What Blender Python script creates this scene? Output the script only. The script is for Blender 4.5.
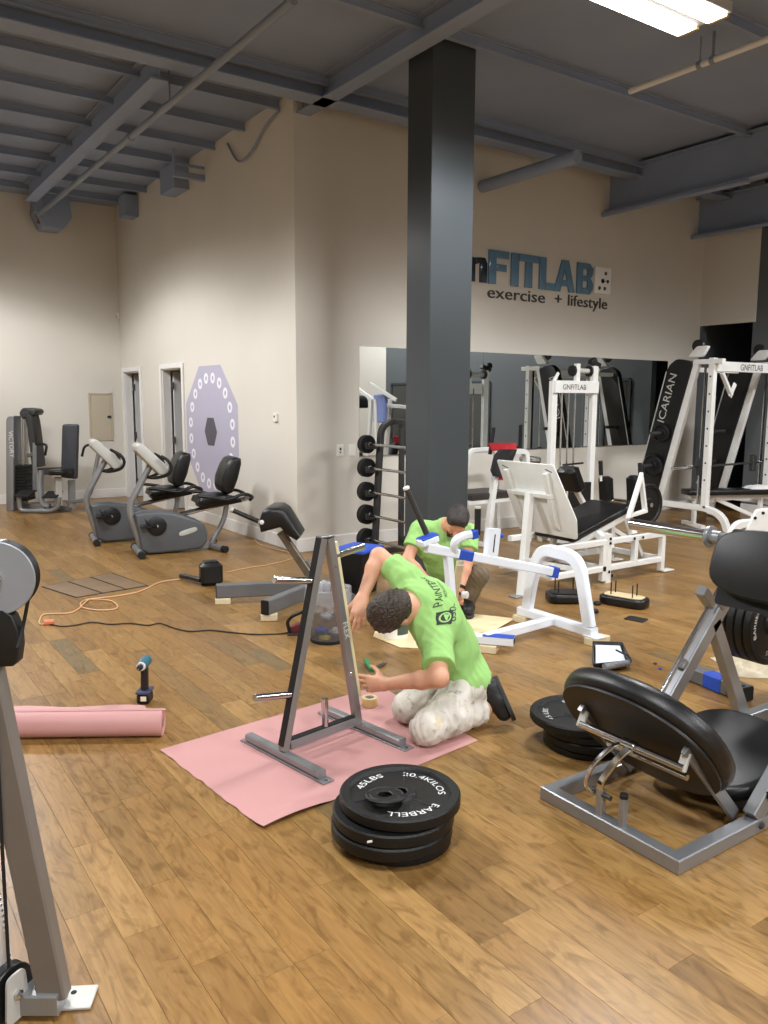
import bpy, math, random
import numpy as np
from mathutils import Vector as V, Matrix

# ------------------------------------------------------------------ clear
for o in list(bpy.data.objects):
    bpy.data.objects.remove(o, do_unlink=True)
scene = bpy.context.scene
COL = scene.collection
R = math.radians
PI = math.pi

# ------------------------------------------------------------------ camera
# calibrated from the photograph: focal length in pixels, pitch, roll, yaw, eye height
FPX, PIT, ROL, YAW, EYE = 806.0, R(7.97), R(-0.256), R(34.62), 1.62
CAMP = V((0, 0, EYE))
FWD = V((math.sin(YAW)*math.cos(PIT), math.cos(YAW)*math.cos(PIT), -math.sin(PIT)))
_r = V((math.cos(YAW), -math.sin(YAW), 0))
_d = FWD.cross(_r)
RGT = _r*math.cos(ROL) + _d*math.sin(ROL)
DWN = -_r*math.sin(ROL) + _d*math.cos(ROL)
FH = V((math.sin(YAW), math.cos(YAW), 0))      # horizontal forward
RH = V((math.cos(YAW), -math.sin(YAW), 0))     # horizontal right
cam_data = bpy.data.cameras.new('camera')
cam = bpy.data.objects.new('camera', cam_data)
COL.objects.link(cam)
cam_data.sensor_fit = 'VERTICAL'
cam_data.sensor_height = 36.0
cam_data.lens = FPX/1024*36.0
cam_data.clip_start = 0.05
cam_data.clip_end = 100
m3 = Matrix((RGT, -DWN, -FWD)).transposed()
cam.matrix_world = Matrix.Translation(CAMP) @ m3.to_4x4()
scene.camera = cam

# ------------------------------------------------------------------ world, exposure
w = bpy.data.worlds.new('world')
scene.world = w
w.use_nodes = True
w.node_tree.nodes['Background'].inputs[0].default_value = (0.5, 0.55, 0.62, 1)
w.node_tree.nodes['Background'].inputs[1].default_value = 0.02
vs = scene.view_settings
vs.view_transform = 'Standard'
vs.look = 'None'
vs.gamma = 1.0
vs.use_curve_mapping = False
vs.exposure = 0.0
LAMP_W = 154.0
LAMP_C = (0.97, 0.98, 1.0)
BATWING = [(0.0, 0.0), (0.18, 0.02), (0.30, 0.30), (0.42, 1.0), (0.6, 0.88), (0.76, 0.45), (1.0, 0.32)]   # radiance against cos(angle from straight down)

# ------------------------------------------------------------------ pixel helpers (direction only; depth comes from what a thing touches)
def ray(x, y):
    return RGT*((x-384)/FPX) + DWN*((y-512)/FPX) + FWD
def fl(x, y, z=0.0):                      # on a horizontal plane
    v = ray(x, y); return CAMP + v*((z-EYE)/v.z)
def onx(x, y, X):
    v = ray(x, y); return CAMP + v*(X/v.x)
def ony(x, y, Y):
    v = ray(x, y); return CAMP + v*(Y/v.y)
def proj(p):
    q = V(p) - CAMP; z = q.dot(FWD)
    return (384+FPX*q.dot(RGT)/z, 512+FPX*q.dot(DWN)/z, z)
class Plane:                              # a vertical (or any) plane a thing stands in
    def __init__(s, p, n=None, q=None):
        s.p = V(p)
        if q is not None:
            d = (V(q)-V(p)); d.z = 0; n = V((d.y, -d.x, 0))
        s.n = V(n if n is not None else -FH).normalized()
        if s.n.dot(FH) > 0: s.n = -s.n    # towards the viewer
        s.u = V((0, 0, 1)).cross(s.n)     # rightwards in the plane
    def __call__(s, x, y, o=0.0):
        v = ray(x, y); t = (s.p-CAMP).dot(s.n)/v.dot(s.n)
        return CAMP + v*t + s.n*o

# ------------------------------------------------------------------ materials
def new_mat(name):
    m = bpy.data.materials.new(name); m.use_nodes = True
    nt = m.node_tree; return m, nt, nt.nodes['Principled BSDF']
def srgb(c):
    return tuple(((x/255.0)/12.92 if x/255.0 <= 0.04045 else ((x/255.0+0.055)/1.055)**2.4) for x in c)
def mat(name, col, rough=0.5, metal=0.0, var=0.0, scale=8.0, bump=0.0, bscale=60.0, coat=0.0, spec=0.5):
    """col in sRGB 0-255"""
    m, nt, b = new_mat(name)
    c = srgb(col)
    b.inputs['Base Color'].default_value = (*c, 1)
    b.inputs['Roughness'].default_value = rough
    b.inputs['Metallic'].default_value = metal
    b.inputs['Coat Weight'].default_value = coat
    b.inputs['Specular IOR Level'].default_value = spec
    tc = nt.nodes.new('ShaderNodeTexCoord')
    if var > 0:
        n = nt.nodes.new('ShaderNodeTexNoise'); n.inputs['Scale'].default_value = scale; n.inputs['Detail'].default_value = 4
        nt.links.new(tc.outputs['Object'], n.inputs['Vector'])
        r = nt.nodes.new('ShaderNodeValToRGB')
        r.color_ramp.elements[0].position = 0.3; r.color_ramp.elements[1].position = 0.7
        r.color_ramp.elements[0].color = (*[x*(1-var) for x in c], 1)
        r.color_ramp.elements[1].color = (*[min(1, x*(1+var)) for x in c], 1)
        nt.links.new(n.outputs['Fac'], r.inputs['Fac']); nt.links.new(r.outputs['Color'], b.inputs['Base Color'])
    if bump > 0:
        n2 = nt.nodes.new('ShaderNodeTexNoise'); n2.inputs['Scale'].default_value = bscale; n2.inputs['Detail'].default_value = 3
        nt.links.new(tc.outputs['Object'], n2.inputs['Vector'])
        bp = nt.nodes.new('ShaderNodeBump'); bp.inputs['Strength'].default_value = bump; bp.inputs['Distance'].default_value = 0.01
        nt.links.new(n2.outputs['Fac'], bp.inputs['Height']); nt.links.new(bp.outputs['Normal'], b.inputs['Normal'])
    return m
def emit_mat(name, col, strength):
    m, nt, b = new_mat(name)
    b.inputs['Base Color'].default_value = (1, 1, 1, 1)
    b.inputs['Emission Color'].default_value = (*col, 1)
    b.inputs['Emission Strength'].default_value = strength
    return m

M = {}
M['white_steel'] = mat('white_steel', (226, 226, 222), 0.35, 0.0, 0.05, 6)
M['fresh_white'] = mat('fresh_white', (232, 238, 246), 0.28, 0.0, 0.02, 5)
M['silver'] = mat('silver_paint', (150, 152, 154), 0.36, 0.55, 0.06, 5)
M['grey_steel'] = mat('grey_steel', (112, 114, 116), 0.42, 0.35, 0.06, 5)
M['dark_steel'] = mat('dark_steel', (66, 66, 66), 0.45, 0.4, 0.08, 5)
M['taupe_steel'] = mat('taupe_steel', (120, 114, 108), 0.42, 0.3, 0.05, 5)
M['chrome'] = mat('chrome', (205, 205, 205), 0.14, 1.0)
M['black_vinyl'] = mat('black_vinyl', (13, 13, 14), 0.36, 0, 0.15, 12, 0.12, 220)
M['black_plastic'] = mat('black_plastic', (16, 16, 17), 0.45, 0, 0.1, 8)
M['black_steel'] = mat('black_steel', (17, 17, 18), 0.4, 0.2, 0.1, 8)
M['cast_iron'] = mat('cast_iron', (15, 15, 16), 0.45, 0.2, 0.15, 20, 0.25, 160)
M['rubber'] = mat('rubber', (15, 15, 15), 0.7, 0, 0.1, 10)
M['charcoal_vinyl'] = mat('charcoal_vinyl', (58, 60, 66), 0.5, 0, 0.08, 10)
M['blue_tape'] = mat('blue_tape', (34, 74, 178), 0.55, 0, 0.08, 20)
M['wood_block'] = mat('wood_block', (222, 208, 172), 0.6, 0, 0.06, 30)
M['print_white'] = mat('print_white', (225, 225, 222), 0.5)
M['print_black'] = mat('print_black', (24, 24, 26), 0.5)
M['bike_grey'] = mat('bike_grey', (84, 87, 90), 0.45, 0, 0.05, 4)
M['bike_light'] = mat('bike_light', (186, 186, 180), 0.42, 0.1, 0.04, 5)

# ------------------------------------------------------------------ mesh builder
class MB:
    def __init__(s): s.v = []; s.f = []
    def add(s, vs_, fs):
        b = len(s.v); s.v += [V(p) for p in vs_]; s.f += [tuple(i+b for i in f) for f in fs]; return s
    def sweep(s, path, prof, up=None, caps=True, closed=False):
        """prof: list of (side, up) pairs; path: 3-D points"""
        P = [V(p) for p in path]; n = len(P); k = len(prof)
        T = []
        for i in range(n):
            if closed: a, b = P[(i-1) % n], P[(i+1) % n]; d1 = (P[i]-a).normalized(); d2 = (b-P[i]).normalized()
            else:
                d1 = (P[i]-P[i-1]).normalized() if i > 0 else None
                d2 = (P[i+1]-P[i]).normalized() if i < n-1 else None
                d1 = d1 or d2; d2 = d2 or d1
            T.append((d1, d2))
        t0 = T[0][1]
        if up is None:
            up = V((0, 0, 1)) if abs(t0.z) < 0.9 else V((0, 1, 0))
        up = V(up)
        fixed = up
        rings = []
        prev_up = None
        for i in range(n):
            d1, d2 = T[i]
            t = (d1+d2)
            if t.length < 1e-6: t = d2
            t = t.normalized()
            u = fixed if prev_up is None else prev_up
            side = t.cross(u)
            if side.length < 1e-4: side = t.cross(V((1, 0, 0.3)))
            side.normalize(); u = side.cross(t).normalized()
            prev_up = u
            c = max(0.35, d1.dot(t))
            # miter: stretch in the bend plane
            bend = (d2-d1)
            st = 1.0/c
            ring = []
            for (a, b) in prof:
                off = side*a + u*b
                if bend.length > 1e-4:
                    bn = (bend - t*bend.dot(t))
                    if bn.length > 1e-6:
                        bn.normalize(); off = off + bn*(off.dot(bn)*(st-1))
                ring.append(P[i]+off)
            rings.append(ring)
        vv = [p for r in rings for p in r]; ff = []
        m = n if closed else n-1
        for i in range(m):
            for j in range(k):
                a = i*k+j; b = i*k+(j+1) % k; i2 = (i+1) % n
                ff.append((a, b, i2*k+(j+1) % k, i2*k+j))
        if caps and not closed:
            ff.append(tuple(reversed(range(k)))); ff.append(tuple((n-1)*k+j for j in range(k)))
        return s.add(vv, ff)
    def bar(s, a, b, w, h=None, up=None, ch=0.004):
        h = w if h is None else h
        return s.sweep([a, b], rect(w, h, ch), up)
    def bars(s, path, w, h=None, up=None, ch=0.004, rad=0, n=5, closed=False):
        h = w if h is None else h
        if rad: path = fillet(path, rad, n)
        return s.sweep(path, rect(w, h, ch), up, closed=closed)
    def tube(s, path, r, n=12, rad=0, fn=5, up=None):
        if rad: path = fillet(path, rad, fn)
        return s.sweep(path, [(r*math.cos(2*PI*i/n), r*math.sin(2*PI*i/n)) for i in range(n)], up)
    def box(s, c, size, rot=None, ch=0.003):
        """rot: Matrix 3x3 or rotation about z"""
        if rot is None: rot = Matrix.Identity(3)
        elif not isinstance(rot, Matrix): rot = Matrix.Rotation(rot, 3, 'Z')
        c = V(c); ax = rot.col[0]; ay = rot.col[1]; az = rot.col[2]
        hx, hy, hz = [q/2 for q in size]; ch = min(ch, hx*0.45, hy*0.45, hz*0.45)
        prof = lambda k: [(-hx+k, -hy), (hx-k, -hy), (hx, -hy+k), (hx, hy-k), (hx-k, hy), (-hx+k, hy), (-hx, hy-k), (-hx, -hy+k)]
        vv = []
        for z, ins in ((-hz, ch), (-hz+ch, 0), (hz-ch, 0), (hz, ch)):
            for (x, y) in prof(ch):
                x = x - math.copysign(min(ins, abs(x)), x) if ins else x
                y = y - math.copysign(min(ins, abs(y)), y) if ins else y
                vv.append(c+ax*x+ay*y+az*z)
        ff = [tuple(reversed(range(8))), tuple(range(24, 32))]
        for i in range(3):
            for j in range(8):
                ff.append((i*8+j, i*8+(j+1) % 8, (i+1)*8+(j+1) % 8, (i+1)*8+j))
        return s.add(vv, ff)
    def lathe(s, prof, base, axis=(0, 0, 1), n=24, close=False):
        """prof: (r, h) pairs along axis from base"""
        ax = V(axis).normalized(); t = V((1, 0, 0)) if abs(ax.x) < 0.9 else V((0, 1, 0))
        u = ax.cross(t).normalized(); w_ = ax.cross(u)
        base = V(base); k = len(prof); vv = []; ff = []
        for i in range(n):
            a = 2*PI*i/n; d = u*math.cos(a)+w_*math.sin(a)
            for (r, h) in prof: vv.append(base+ax*h+d*r)
        kk = k if close else k-1
        for i in range(n):
            i2 = (i+1) % n
            for j in range(kk):
                j2 = (j+1) % k
                ff.append((i*k+j, i2*k+j, i2*k+j2, i*k+j2))
        if not close:
            if prof[0][0] > 1e-6: ff.append(tuple(i*k for i in reversed(range(n))))
            if prof[-1][0] > 1e-6: ff.append(tuple(i*k+k-1 for i in range(n)))
        return s.add(vv, ff)
    def cyl(s, a, b, r, n=20, ch=0.002):
        a, b = V(a), V(b); L = (b-a).length; ch = min(ch, r*0.4, L*0.4)
        return s.lathe([(r-ch, 0), (r, ch), (r, L-ch), (r-ch, L)], a, b-a, n)
    def sphere(s, c, r, n=14, sc=(1, 1, 1), rot=None):
        vv = []; ff = []; m = n//2; c = V(c); rot = rot or Matrix.Identity(3)
        for i in range(1, m):
            th = PI*i/m
            for j in range(n):
                ph = 2*PI*j/n
                vv.append(c+rot@V((r*sc[0]*math.sin(th)*math.cos(ph), r*sc[1]*math.sin(th)*math.sin(ph), r*sc[2]*math.cos(th))))
        vv.append(c+rot@V((0, 0, r*sc[2]))); vv.append(c+rot@V((0, 0, -r*sc[2])))
        for i in range(m-2):
            for j in range(n):
                j2 = (j+1) % n
                ff.append((i*n+j, (i+1)*n+j, (i+1)*n+j2, i*n+j2))
        T_ = len(vv)-2
        for j in range(n):
            j2 = (j+1) % n
            ff.append((T_, j, j2)); ff.append((T_+1, (m-2)*n+j2, (m-2)*n+j))
        return s.add(vv, ff)
    def prism(s, pts, d, ch=0.0):
        """closed outline (3-D, planar) pushed by vector d, optional edge chamfer"""
        pts = [V(p) for p in pts]; d = V(d); n = len(pts)
        nn = V((0, 0, 0))
        for i in range(n): nn += (pts[i]-pts[0]).cross(pts[(i+1) % n]-pts[0])
        if nn.dot(d) < 0: pts = list(reversed(pts))
        L = d.length; dn = d.normalized()
        def inset(k):
            out = []
            for i in range(n):
                a, p, b = pts[i-1], pts[i], pts[(i+1) % n]
                e1 = (p-a).normalized(); e2 = (b-p).normalized()
                n1 = dn.cross(e1); n2 = dn.cross(e2); q = n1+n2
                if q.length < 1e-6: q = n1
                q = q.normalized(); c = max(0.4, q.dot(n1)); out.append(p+q*(k/c))
            return out
        if ch > 0:
            m_ = 3
            lay = []
            for i in range(m_+1):
                a = PI/2*i/m_; lay.append((ch*(1-math.sin(a)), ch*(1-math.cos(a))))
            levels = [(k, h) for (k, h) in lay] + [(k, L-h) for (k, h) in reversed(lay)]
        else: levels = [(0, 0), (0, L)]
        vv = []; ff = []
        for (k, h) in levels:
            vv += [p+dn*h for p in (inset(k) if k > 1e-7 else pts)]
        for i in range(len(levels)-1):
            for j in range(n):
                ff.append((i*n+j, i*n+(j+1) % n, (i+1)*n+(j+1) % n, (i+1)*n+j))
        ff.append(tuple(reversed(range(n)))); ff.append(tuple((len(levels)-1)*n+j for j in range(n)))
        return s.add(vv, ff)
    def quad(s, a, b, c, d): return s.add([a, b, c, d], [(0, 1, 2, 3)])
def rect(w_, h, ch=0.004):
    a, b = w_/2, h/2; ch = min(ch, a*0.5, b*0.5)
    return [(-a+ch, -b), (a-ch, -b), (a, -b+ch), (a, b-ch), (a-ch, b), (-a+ch, b), (-a, b-ch), (-a, -b+ch)]
def fillet(path, rad, n=5):
    P = [V(p) for p in path]; out = [P[0]]
    for i in range(1, len(P)-1):
        a, p, b = P[i-1], P[i], P[i+1]
        d1 = a-p; d2 = b-p
        r = min(rad, d1.length*0.48, d2.length*0.48)
        A = p+d1.normalized()*r; B = p+d2.normalized()*r
        for k in range(n+1):
            t = k/n; out.append(A*(1-t)**2+p*2*t*(1-t)+B*t*t)
    out.append(P[-1]); return out
def rounded(pts, r, n=4):
    """round the corners of a closed outline"""
    P = [V(p) for p in pts]; out = []; m = len(P)
    for i in range(m):
        a, p, b = P[i-1], P[i], P[(i+1) % m]
        d1 = a-p; d2 = b-p; q = min(r, d1.length*0.45, d2.length*0.45)
        A = p+d1.normalized()*q; B = p+d2.normalized()*q
        for k in range(n+1):
            t = k/n; out.append(A*(1-t)**2+p*2*t*(1-t)+B*t*t)
    return out
def loop_shape(center, u, v, ru, rv, n=24, p=2.0):
    """super-ellipse outline"""
    out = []
    for i in range(n):
        a = 2*PI*i/n; c, s_ = math.cos(a), math.sin(a)
        out.append(V(center)+V(u)*(ru*math.copysign(abs(c)**(2/p), c))+V(v)*(rv*math.copysign(abs(s_)**(2/p), s_)))
    return out

ORG = {}
def origin(par):
    while par is not None and par.parent is not None: par = par.parent
    return ORG.get(par.name, V((0, 0, 0))) if par is not None else V((0, 0, 0))
def obj(name, mb, material, parent=None, sharp=32, loc=None):
    """ONE mesh object. A top-level mesh may be given its base point as loc."""
    me = bpy.data.meshes.new(name)
    o0 = origin(parent) if parent is not None else (V(loc) if loc is not None else V((0, 0, 0)))
    me.from_pydata([tuple(p-o0) for p in mb.v], [], mb.f)
    me.validate(); me.update()
    me.shade_smooth(); me.set_sharp_from_angle(angle=R(sharp))
    if material is not None: me.materials.append(M[material] if isinstance(material, str) else material)
    o = bpy.data.objects.new(name, me); COL.objects.link(o)
    if parent is not None: o.parent = parent
    elif loc is not None: o.location = loc; ORG[o.name] = V(loc)
    return o
def tag(o, label=None, cat=None, group=None, kind=None):
    if label: o['label'] = label
    if cat: o['category'] = cat
    if group: o['group'] = group
    if kind: o['kind'] = kind
    return o
def thing(name, label, cat, loc=(0, 0, 0), group=None):
    o = bpy.data.objects.new(name, None); COL.objects.link(o)
    o.empty_display_size = 0.1
    o.location = V(loc); ORG[o.name] = V(loc)
    return tag(o, label, cat, group)
def struct(name, mb, material, parent=None):
    o = obj(name, mb, material, parent)
    if parent is None: o['kind'] = 'structure'
    return o
def dup(root, loc, label=None, rotz=None, group=None):
    r = root.copy(); COL.objects.link(r); r.location = V(loc); ORG[r.name] = V(loc)
    if rotz is not None: r.rotation_euler = (0, 0, rotz)
    if label: r['label'] = label
    if group: r['group'] = group
    for ch in list(root.children):
        c = ch.copy(); COL.objects.link(c); c.parent = r
        for g in list(ch.children):
            d = g.copy(); COL.objects.link(d); d.parent = c
    return r
_txt = {}
def text_mb(body, size, o, u, v, depth=0.002, center=True, sx=1.0, mb=None, arc=None):
    """flat lettering laid on the frame (o, u right, v up). arc=(radius) bends it on a circle."""
    key = body
    if key not in _txt:
        cu = bpy.data.curves.new('t', 'FONT'); cu.body = body; cu.size = 1.0; cu.extrude = 0.0; cu.resolution_u = 3
        ob = bpy.data.objects.new('t', cu); COL.objects.link(ob)
        bpy.context.view_layer.update()
        me = ob.evaluated_get(bpy.context.evaluated_depsgraph_get()).to_mesh()
        _txt[key] = ([(p.co.x, p.co.y) for p in me.vertices], [tuple(f.vertices) for f in me.polygons])
        ob.to_mesh_clear(); bpy.data.objects.remove(ob); bpy.data.curves.remove(cu)
    pts, fs = _txt[key]
    x0 = min(p[0] for p in pts); x1 = max(p[0] for p in pts); cx = (x0+x1)/2 if center else x0
    u = V(u).normalized(); v = V(v).normalized(); nn = u.cross(v); o = V(o)
    mb = mb or MB(); out = []
    for (x, y) in pts:
        X = (x-cx)*size*sx; Y = y*size
        if arc:
            a = X/arc; rr = arc+Y; out.append(o+u*(rr*math.sin(a))+v*(rr*math.cos(a))+nn*depth)
        else: out.append(o+u*X+v*Y+nn*depth)
    if depth > 0.004:                              # solid letters
        n = len(out); low = [p-nn*depth for p in out]; ff = list(fs)
        from collections import Counter
        cnt = Counter()
        for f in fs:
            for i in range(len(f)): cnt[tuple(sorted((f[i], f[(i+1) % len(f)])))] += 1
        for f in fs:
            for i in range(len(f)):
                a, b = f[i], f[(i+1) % len(f)]
                if cnt[tuple(sorted((a, b)))] == 1: ff.append((b, a, a+n, b+n))
        mb.add(out+low, ff)
    else: mb.add(out, fs)
    return mb

# ================================================================== THE SETTING
XC, YM = 4.04, 7.46            # outside corner of the white block; YM is also the mirror wall
YF, XR, XL, YB = 13.40, 10.88, -4.5, -6.5
ZC = 4.62                      # ceiling deck

def wall_mat(name, col, rough=0.75):
    return mat(name, col, rough, 0, 0.025, 1.2, 0.05, 180)
M['wall_beige'] = wall_mat('wall_beige', (212, 207, 196))
M['wall_slate'] = wall_mat('wall_slate', (90, 94, 96))
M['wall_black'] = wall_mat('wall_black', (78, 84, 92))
M['trim_white'] = mat('trim_white', (226, 224, 220), 0.4)
M['ceil'] = mat('ceiling_paint', (138, 151, 174), 0.8, 0, 0.06, 1.0, 0.1, 40)
M['column'] = mat('column_paint', (64, 69, 72), 0.3, 0, 0.02, 2, 0.0, 120)

# ---- wood floor: planks run along Y
def floor_material():
    m, nt, b = new_mat('oak_planks')
    N = nt.nodes.new; L = nt.links.new
    geo = N('ShaderNodeNewGeometry'); oi = N('ShaderNodeObjectInfo')
    add = N('ShaderNodeMath'); add.operation = 'ADD'; L(geo.outputs['Random Per Island'], add.inputs[0]); L(oi.outputs['Random'], add.inputs[1])
    fr = N('ShaderNodeMath'); fr.operation = 'FRACT'; L(add.outputs[0], fr.inputs[0])
    mul = N('ShaderNodeMath'); mul.operation = 'MULTIPLY'; mul.inputs[1].default_value = 37.0; L(fr.outputs[0], mul.inputs[0])
    comb = N('ShaderNodeCombineXYZ'); L(mul.outputs[0], comb.inputs[0]); L(mul.outputs[0], comb.inputs[2])
    va = N('ShaderNodeVectorMath'); va.operation = 'ADD'; L(geo.outputs['Position'], va.inputs[0]); L(comb.outputs[0], va.inputs[1])
    # grain, stretched along the board
    mp = N('ShaderNodeMapping'); mp.inputs['Scale'].default_value = (26, 1.9, 1); L(va.outputs[0], mp.inputs['Vector'])
    gr = N('ShaderNodeTexNoise'); gr.inputs['Scale'].default_value = 1.6; gr.inputs['Detail'].default_value = 6; gr.inputs['Distortion'].default_value = 1.4; L(mp.outputs[0], gr.inputs['Vector'])
    # figure: swirly darker patches
    mp2 = N('ShaderNodeMapping'); mp2.inputs['Scale'].default_value = (10, 3.5, 1); L(va.outputs[0], mp2.inputs['Vector'])
    fg = N('ShaderNodeTexNoise'); fg.inputs['Scale'].default_value = 1.5; fg.inputs['Detail'].default_value = 4; fg.inputs['Distortion'].default_value = 2.2; L(mp2.outputs[0], fg.inputs['Vector'])
    # board tone
    tone = N('ShaderNodeValToRGB'); L(fr.outputs[0], tone.inputs['Fac'])
    cr = tone.color_ramp; cr.interpolation = 'LINEAR'
    stops = [(0.0, (129, 97, 55)), (0.2, (156, 122, 72)), (0.42, (146, 110, 63)), (0.62, (164, 129, 79)), (0.8, (137, 103, 59)), (0.9, (156, 118, 68)), (0.97, (127, 103, 66)), (1.0, (121, 103, 72))]
    while len(cr.elements) < len(stops): cr.elements.new(0.5)
    for e, (p_, c_) in zip(cr.elements, stops): e.position = p_; e.color = (*srgb(c_), 1)
    r1 = N('ShaderNodeValToRGB'); L(gr.outputs['Fac'], r1.inputs['Fac'])
    r1.color_ramp.elements[0].position = 0.3; r1.color_ramp.elements[0].color = (0.78, 0.75, 0.71, 1)
    r1.color_ramp.elements[1].position = 0.66; r1.color_ramp.elements[1].color = (1.08, 1.07, 1.05, 1)
    r2 = N('ShaderNodeValToRGB'); L(fg.outputs['Fac'], r2.inputs['Fac'])
    r2.color_ramp.elements[0].position = 0.33; r2.color_ramp.elements[0].color = (0.56, 0.52, 0.47, 1)
    r2.color_ramp.elements[1].position = 0.52; r2.color_ramp.elements[1].color = (1, 1, 1, 1)
    m1 = N('ShaderNodeMixRGB'); m1.blend_type = 'MULTIPLY'; m1.inputs[0].default_value = 1; L(tone.outputs[0], m1.inputs[1]); L(r1.outputs[0], m1.inputs[2])
    m2 = N('ShaderNodeMixRGB'); m2.blend_type = 'MULTIPLY'; m2.inputs[0].default_value = 0.7; L(m1.outputs[0], m2.inputs[1]); L(r2.outputs[0], m2.inputs[2])
    L(m2.outputs[0], b.inputs['Base Color'])
    rr = N('ShaderNodeMapRange'); rr.inputs['To Min'].default_value = 0.26; rr.inputs['To Max'].default_value = 0.40; L(fg.outputs['Fac'], rr.inputs['Value'])
    L(rr.outputs[0], b.inputs['Roughness'])
    b.inputs['Specular IOR Level'].default_value = 0.3
    bp = N('ShaderNodeBump'); bp.inputs['Strength'].default_value = 0.06; bp.inputs['Distance'].default_value = 0.004
    L(gr.outputs['Fac'], bp.inputs['Height']); L(bp.outputs['Normal'], b.inputs['Normal'])
    return m
M['planks'] = floor_material()
M['subfloor'] = mat('subfloor', (70, 50, 30), 0.8)

fb = MB(); fb.box(((XL+XR)/2+0.6, (YB+YF)/2, -0.06), (XR-XL+1.6, YF-YB+0.4, 0.1), ch=0)
floor = struct('floor', fb, 'subfloor')
rng = random.Random(5)
PW = 0.125
lens = [0.45, 0.6, 0.8, 1.0, 1.25]
def plank_geo(L, x=0, y=0):
    g = 0.0003; c = 0.0006; a = PW/2-g; b = L/2-g
    vv = []
    for (i, z) in ((0, -0.012), (0, -c), (c, 0.0)):
        vv += [(x-a+i, y-b+i, z), (x+a-i, y-b+i, z), (x+a-i, y+b-i, z), (x-a+i, y+b-i, z)]
    ff = [(8, 9, 10, 11)]
    for k in range(2):
        for j in range(4): ff.append((k*4+j, k*4+(j+1) % 4, (k+1)*4+(j+1) % 4, (k+1)*4+j))
    return [V(p) for p in vv], ff
plist = []
x = XL+PW/2
while x < XR+1.0:
    y = YB-rng.random()*1.0
    while y < YF:
        L_ = rng.choice(lens)
        y1 = min(y+L_, YF+0.05)
        plist.append((x, (y+y1)/2, y1-y)); y = y1
    x += PW
def plank_area(q):
    X, Y, L_ = q
    p = V((X, Y, 0))-CAMP
    if p.dot(FWD) < 0.8: return 0
    a, b, z = proj((X, Y, 0))
    if not (-40 < a < 808 and 400 < b < 1064): return 0
    return L_*PW*EYE/(p.length**3)
near = sorted(plist, key=plank_area, reverse=True)[:300]
nset = set(near)
pm = {}
for (X, Y, L_) in near:
    k = round(L_, 3)
    if k not in pm:
        me = bpy.data.meshes.new('plank'); vv, ff = plank_geo(L_); me.from_pydata([tuple(p) for p in vv], [], ff); me.materials.append(M['planks']); pm[k] = me
    o = bpy.data.objects.new('plank', pm[k]); COL.objects.link(o); o.location = (X, Y, 0); o.parent = floor
rest = MB()
for (X, Y, L_) in plist:
    if (X, Y, L_) not in nset:
        vv, ff = plank_geo(L_, X, Y); rest.add(vv, ff)
o = obj('planks', rest, 'planks', floor, sharp=10); o['kind'] = 'stuff'

# ---- walls
def wall_rects(mb, rects):
    for (a, b) in rects:
        c = (V(a)+V(b))/2; s_ = V(b)-V(a); mb.box(c, (abs(s_.x), abs(s_.y), abs(s_.z)), ch=0)
    return mb
WT = 0.12
struct('wall_far', wall_rects(MB(), [((XL, YF, 0), (XC+2.5, YF+WT, ZC))]), 'wall_beige')
D1 = (12.46, 13.26); D2 = (10.68, 11.48); DH = 2.03
struct('wall_side', wall_rects(MB(), [((XC, YM, 0), (XC+WT, D2[0], ZC)), ((XC, D2[1], 0), (XC+WT, D1[0], ZC)), ((XC, D1[1], 0), (XC+WT, YF, ZC)),
    ((XC, D2[0], DH), (XC+WT, D2[1], ZC)), ((XC, D1[0], DH), (XC+WT, D1[1], ZC))]), 'wall_beige')
struct('wall_mirror', wall_rects(MB(), [((XC+WT, YM, 0), (XR, YM+WT, ZC))]), 'wall_beige')
OP = (6.62, 7.42, 2.72)         # dark passage beside the mirror wall
struct('wall_right', wall_rects(MB(), [((XR, -0.8, 0), (XR+WT, OP[0], ZC)), ((XR, OP[0], OP[2]+0.02), (XR+WT, YM+WT, ZC)), ((XR, OP[1], 0), (XR+WT, YM+WT, OP[2]+0.02))]), 'wall_slate')
struct('wall_right_end', wall_rects(MB(), [((XR, YB, 0), (XR+WT, -0.8, ZC))]), 'wall_beige')
struct('wall_upper_return', wall_rects(MB(), [((XR-0.012, 6.58, OP[2]), (XR, YM, ZC))]), 'wall_beige')
struct('wall_passage', wall_rects(MB(), [((XR+WT, YM+0.0, 0), (XR+1.5, YM+WT, OP[2]+0.3)), ((XR+1.5, 5.4, 0), (XR+1.5+WT, YM+WT, OP[2]+0.3)), ((XR+WT, 5.4-WT, 0), (XR+1.6, 5.4, OP[2]+0.3)), ((XR+WT, 5.4, OP[2]+0.3), (XR+1.6, YM+WT, OP[2]+0.4))]), 'wall_black')
struct('wall_back', wall_rects(MB(), [((XL, YB-WT, 0), (XR+WT, YB, ZC))]), 'wall_beige')
struct('wall_left', wall_rects(MB(), [((XL-WT, YB, 0), (XL, YF, ZC))]), 'wall_beige')
struct('wall_closet', wall_rects(MB(), [((XC+WT+1.6, 9.6, 0), (XC+WT+1.7, YF, 2.6)), ((XC+WT, 9.5, 0), (XC+WT+1.7, 9.6, 2.6)), ((XC+WT, 11.75, 0), (XC+WT+1.6, 11.83, 2.6)), ((XC+WT, 9.5, 2.6), (XC+WT+1.7, YF, 2.7))]), 'wall_beige')

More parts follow.
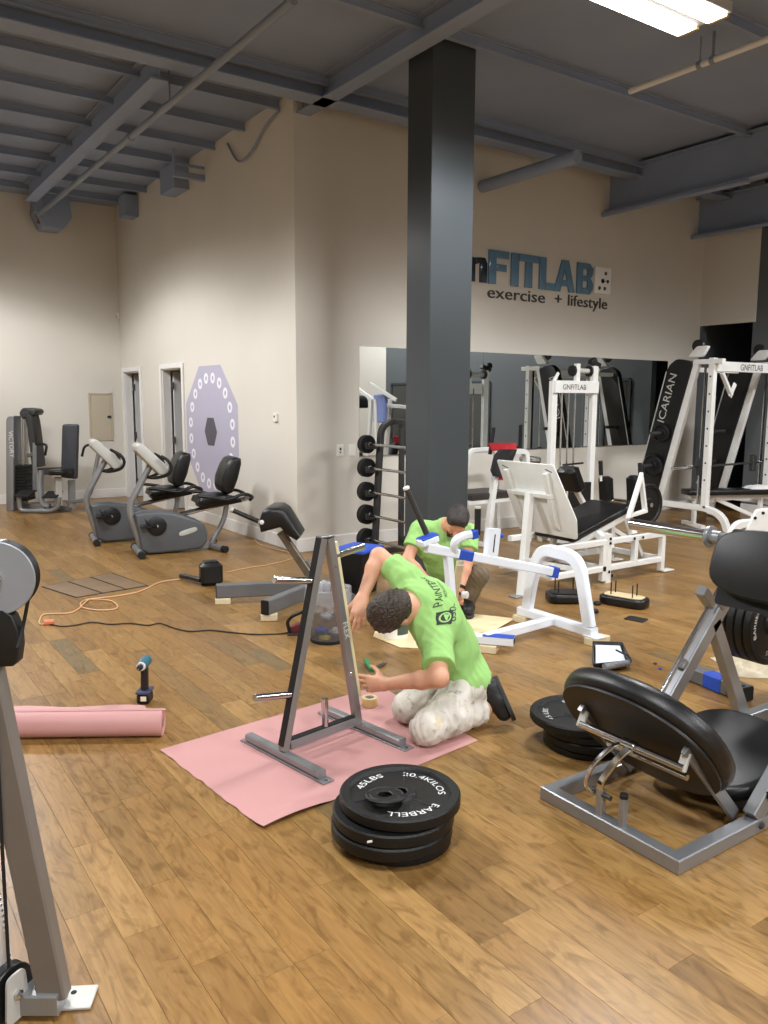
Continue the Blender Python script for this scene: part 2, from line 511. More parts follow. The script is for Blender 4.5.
# ---- baseboards
BH = 0.145; BT = 0.018
def base(name, segs):
    mb = MB()
    for a, b in segs:
        c = (V(a)+V(b))/2; s_ = V(b)-V(a)
        mb.box((c.x, c.y, BH/2), (max(abs(s_.x), BT), max(abs(s_.y), BT), BH), ch=0.004)
    return struct(name, mb, 'trim_white')
base('baseboard_far', [((XL, YF-BT/2, 0), (XC, YF-BT/2, 0))])
base('baseboard_side', [((XC-BT/2, YM-BT, 0), (XC-BT/2, D2[0]-0.075, 0)), ((XC-BT/2, D2[1]+0.075, 0), (XC-BT/2, D1[0]-0.075, 0))])
base('baseboard_mirror', [((XC, YM-BT/2, 0), (XR, YM-BT/2, 0))])
base('baseboard_right', [((XR-BT/2, YB, 0), (XR-BT/2, OP[0], 0))])
base('baseboard_back', [((XL, YB+BT/2, 0), (XR, YB+BT/2, 0))])
base('baseboard_left', [((XL+BT/2, YB, 0), (XL+BT/2, YF, 0))])

# ---- the two doors in the side wall, leaves swung into the rooms behind
M['door_paint'] = mat('door_paint', (196, 196, 196), 0.45)
M['hinge'] = mat('hinge_steel', (92, 92, 92), 0.4, 0.7)
for k, (y0, y1) in enumerate((D1, D2)):
    mb = MB(); cw = 0.065
    for X in (XC-0.012, ):
        mb.box((X, y0-cw/2, (DH+cw)/2), (0.024, cw, DH+cw)); mb.box((X, y1+cw/2, (DH+cw)/2), (0.024, cw, DH+cw)); mb.box((X, (y0+y1)/2, DH+cw/2), (0.024, y1-y0, cw))
    mb.box((XC+WT/2, y0+0.009, DH/2), (WT, 0.018, DH)); mb.box((XC+WT/2, y1-0.009, DH/2), (WT, 0.018, DH)); mb.box((XC+WT/2, (y0+y1)/2, DH-0.009), (WT, y1-y0-0.036, 0.018))
    dr = struct('door_%d' % (k+1), mb, 'trim_white')
    lf = MB(); a = R(6 if k == 0 else 4)
    hx, hy = XC+WT+0.022, y1-0.045
    lf.box((hx+0.38*math.cos(a), hy-0.38*math.sin(a), 1.005), (0.76, 0.04, 1.99), -a)
    leaf = obj('door_leaf', lf, 'door_paint', dr)
    for z in (0.25, 1.02, 1.8):
        hb = MB(); hb.box((hx-0.012, hy-0.012, z), (0.03, 0.03, 0.1), 0); hb.cyl((hx-0.012, hy-0.03, z-0.05), (hx-0.012, hy-0.03, z+0.05), 0.009, 10)
        obj('hinge', hb, 'hinge', leaf)
    kb = MB(); kx = hx+0.7*math.cos(a); ky = hy-0.7*math.sin(a)-0.02
    kb.lathe([(0.024, 0), (0.024, 0.008), (0.01, 0.012), (0.01, 0.03), (0.024, 0.038), (0.026, 0.052), (0.015, 0.062)], (kx, ky, 0.98), (0, -1, 0), 14)
    obj('door_knob', kb, 'chrome', leaf)

# ---- column
CX, CY, CWX, CWY = 4.31, 5.57, 0.465, 0.34
mb = MB(); mb.box((CX+CWX/2, CY+CWY/2, ZC/2), (CWX, CWY, ZC), ch=0.006)
tag(obj('column', mb, 'column', None), None, None, None, 'structure')

# ---- ceiling deck and the steel under it
mb = MB(); mb.box(((XL+XR)/2+0.8, (YB+YF)/2, ZC+0.05), (XR-XL+2.0, YF-YB+0.3, 0.1), ch=0)
ceiling = struct('ceiling', mb, 'ceil')
def ibeam(a, b, w_, h, web=0.012, fl_=0.014):
    m_ = MB(); a, b = V(a), V(b); z = V((0, 0, 1))
    m_.bar(a+z*(fl_/2), b+z*(fl_/2), w_, fl_, z, 0.001); m_.bar(a+z*(h-fl_/2), b+z*(h-fl_/2), w_, fl_, z, 0.001)
    m_.bar(a+z*(h/2), b+z*(h/2), web, h-2*fl_, z, 0.001)
    return m_
# joists across (along X), their lower flanges show as pale lines
jy = [6.95+0.82*i for i in range(8)] + [6.95-1.45*i for i in range(1, 9)]
for yy in jy:
    x1 = XC if yy > YM-0.05 else XR
    z0 = 4.53
    obj('joist', ibeam((XL, yy, z0), (x1, yy, z0), 0.05, ZC-z0), 'ceil', ceiling)
# girders along Y
obj('girder', ibeam((4.15, YB, 4.42), (4.15, YM, 4.42), 0.16, 0.2), 'ceil', ceiling)
obj('girder', ibeam((2.62, YM-0.2, 4.36), (2.62, 12.6, 4.36), 0.16, 0.24), 'ceil', ceiling)
obj('girder', ibeam((XL, 7.05, 4.42), (XR, 7.05, 4.42), 0.22, 0.2), 'ceil', ceiling)
for (X, z0, h, w_) in ((8.75, 4.08, 0.5, 0.2), (10.7, 4.0, 0.5, 0.2), (0.4, 4.36, 0.25, 0.18)):
    obj('girder', ibeam((X, YB, z0), (X, YM, z0), w_, h), 'ceil', ceiling)
mb = MB(); mb.tube([(6.52, 6.0, 4.08), (6.52, YM, 4.08)], 0.07, 14)
obj('duct', mb, 'ceil', ceiling)
for (X, z0) in ((8.62, 4.03), (10.55, 3.96)):
    mb = MB(); mb.tube([(X, 5.4, z0), (X, YM, z0)], 0.03, 10); obj('conduit', mb, 'ceil', ceiling)
# loose cable and stub framing on the side wall top
mb = MB(); mb.tube([(XC-0.02, 9.0, 4.5), (XC-0.03, 8.7, 4.2), (XC-0.03, 8.35, 4.25), (XC-0.03, 8.0, 4.45), (XC-0.03, 7.7, 4.5)], 0.012, 8, 0.2); obj('cable', mb, 'ceil', ceiling)
mb = MB(); mb.box((XC-0.2, 9.75, 4.28), (0.4, 0.06, 0.07)); mb.box((XC-0.38, 9.75, 4.42), (0.03, 0.04, 0.3)); mb.box((XC-0.2, 9.75, 4.4), (0.4, 0.03, 0.03)); obj('bracket', mb, 'ceil', ceiling)
mb = MB(); mb.box((XC-0.1, 10.5, 4.4), (0.2, 0.5, 0.3)); mb.box((XC-0.1, 12.4, 4.42), (0.2, 0.3, 0.3)); obj('soffit_block', mb, 'ceil', ceiling)
# sprinkler pipe with its drop hanger
M['pipe_grey'] = mat('pipe_grey', (128, 138, 150), 0.5, 0.1, 0.04, 4)
sp = thing('sprinkler_pipe', 'grey sprinkler pipe slung below the ceiling towards the far left wall', 'pipe', (2.84, 9, 4.25))
mb = MB(); A, B = fl(275, -6, 4.27), fl(27, 225, 4.27)
A.x = B.x = 2.80
B.y = min(B.y, 13.0)
mb.tube([A, B], 0.033, 12); obj('pipe', mb, 'pipe_grey', sp)
mb = MB()
for t in (0.45,): p_ = A.lerp(B, t); mb.cyl(p_-V((0, 0.05, 0)), p_+V((0, 0.05, 0)), 0.042, 12)
obj('coupling', mb, 'pipe_grey', sp)
mb = MB(); mb.cyl(B, B+V((0, 0.06, 0)), 0.04, 12); mb.cyl(B+V((0, 0.02, -0.11)), B+V((0, 0.02, -0.03)), 0.016, 10); mb.lathe([(0.006, 0), (0.03, 0.006), (0.03, 0.012)], B+V((0, 0.02, -0.12)), (0, 0, 1), 12); obj('sprinkler_head', mb, mat('brass', (120, 84, 60), 0.4, 0.6), sp)
for t in (0.3, 0.95):
    mb = MB(); p_ = A.lerp(B, t); mb.cyl(p_, V((p_.x, p_.y, ZC)), 0.008, 8); obj('hanger_rod', mb, 'pipe_grey', sp)
# dark hanging heater box at the far wall
mb = MB(); c = V((3.0, 13.1, 4.32))
mb.prism(rounded([c+V((-0.22, -0.2, 0.3)), c+V((0.22, -0.2, 0.3)), c+V((0.25, -0.2, -0.05)), c+V((0.13, -0.2, -0.22)), c+V((-0.15, -0.2, -0.22)), c+V((-0.25, -0.2, 0))], 0.02), (0, 0.45, 0), 0.008)
obj('heater_box', mb, 'ceil', ceiling)

# ---- conduit pipe by the bright fixture
cp = thing('conduit_pipe', 'pale conduit pipe hung on rods beside the lit fixture', 'pipe', (6.25, 4.4, 4.4))
mb = MB(); mb.tube([(6.25, -2.0, 4.4), (6.25, 5.15, 4.4)], 0.026, 12); obj('pipe', mb, 'trim_white', cp)
for (px, py) in ((700, 62), (713, 57)):
    p_ = onx(px, py, 6.25)
    mb = MB(); mb.cyl((6.25, p_.y, 4.4), (6.25, p_.y, ZC), 0.012 if px == 713 else 0.006, 8); mb.cyl((6.25, p_.y-0.02, 4.4), (6.25, p_.y+0.02, 4.4), 0.034, 12)
    obj('hanger_rod', mb, 'pipe_grey', cp)

# ---- lights: open twin-lens strip fixtures
M['lens'] = emit_mat('lit_lens', (1.0, 0.97, 0.92), 9.0)
M['lens_end'] = mat('lens_end', (205, 180, 120), 0.5)
M['fixture'] = mat('fixture_white', (190, 190, 190), 0.5)
def lamp_profile(ld):
    # photometric (batwing) distribution of the strip fixture: wide even throw, cut off close to the horizontal
    ld.use_nodes = True; nt = ld.node_tree; em = nt.nodes['Emission']
    g = nt.nodes.new('ShaderNodeNewGeometry'); dt = nt.nodes.new('ShaderNodeVectorMath'); dt.operation = 'DOT_PRODUCT'
    nt.links.new(g.outputs['Incoming'], dt.inputs[0]); nt.links.new(g.outputs['Normal'], dt.inputs[1])
    ab = nt.nodes.new('ShaderNodeMath'); ab.operation = 'ABSOLUTE'; nt.links.new(dt.outputs['Value'], ab.inputs[0])
    cr = nt.nodes.new('ShaderNodeValToRGB'); nt.links.new(ab.outputs[0], cr.inputs['Fac'])
    pts = BATWING
    while len(cr.color_ramp.elements) < len(pts): cr.color_ramp.elements.new(0.5)
    for e, (p_, v_) in zip(cr.color_ramp.elements, pts): e.position = p_; e.color = (v_, v_, v_, 1)
    ml = nt.nodes.new('ShaderNodeMath'); ml.operation = 'MULTIPLY'; ml.inputs[1].default_value = 2.0; nt.links.new(cr.outputs['Color'], ml.inputs[0])
    nt.links.new(ml.outputs[0], em.inputs['Strength'])
def fixture(x0, x1, y, label):
    t = thing('ceiling_light', label, 'ceiling light', ((x0+x1)/2, y, 4.2), 'strip fixtures under the ceiling')
    mb = MB(); mb.box(((x0+x1)/2, y, 4.255), (x1-x0, 0.42, 0.07)); obj('housing', mb, 'fixture', t)
    for s_ in (-1, 1):
        mb = MB(); mb.prism(rounded([(x0+0.02, y+s_*0.12-0.075, 4.2), (x1-0.03, y+s_*0.12-0.075, 4.2), (x1-0.03, y+s_*0.12+0.075, 4.2), (x0+0.02, y+s_*0.12+0.075, 4.2)], 0.015, 2), (0, 0, 0.02)); l_ = obj('lens', mb, 'lens', t)
        for xe in (x0+0.01, x1-0.015):
            mb = MB(); mb.box((xe, y+s_*0.115, 4.21), (0.028, 0.15, 0.024)); obj('lens_end', mb, 'lens_end', l_)
    for xe in (x0+0.2, x1-0.2):
        mb = MB(); mb.cyl((xe, y, 4.28), (xe, y, ZC), 0.006, 8); obj('hanger_rod', mb, 'pipe_grey', t)
    ld = bpy.data.lights.new('lamp', 'AREA'); ld.shape = 'RECTANGLE'; ld.size = x1-x0-0.06; ld.size_y = 0.40
    ld.energy = LAMP_W; ld.color = LAMP_C; ld.spread = R(180)
    lamp_profile(ld)
    lo = bpy.data.objects.new('lamp', ld); COL.objects.link(lo); lo.location = (0, 0, -0.012); lo.parent = t
    return t
fixture(4.05, 5.26, 3.71, 'bright twin-lens ceiling strip light at the top right of the picture')
for (x0, y, nm) in ((-0.2, 6.3, 'ceiling strip light left of the sprinkler pipe'), (0.3, 10.6, 'ceiling strip light near the far wall'), (-0.4, 1.0, 'ceiling strip light above the photographer'),
        (8.5, 2.7, 'added unseen ceiling strip light brightening the machines on the right'), (4.05, -2.6, 'ceiling strip light behind the photographer'), (8.2, -0.8, 'ceiling strip light by the right wall'), (-0.2, -3.5, 'ceiling strip light at the back of the room')):  # the first of this line is an added, unseen light for the right-hand machines
    fixture(x0, x0+1.21, y, nm)

# ================================================================== WALL THINGS
# ---- mirror
MX0, MX1, MZ0, MZ1 = 4.81, 10.15, 1.0, 2.185
m_, nt_, b_ = new_mat('mirror_glass'); b_.inputs['Metallic'].default_value = 1; b_.inputs['Roughness'].default_value = 0.01; b_.inputs['Base Color'].default_value = (0.72, 0.75, 0.75, 1); M['mirror'] = m_
mir = thing('wall_mirror_panel', 'wide frameless mirror on the beige wall below the sign', 'mirror', ((MX0+MX1)/2, YM, MZ0))
n = 3
for i in range(n):
    a = MX0+(MX1-MX0)*i/n; b = MX0+(MX1-MX0)*(i+1)/n
    mb = MB(); mb.box(((a+b)/2, YM-0.004, (MZ0+MZ1)/2), (b-a-0.002, 0.006, MZ1-MZ0), ch=0.001); obj('mirror_pane', mb, 'mirror', mir)
mb = MB(); mb.box(((MX0+MX1)/2, YM-0.006, MZ0-0.006), (MX1-MX0, 0.012, 0.012), ch=0.001); obj('channel', mb, 'chrome', mir)

# ---- the sign
M['sign_blue'] = mat('sign_blue', (98, 134, 162), 0.12, 0, 0.02, 3, coat=0.4)
M['sign_navy'] = mat('sign_navy', (38, 44, 54), 0.15, 0, coat=0.3)
M['sign_grey'] = mat('sign_grey', (62, 60, 58), 0.4)
M['sign_white'] = mat('sign_white', (246, 245, 240), 0.3)
sg = thing('wall_sign', 'blue raised letters and white molecule tile mounted above the mirror', 'sign', (7.6, YM, 2.8))
ux, uz = V((1, 0, 0)), V((0, 0, 1))
def letter(ch, x0, x1, z0, z1, m_, depth):
    mb = text_mb(ch, 1.0, (0, YM, 0), ux, uz, depth)
    # fit the glyph to its box (letters on the sign are wide and heavy)
    xs = [p.x for p in mb.v]; zs = [p.z for p in mb.v]; a0, a1, b0, b1 = min(xs), max(xs), min(zs), max(zs)
    for p in mb.v:
        p.x = x0+(p.x-a0)/(a1-a0)*(x1-x0); p.z = z0+(p.z-b0)/(b1-b0)*(z1-z0); p.y = YM-(p.y-YM)*-1 if p.y > YM else p.y
    return mb
def stroke_letter(polys, x0, x1, z0, z1, depth=0.03):
    mb = MB()
    for poly in polys:
        mb.prism([(x0+a*(x1-x0), YM, z0+b*(z1-z0)) for a, b in poly], (0, -depth, 0), 0.003)
    return mb
t_ = 0.26
GL = {
 'F': [[(0, 0), (.36, 0), (.36, 1), (0, 1)], [(.36, .78), (1, .78), (1, 1), (.36, 1)], [(.36, .40), (.88, .40), (.88, .60), (.36, .60)]],
 'I': [[(0, 0), (1, 0), (1, 1), (0, 1)]],
 'T': [[(0, .78), (1, .78), (1, 1), (0, 1)], [(.33, 0), (.67, 0), (.67, .78), (.33, .78)]],
 'L': [[(0, 0), (.4, 0), (.4, 1), (0, 1)], [(.4, 0), (1, 0), (1, .22), (.4, .22)]],
 'A': [[(0, 0), (.27, 0), (.5, .72), (.5, 1), (.34, 1)], [(1, 0), (.73, 0), (.5, .72), (.5, 1), (.66, 1)], [(.33, .18), (.67, .18), (.61, .37), (.39, .37)]],
 'B': [[(0, 0), (.34, 0), (.34, 1), (0, 1)], [(.34, .8), (.72, .8), (.92, .86), (.80, .98), (.66, 1), (.34, 1)], [(.34, .42), (.74, .42), (.84, .5), (.74, .6), (.34, .6)], [(.34, 0), (.76, 0), (.92, .05), (.8, .2), (.34, .2)],
       [(.66, .6), (.84, .52), (.97, .66), (.97, .84), (.86, .92), (.66, .8)], [(.68, .2), (.85, .07), (1, .18), (1, .36), (.86, .5), (.68, .42)]],
}
xl = [('F', 6.635, 6.955), ('I', 7.0, 7.12), ('T', 7.13, 7.46), ('L', 7.48, 7.76), ('A', 7.75, 8.12), ('B', 8.16, 8.46)]
for c_, a, b in xl:
    obj('letter', stroke_letter(GL[c_], a, b, 2.995, 3.385), 'sign_blue', sg)
nb = MB()
nb.prism([(6.33, YM, 2.995), (6.42, YM, 2.995), (6.42, YM, 3.27), (6.33, YM, 3.27)], (0, -0.03, 0), 0.003)
nb.prism([(6.42, YM, 3.19), (6.5, YM, 3.22), (6.50, YM, 3.28), (6.42, YM, 3.27)], (0, -0.03, 0), 0.002)
nb.prism([(6.5, YM, 2.995), (6.605, YM, 2.995), (6.605, YM, 3.22), (6.57, YM, 3.28), (6.5, YM, 3.28)], (0, -0.03, 0), 0.003)
obj('letter', nb, 'sign_navy', sg)
mb = MB(); mb.prism(rounded([(8.49, YM, 3.02), (8.80, YM, 3.02), (8.80, YM, 3.36), (8.49, YM, 3.36)], 0.02, 3), (0, -0.035, 0), 0.003); tile = obj('sign_tile', mb, 'sign_white', sg)
dots = [(8.635, 3.185, 0.033, 'sign_navy'), (8.735, 3.185, 0.026, 'sign_grey'), (8.69, 3.285, 0.026, 'sign_grey'), (8.575, 3.09, 0.028, 'sign_grey'), (8.68, 3.09, 0.026, 'sign_grey')]
for (dx, dz, r_, m_) in dots:
    mb = MB(); mb.prism([(dx+r_*math.cos(a), YM-0.035, dz+r_*math.sin(a)) for a in [PI/6+PI/3*i for i in range(6)]], (0, -0.004, 0)); obj('dot', mb, m_, tile)
mb = MB(); mb.box((8.685, YM-0.037, 3.185), (0.06, 0.004, 0.008), ch=0); obj('link', mb, 'sign_grey', tile)
for (wd_, x0, x1) in (('exercise', 6.635, 7.60), ('+', 7.78, 7.90), ('lifestyle', 8.02, 8.775)):
    mb = text_mb(wd_, 0.2, (0, YM, 2.83), ux, uz, 0.012)
    xs = [p.x for p in mb.v]; a0, a1 = min(xs), max(xs)
    for p in mb.v: p.x = x0+(p.x-a0)/(a1-a0)*(x1-x0)
    obj('tagline_word', mb, 'sign_grey', sg)

# ---- octagon mural
M['lavender'] = mat('lavender_print', (176, 172, 190), 0.6, 0, 0.02, 3)
M['mural_dark'] = mat('mural_dark', (84, 82, 90), 0.6)
M['mural_white'] = mat('mural_white', (232, 230, 236), 0.6)
oc = V((XC, 9.74, 1.2)); orad = 0.83/math.cos(PI/8)
mu = thing('wall_mural', 'lavender octagon wall decal ringed with white circles around a dark hexagon', 'wall decal', (XC, 9.74, 0.36))
mb = MB(); mb.prism([(XC, oc.y+orad*math.cos(PI/8+PI/4*i), oc.z+orad*math.sin(PI/8+PI/4*i)) for i in range(8)], (-0.002, 0, 0)); obj('octagon', mb, 'lavender', mu)
mb = MB(); mb.prism([(XC-0.002, oc.y+0.2*math.cos(PI/3*i), oc.z+0.0+0.2*math.sin(PI/3*i)*1.02) for i in range(6)], (-0.002, 0, 0)); obj('hexagon', mb, 'mural_dark', mu)
for i in range(20):
    a = 2*PI*i/20+0.15; c = V((XC-0.002, oc.y+0.68*math.cos(a), oc.z+0.68*math.sin(a)))
    mb = MB(); r0, r1 = 0.031, 0.068; k = 16; vv = []
    for (r_, h) in ((r0, 0), (r1, 0), (r1, -0.002), (r0, -0.002)):
        vv += [c+V((h, r_*math.cos(2*PI*j/k), r_*math.sin(2*PI*j/k))) for j in range(k)]
    ff = []
    for q in range(4):
        for j in range(k): ff.append((q*k+j, q*k+(j+1) % k, ((q+1) % 4)*k+(j+1) % k, ((q+1) % 4)*k+j))
    mb.add(vv, ff); obj('ring', mb, 'mural_white', mu)

# ---- small wall fittings
M['plate'] = mat('switch_plate', (232, 230, 224), 0.4)
pp = onx(276.5, 417.5, XC); t = thing('thermostat', 'small white thermostat on the wall right of the octagon decal', 'thermostat', pp)
mb = MB(); mb.box(pp+V((-0.014, 0, 0)), (0.028, 0.075, 0.095), ch=0.006); obj('body', mb, 'plate', t)
mb = MB(); mb.box(pp+V((-0.029, 0, 0.01)), (0.002, 0.03, 0.02), ch=0); obj('display', mb, 'dark_steel', t)
for k, (px, lab) in enumerate(((340, 'white outlet plate on the beige wall, the left of two'), (352, 'white blank plate on the beige wall, nearest the mirror'))):
    pp = ony(px, 450, YM); t = thing('wall_plate', lab, 'wall plate', pp, 'plates left of the mirror')
    mb = MB(); mb.box(pp+V((0, -0.004, 0)), (0.085, 0.008, 0.125), ch=0.003); obj('plate', mb, 'plate', t)
    mb = MB()
    if k == 0: mb.box(pp+V((0, -0.009, 0.012)), (0.02, 0.004, 0.028), ch=0); mb.box(pp+V((0, -0.009, -0.025)), (0.018, 0.004, 0.014), ch=0); obj('socket', mb, 'dark_steel', t)
    else: mb.box(pp+V((0, -0.009, 0)), (0.03, 0.003, 0.05), ch=0.001); obj('rocker', mb, 'plate', t)
pp = ony(101, 417, YF); t = thing('access_panel', 'beige metal access panel with a small latch on the far wall', 'panel', pp)
hw = abs(ony(112, 417, YF).x-ony(90, 417, YF).x)/2; hh = abs(ony(101, 394, YF).z-ony(101, 440, YF).z)/2
mb = MB()
M['panel_beige'] = mat('panel_beige', (190, 178, 156), 0.5)
for (a, b, sx, sz) in ((0, hh, 2*hw, 0.03), (0, -hh, 2*hw, 0.03), (hw, 0, 0.03, 2*hh+0.03), (-hw, 0, 0.03, 2*hh+0.03)): mb.box(pp+V((a, -0.006, b)), (sx, 0.012, sz))
obj('frame', mb, 'panel_beige', t)
mb = MB(); mb.box(pp+V((0, -0.004, 0)), (2*hw-0.04, 0.008, 2*hh-0.04)); dr = obj('door', mb, 'panel_beige', t)
mb = MB(); mb.box(pp+V((hw*0.75, -0.012, 0.0)), (0.06, 0.012, 0.04)); obj('latch', mb, 'dark_steel', dr)
pp = onx(119.5, 316, XC); t = thing('motion_sensor', 'tiny white sensor high in the far corner', 'sensor', pp)
mb = MB(); mb.box(pp+V((-0.02, 0, 0)), (0.04, 0.06, 0.1), ch=0.012); obj('body', mb, 'plate', t)
mb = MB(); mb.sphere(pp+V((-0.04, 0, -0.01)), 0.018); obj('lens', mb, 'bike_light', t)

# ---- windows (dark at night) in the right wall, seen in the mirror
m_, nt_, b_ = new_mat('night_glass'); b_.inputs['Base Color'].default_value = (0.05, 0.052, 0.05, 1); b_.inputs['Roughness'].default_value = 0.06; M['night_glass'] = m_
M['frame_dark'] = mat('frame_dark', (60, 66, 72), 0.4, 0.3)
for i, (y0, y1) in enumerate(((5.7, 6.22), (1.4, 2.83), (-0.55, 0.7))):
    mb = MB(); z0, z1 = 0.7, 1.96; f_ = 0.05
    for (yy, zz, sy, sz) in (((y0+y1)/2, z0, y1-y0, f_), ((y0+y1)/2, z1, y1-y0, f_), (y0, (z0+z1)/2, f_, z1-z0), (y1, (z0+z1)/2, f_, z1-z0), ((y0+y1)/2, (z0+z1)/2, 0.03, z1-z0)):
        mb.box((XR-0.012, yy, zz), (0.03, sy, sz))
    wn = struct('window_%d' % (i+1), mb, 'frame_dark')
    for (a, b) in ((y0, (y0+y1)/2), ((y0+y1)/2, y1)):
        g = MB(); g.box((XR-0.004, (a+b)/2, (z0+z1)/2), (0.008, b-a-0.03, z1-z0-0.04), ch=0); obj('pane', g, 'night_glass', wn)

# ================================================================== FOREGROUND THINGS ON THE FLOOR
# ---- plate tree (A-frame)
tl, tr_ = V((1.595, 3.10, 0)), V((2.07, 3.18, 0))
tu = (tr_-tl).normalized(); tv = V((tu.y, -tu.x, 0))            # tv: towards the viewer
zz = V((0, 0, 1))
TP = Plane(tl, q=tr_)
tree = thing('plate_tree', 'silver A-frame weight plate tree standing on the pink sheet', 'weight tree', (tl+tr_)/2)
apex = TP(325.5, 538)
SH = 0.004                                                        # stands on the sheet
for (c, dl) in ((tl, 0.27), (tr_, 0.28)):
    mb = MB(); mb.bar(c-tv*dl+zz*(SH+0.024), c+tv*dl+zz*(SH+0.024), 0.046, 0.034, zz, 0.006)
    mb.bar(c-tv*(dl+0.03)+zz*(SH+0.003), c+tv*(dl+0.045)+zz*(SH+0.003), 0.06, 0.006, zz, 0.002)
    ft = obj('foot', mb, 'silver', tree)
    mb = MB(); mb.cyl(c+tv*(dl+0.028)+zz*(SH+0.0055), c+tv*(dl+0.028)+zz*(SH+0.009), 0.007, 10); obj('bolt', mb, 'dark_steel', ft)
la, ra = apex-tu*0.020, apex+tu*0.020
lb, rb = tl+tu*0.0+zz*(SH+0.043), tr_-tu*0.03+zz*(SH+0.043)
M['tree_steel'] = mat('tree_steel', (142, 140, 138), 0.34, 0.5, 0.06, 9)
for (a, b, sgn) in ((lb, la, -1), (rb, ra, 1)):
    mb = MB(); mb.bar(a, b, 0.038, 0.04, tv, 0.004); up_ = obj('upright', mb, 'tree_steel', tree)
    d = (b-a).normalized(); out = d.cross(tv).normalized(); out = out if out.dot(tu)*sgn > 0 else -out
    if sgn < 0:
        mb = MB(); mb.bar(a+out*0.021+d*0.02, b+out*0.021, 0.038, 0.005, out, 0.001); obj('rubber_strip', mb, 'rubber', up_)
    else:
        M['cream_board'] = mat('cream_board', (216, 206, 164), 0.6, 0, 0.04, 12)
        L_ = (b-a).length; mb = MB(); mb.bar(a+out*0.029+d*(L_*0.14)-tv*0.006, a+out*0.029+d*(L_*0.97)-tv*0.006, 0.042, 0.018, out, 0.002); obj('cream_strip', mb, 'cream_board', up_)
        # worn vertical lettering on the front face
        o_ = a+d*(L_*0.52)+tv*0.0205
        mb = text_mb('FLEX', 0.04, o_-out*0.012, -d, out, 0.0015); obj('lettering', mb, 'print_white', up_)
        mb = MB(); mb.lathe([(0.012, 0), (0.012, 0.006), (0.006, 0.01)], a+d*(L_*0.29)+tv*0.0205-out*0.012, tv, 12); obj('bolt', mb, 'chrome', up_)
        mb = MB(); mb.lathe([(0.008, 0), (0.008, 0.004)], a+d*(L_*0.86)+tv*0.0205, tv, 12); obj('bolt', mb, 'chrome', up_)
mb = MB(); mb.bar(la+zz*0.008-tu*0.02, ra+zz*0.008+tu*0.02, 0.042, 0.008, zz); obj('top_cap', mb, 'tree_steel', tree)
mb = MB(); mb.bar(tl+tu*0.028+zz*(SH+0.062), tr_-tu*0.055+zz*(SH+0.062), 0.042, 0.042, zz); cb = obj('crossbar', mb, 'silver', tree)
mb = MB(); mb.bar(tl+tu*0.03+zz*(SH+0.086), tr_-tu*0.06+zz*(SH+0.086), 0.036, 0.004, zz, 0.001); obj('rubber_strip', mb, 'rubber', cb)
def peg(a, b, r=0.017):
    mb = MB(); a, b = V(a), V(b); L_ = (b-a).length
    mb.lathe([(r, 0), (r, L_-0.004), (r-0.004, L_)], a, b-a, 14); return obj('peg', mb, 'chrome', tree)
d = (la-lb).normalized(); p_ = TP(288, 696); peg(lb+d*((p_.z-lb.z)/d.z), TP(254, 698))
p_ = TP(308, 582); peg(lb+d*((p_.z-lb.z)/d.z), TP(274, 580))
d = (ra-rb).normalized(); p_ = TP(336, 556); q = rb+d*((p_.z-rb.z)/d.z); peg(q, TP(364, 546))
p_ = TP(325, 738); c = (tl+tr_)/2; peg(V((p_.x, p_.y, SH+0.085)), V((p_.x, p_.y, TP(323, 698).z)))

# ---- pink sheet
M['pink_paper'] = mat('pink_paper', (198, 148, 145), 0.55, 0, 0.02, 3, 0.04, 12)
M['pink_paper'].node_tree.nodes['Principled BSDF'].inputs['Specular IOR Level'].default_value = 0.3
A_, B_, C_, D_ = fl(160, 750), fl(263, 830), fl(478, 741), fl(379, 686)
mb = MB(); nu, nv = 26, 22; rs = random.Random(3); top = []
for j in range(nv+1):
    for i in range(nu+1):
        s_, t = i/nu, j/nv
        p = (A_*(1-t)+B_*t)*(1-s_)+(D_*(1-t)+C_*t)*s_
        e = 0.0
        if s_ < 0.10 and j % 7 == 3: e = 0.003
        z = 0.0025+0.0012*math.sin(7*s_+3*t)*math.sin(5*t+1)**2
        z += 0.018*max(0, 1-((1-t)**2*60+(s_-0.10)**2*30)) if t > 0.8 else 0         # lifted near corner
        p = p+V((rs.uniform(-1, 1)*0.004 if i in (0,) else 0, 0, 0)); p.z = max(0.0022, z)+e
        top.append(p)
nb = len(top); low = [p-zz*0.0008 for p in top]; ff = []
for j in range(nv):
    for i in range(nu):
        a = j*(nu+1)+i; f = (a, a+nu+1, a+nu+2, a+1); ff.append(f); ff.append(tuple(q+nb for q in reversed(f)))
mb.add(top+low, ff)
tag(obj('paper_sheet', mb, 'pink_paper', loc=(A_+C_)/2, sharp=60), 'flat pink masking paper sheet under the A-frame tree', 'paper sheet')

# ---- roll of the same paper
ra_, rb_ = fl(161, 739), fl(14, 741); dr_ = (rb_-ra_).normalized(); nr = V((-dr_.y, dr_.x, 0)); nr = nr if nr.dot(FH) > 0 else -nr
RR = 0.062; ra_ = ra_+nr*RR*0.75; rb_ = ra_+dr_*1.22
rt = thing('paper_roll', 'thick pink masking paper roll lying on the floor at the left', 'paper roll', (ra_+rb_)/2)
ra_.z = rb_.z = RR+0.001
mb = MB(); L_ = (rb_-ra_).length
mb.lathe([(0.024, 0.0), (0.03, 0.003), (0.036, 0.0), (0.042, 0.003), (0.048, 0.0), (0.054, 0.003), (RR-0.001, 0.0), (RR, 0.002), (RR, L_-0.002), (RR-0.002, L_), (0.024, L_), (0.024, 0)], ra_, dr_, 40); obj('paper', mb, 'pink_paper', rt)
M['card'] = mat('card_tube', (178, 132, 120), 0.8); mb = MB()
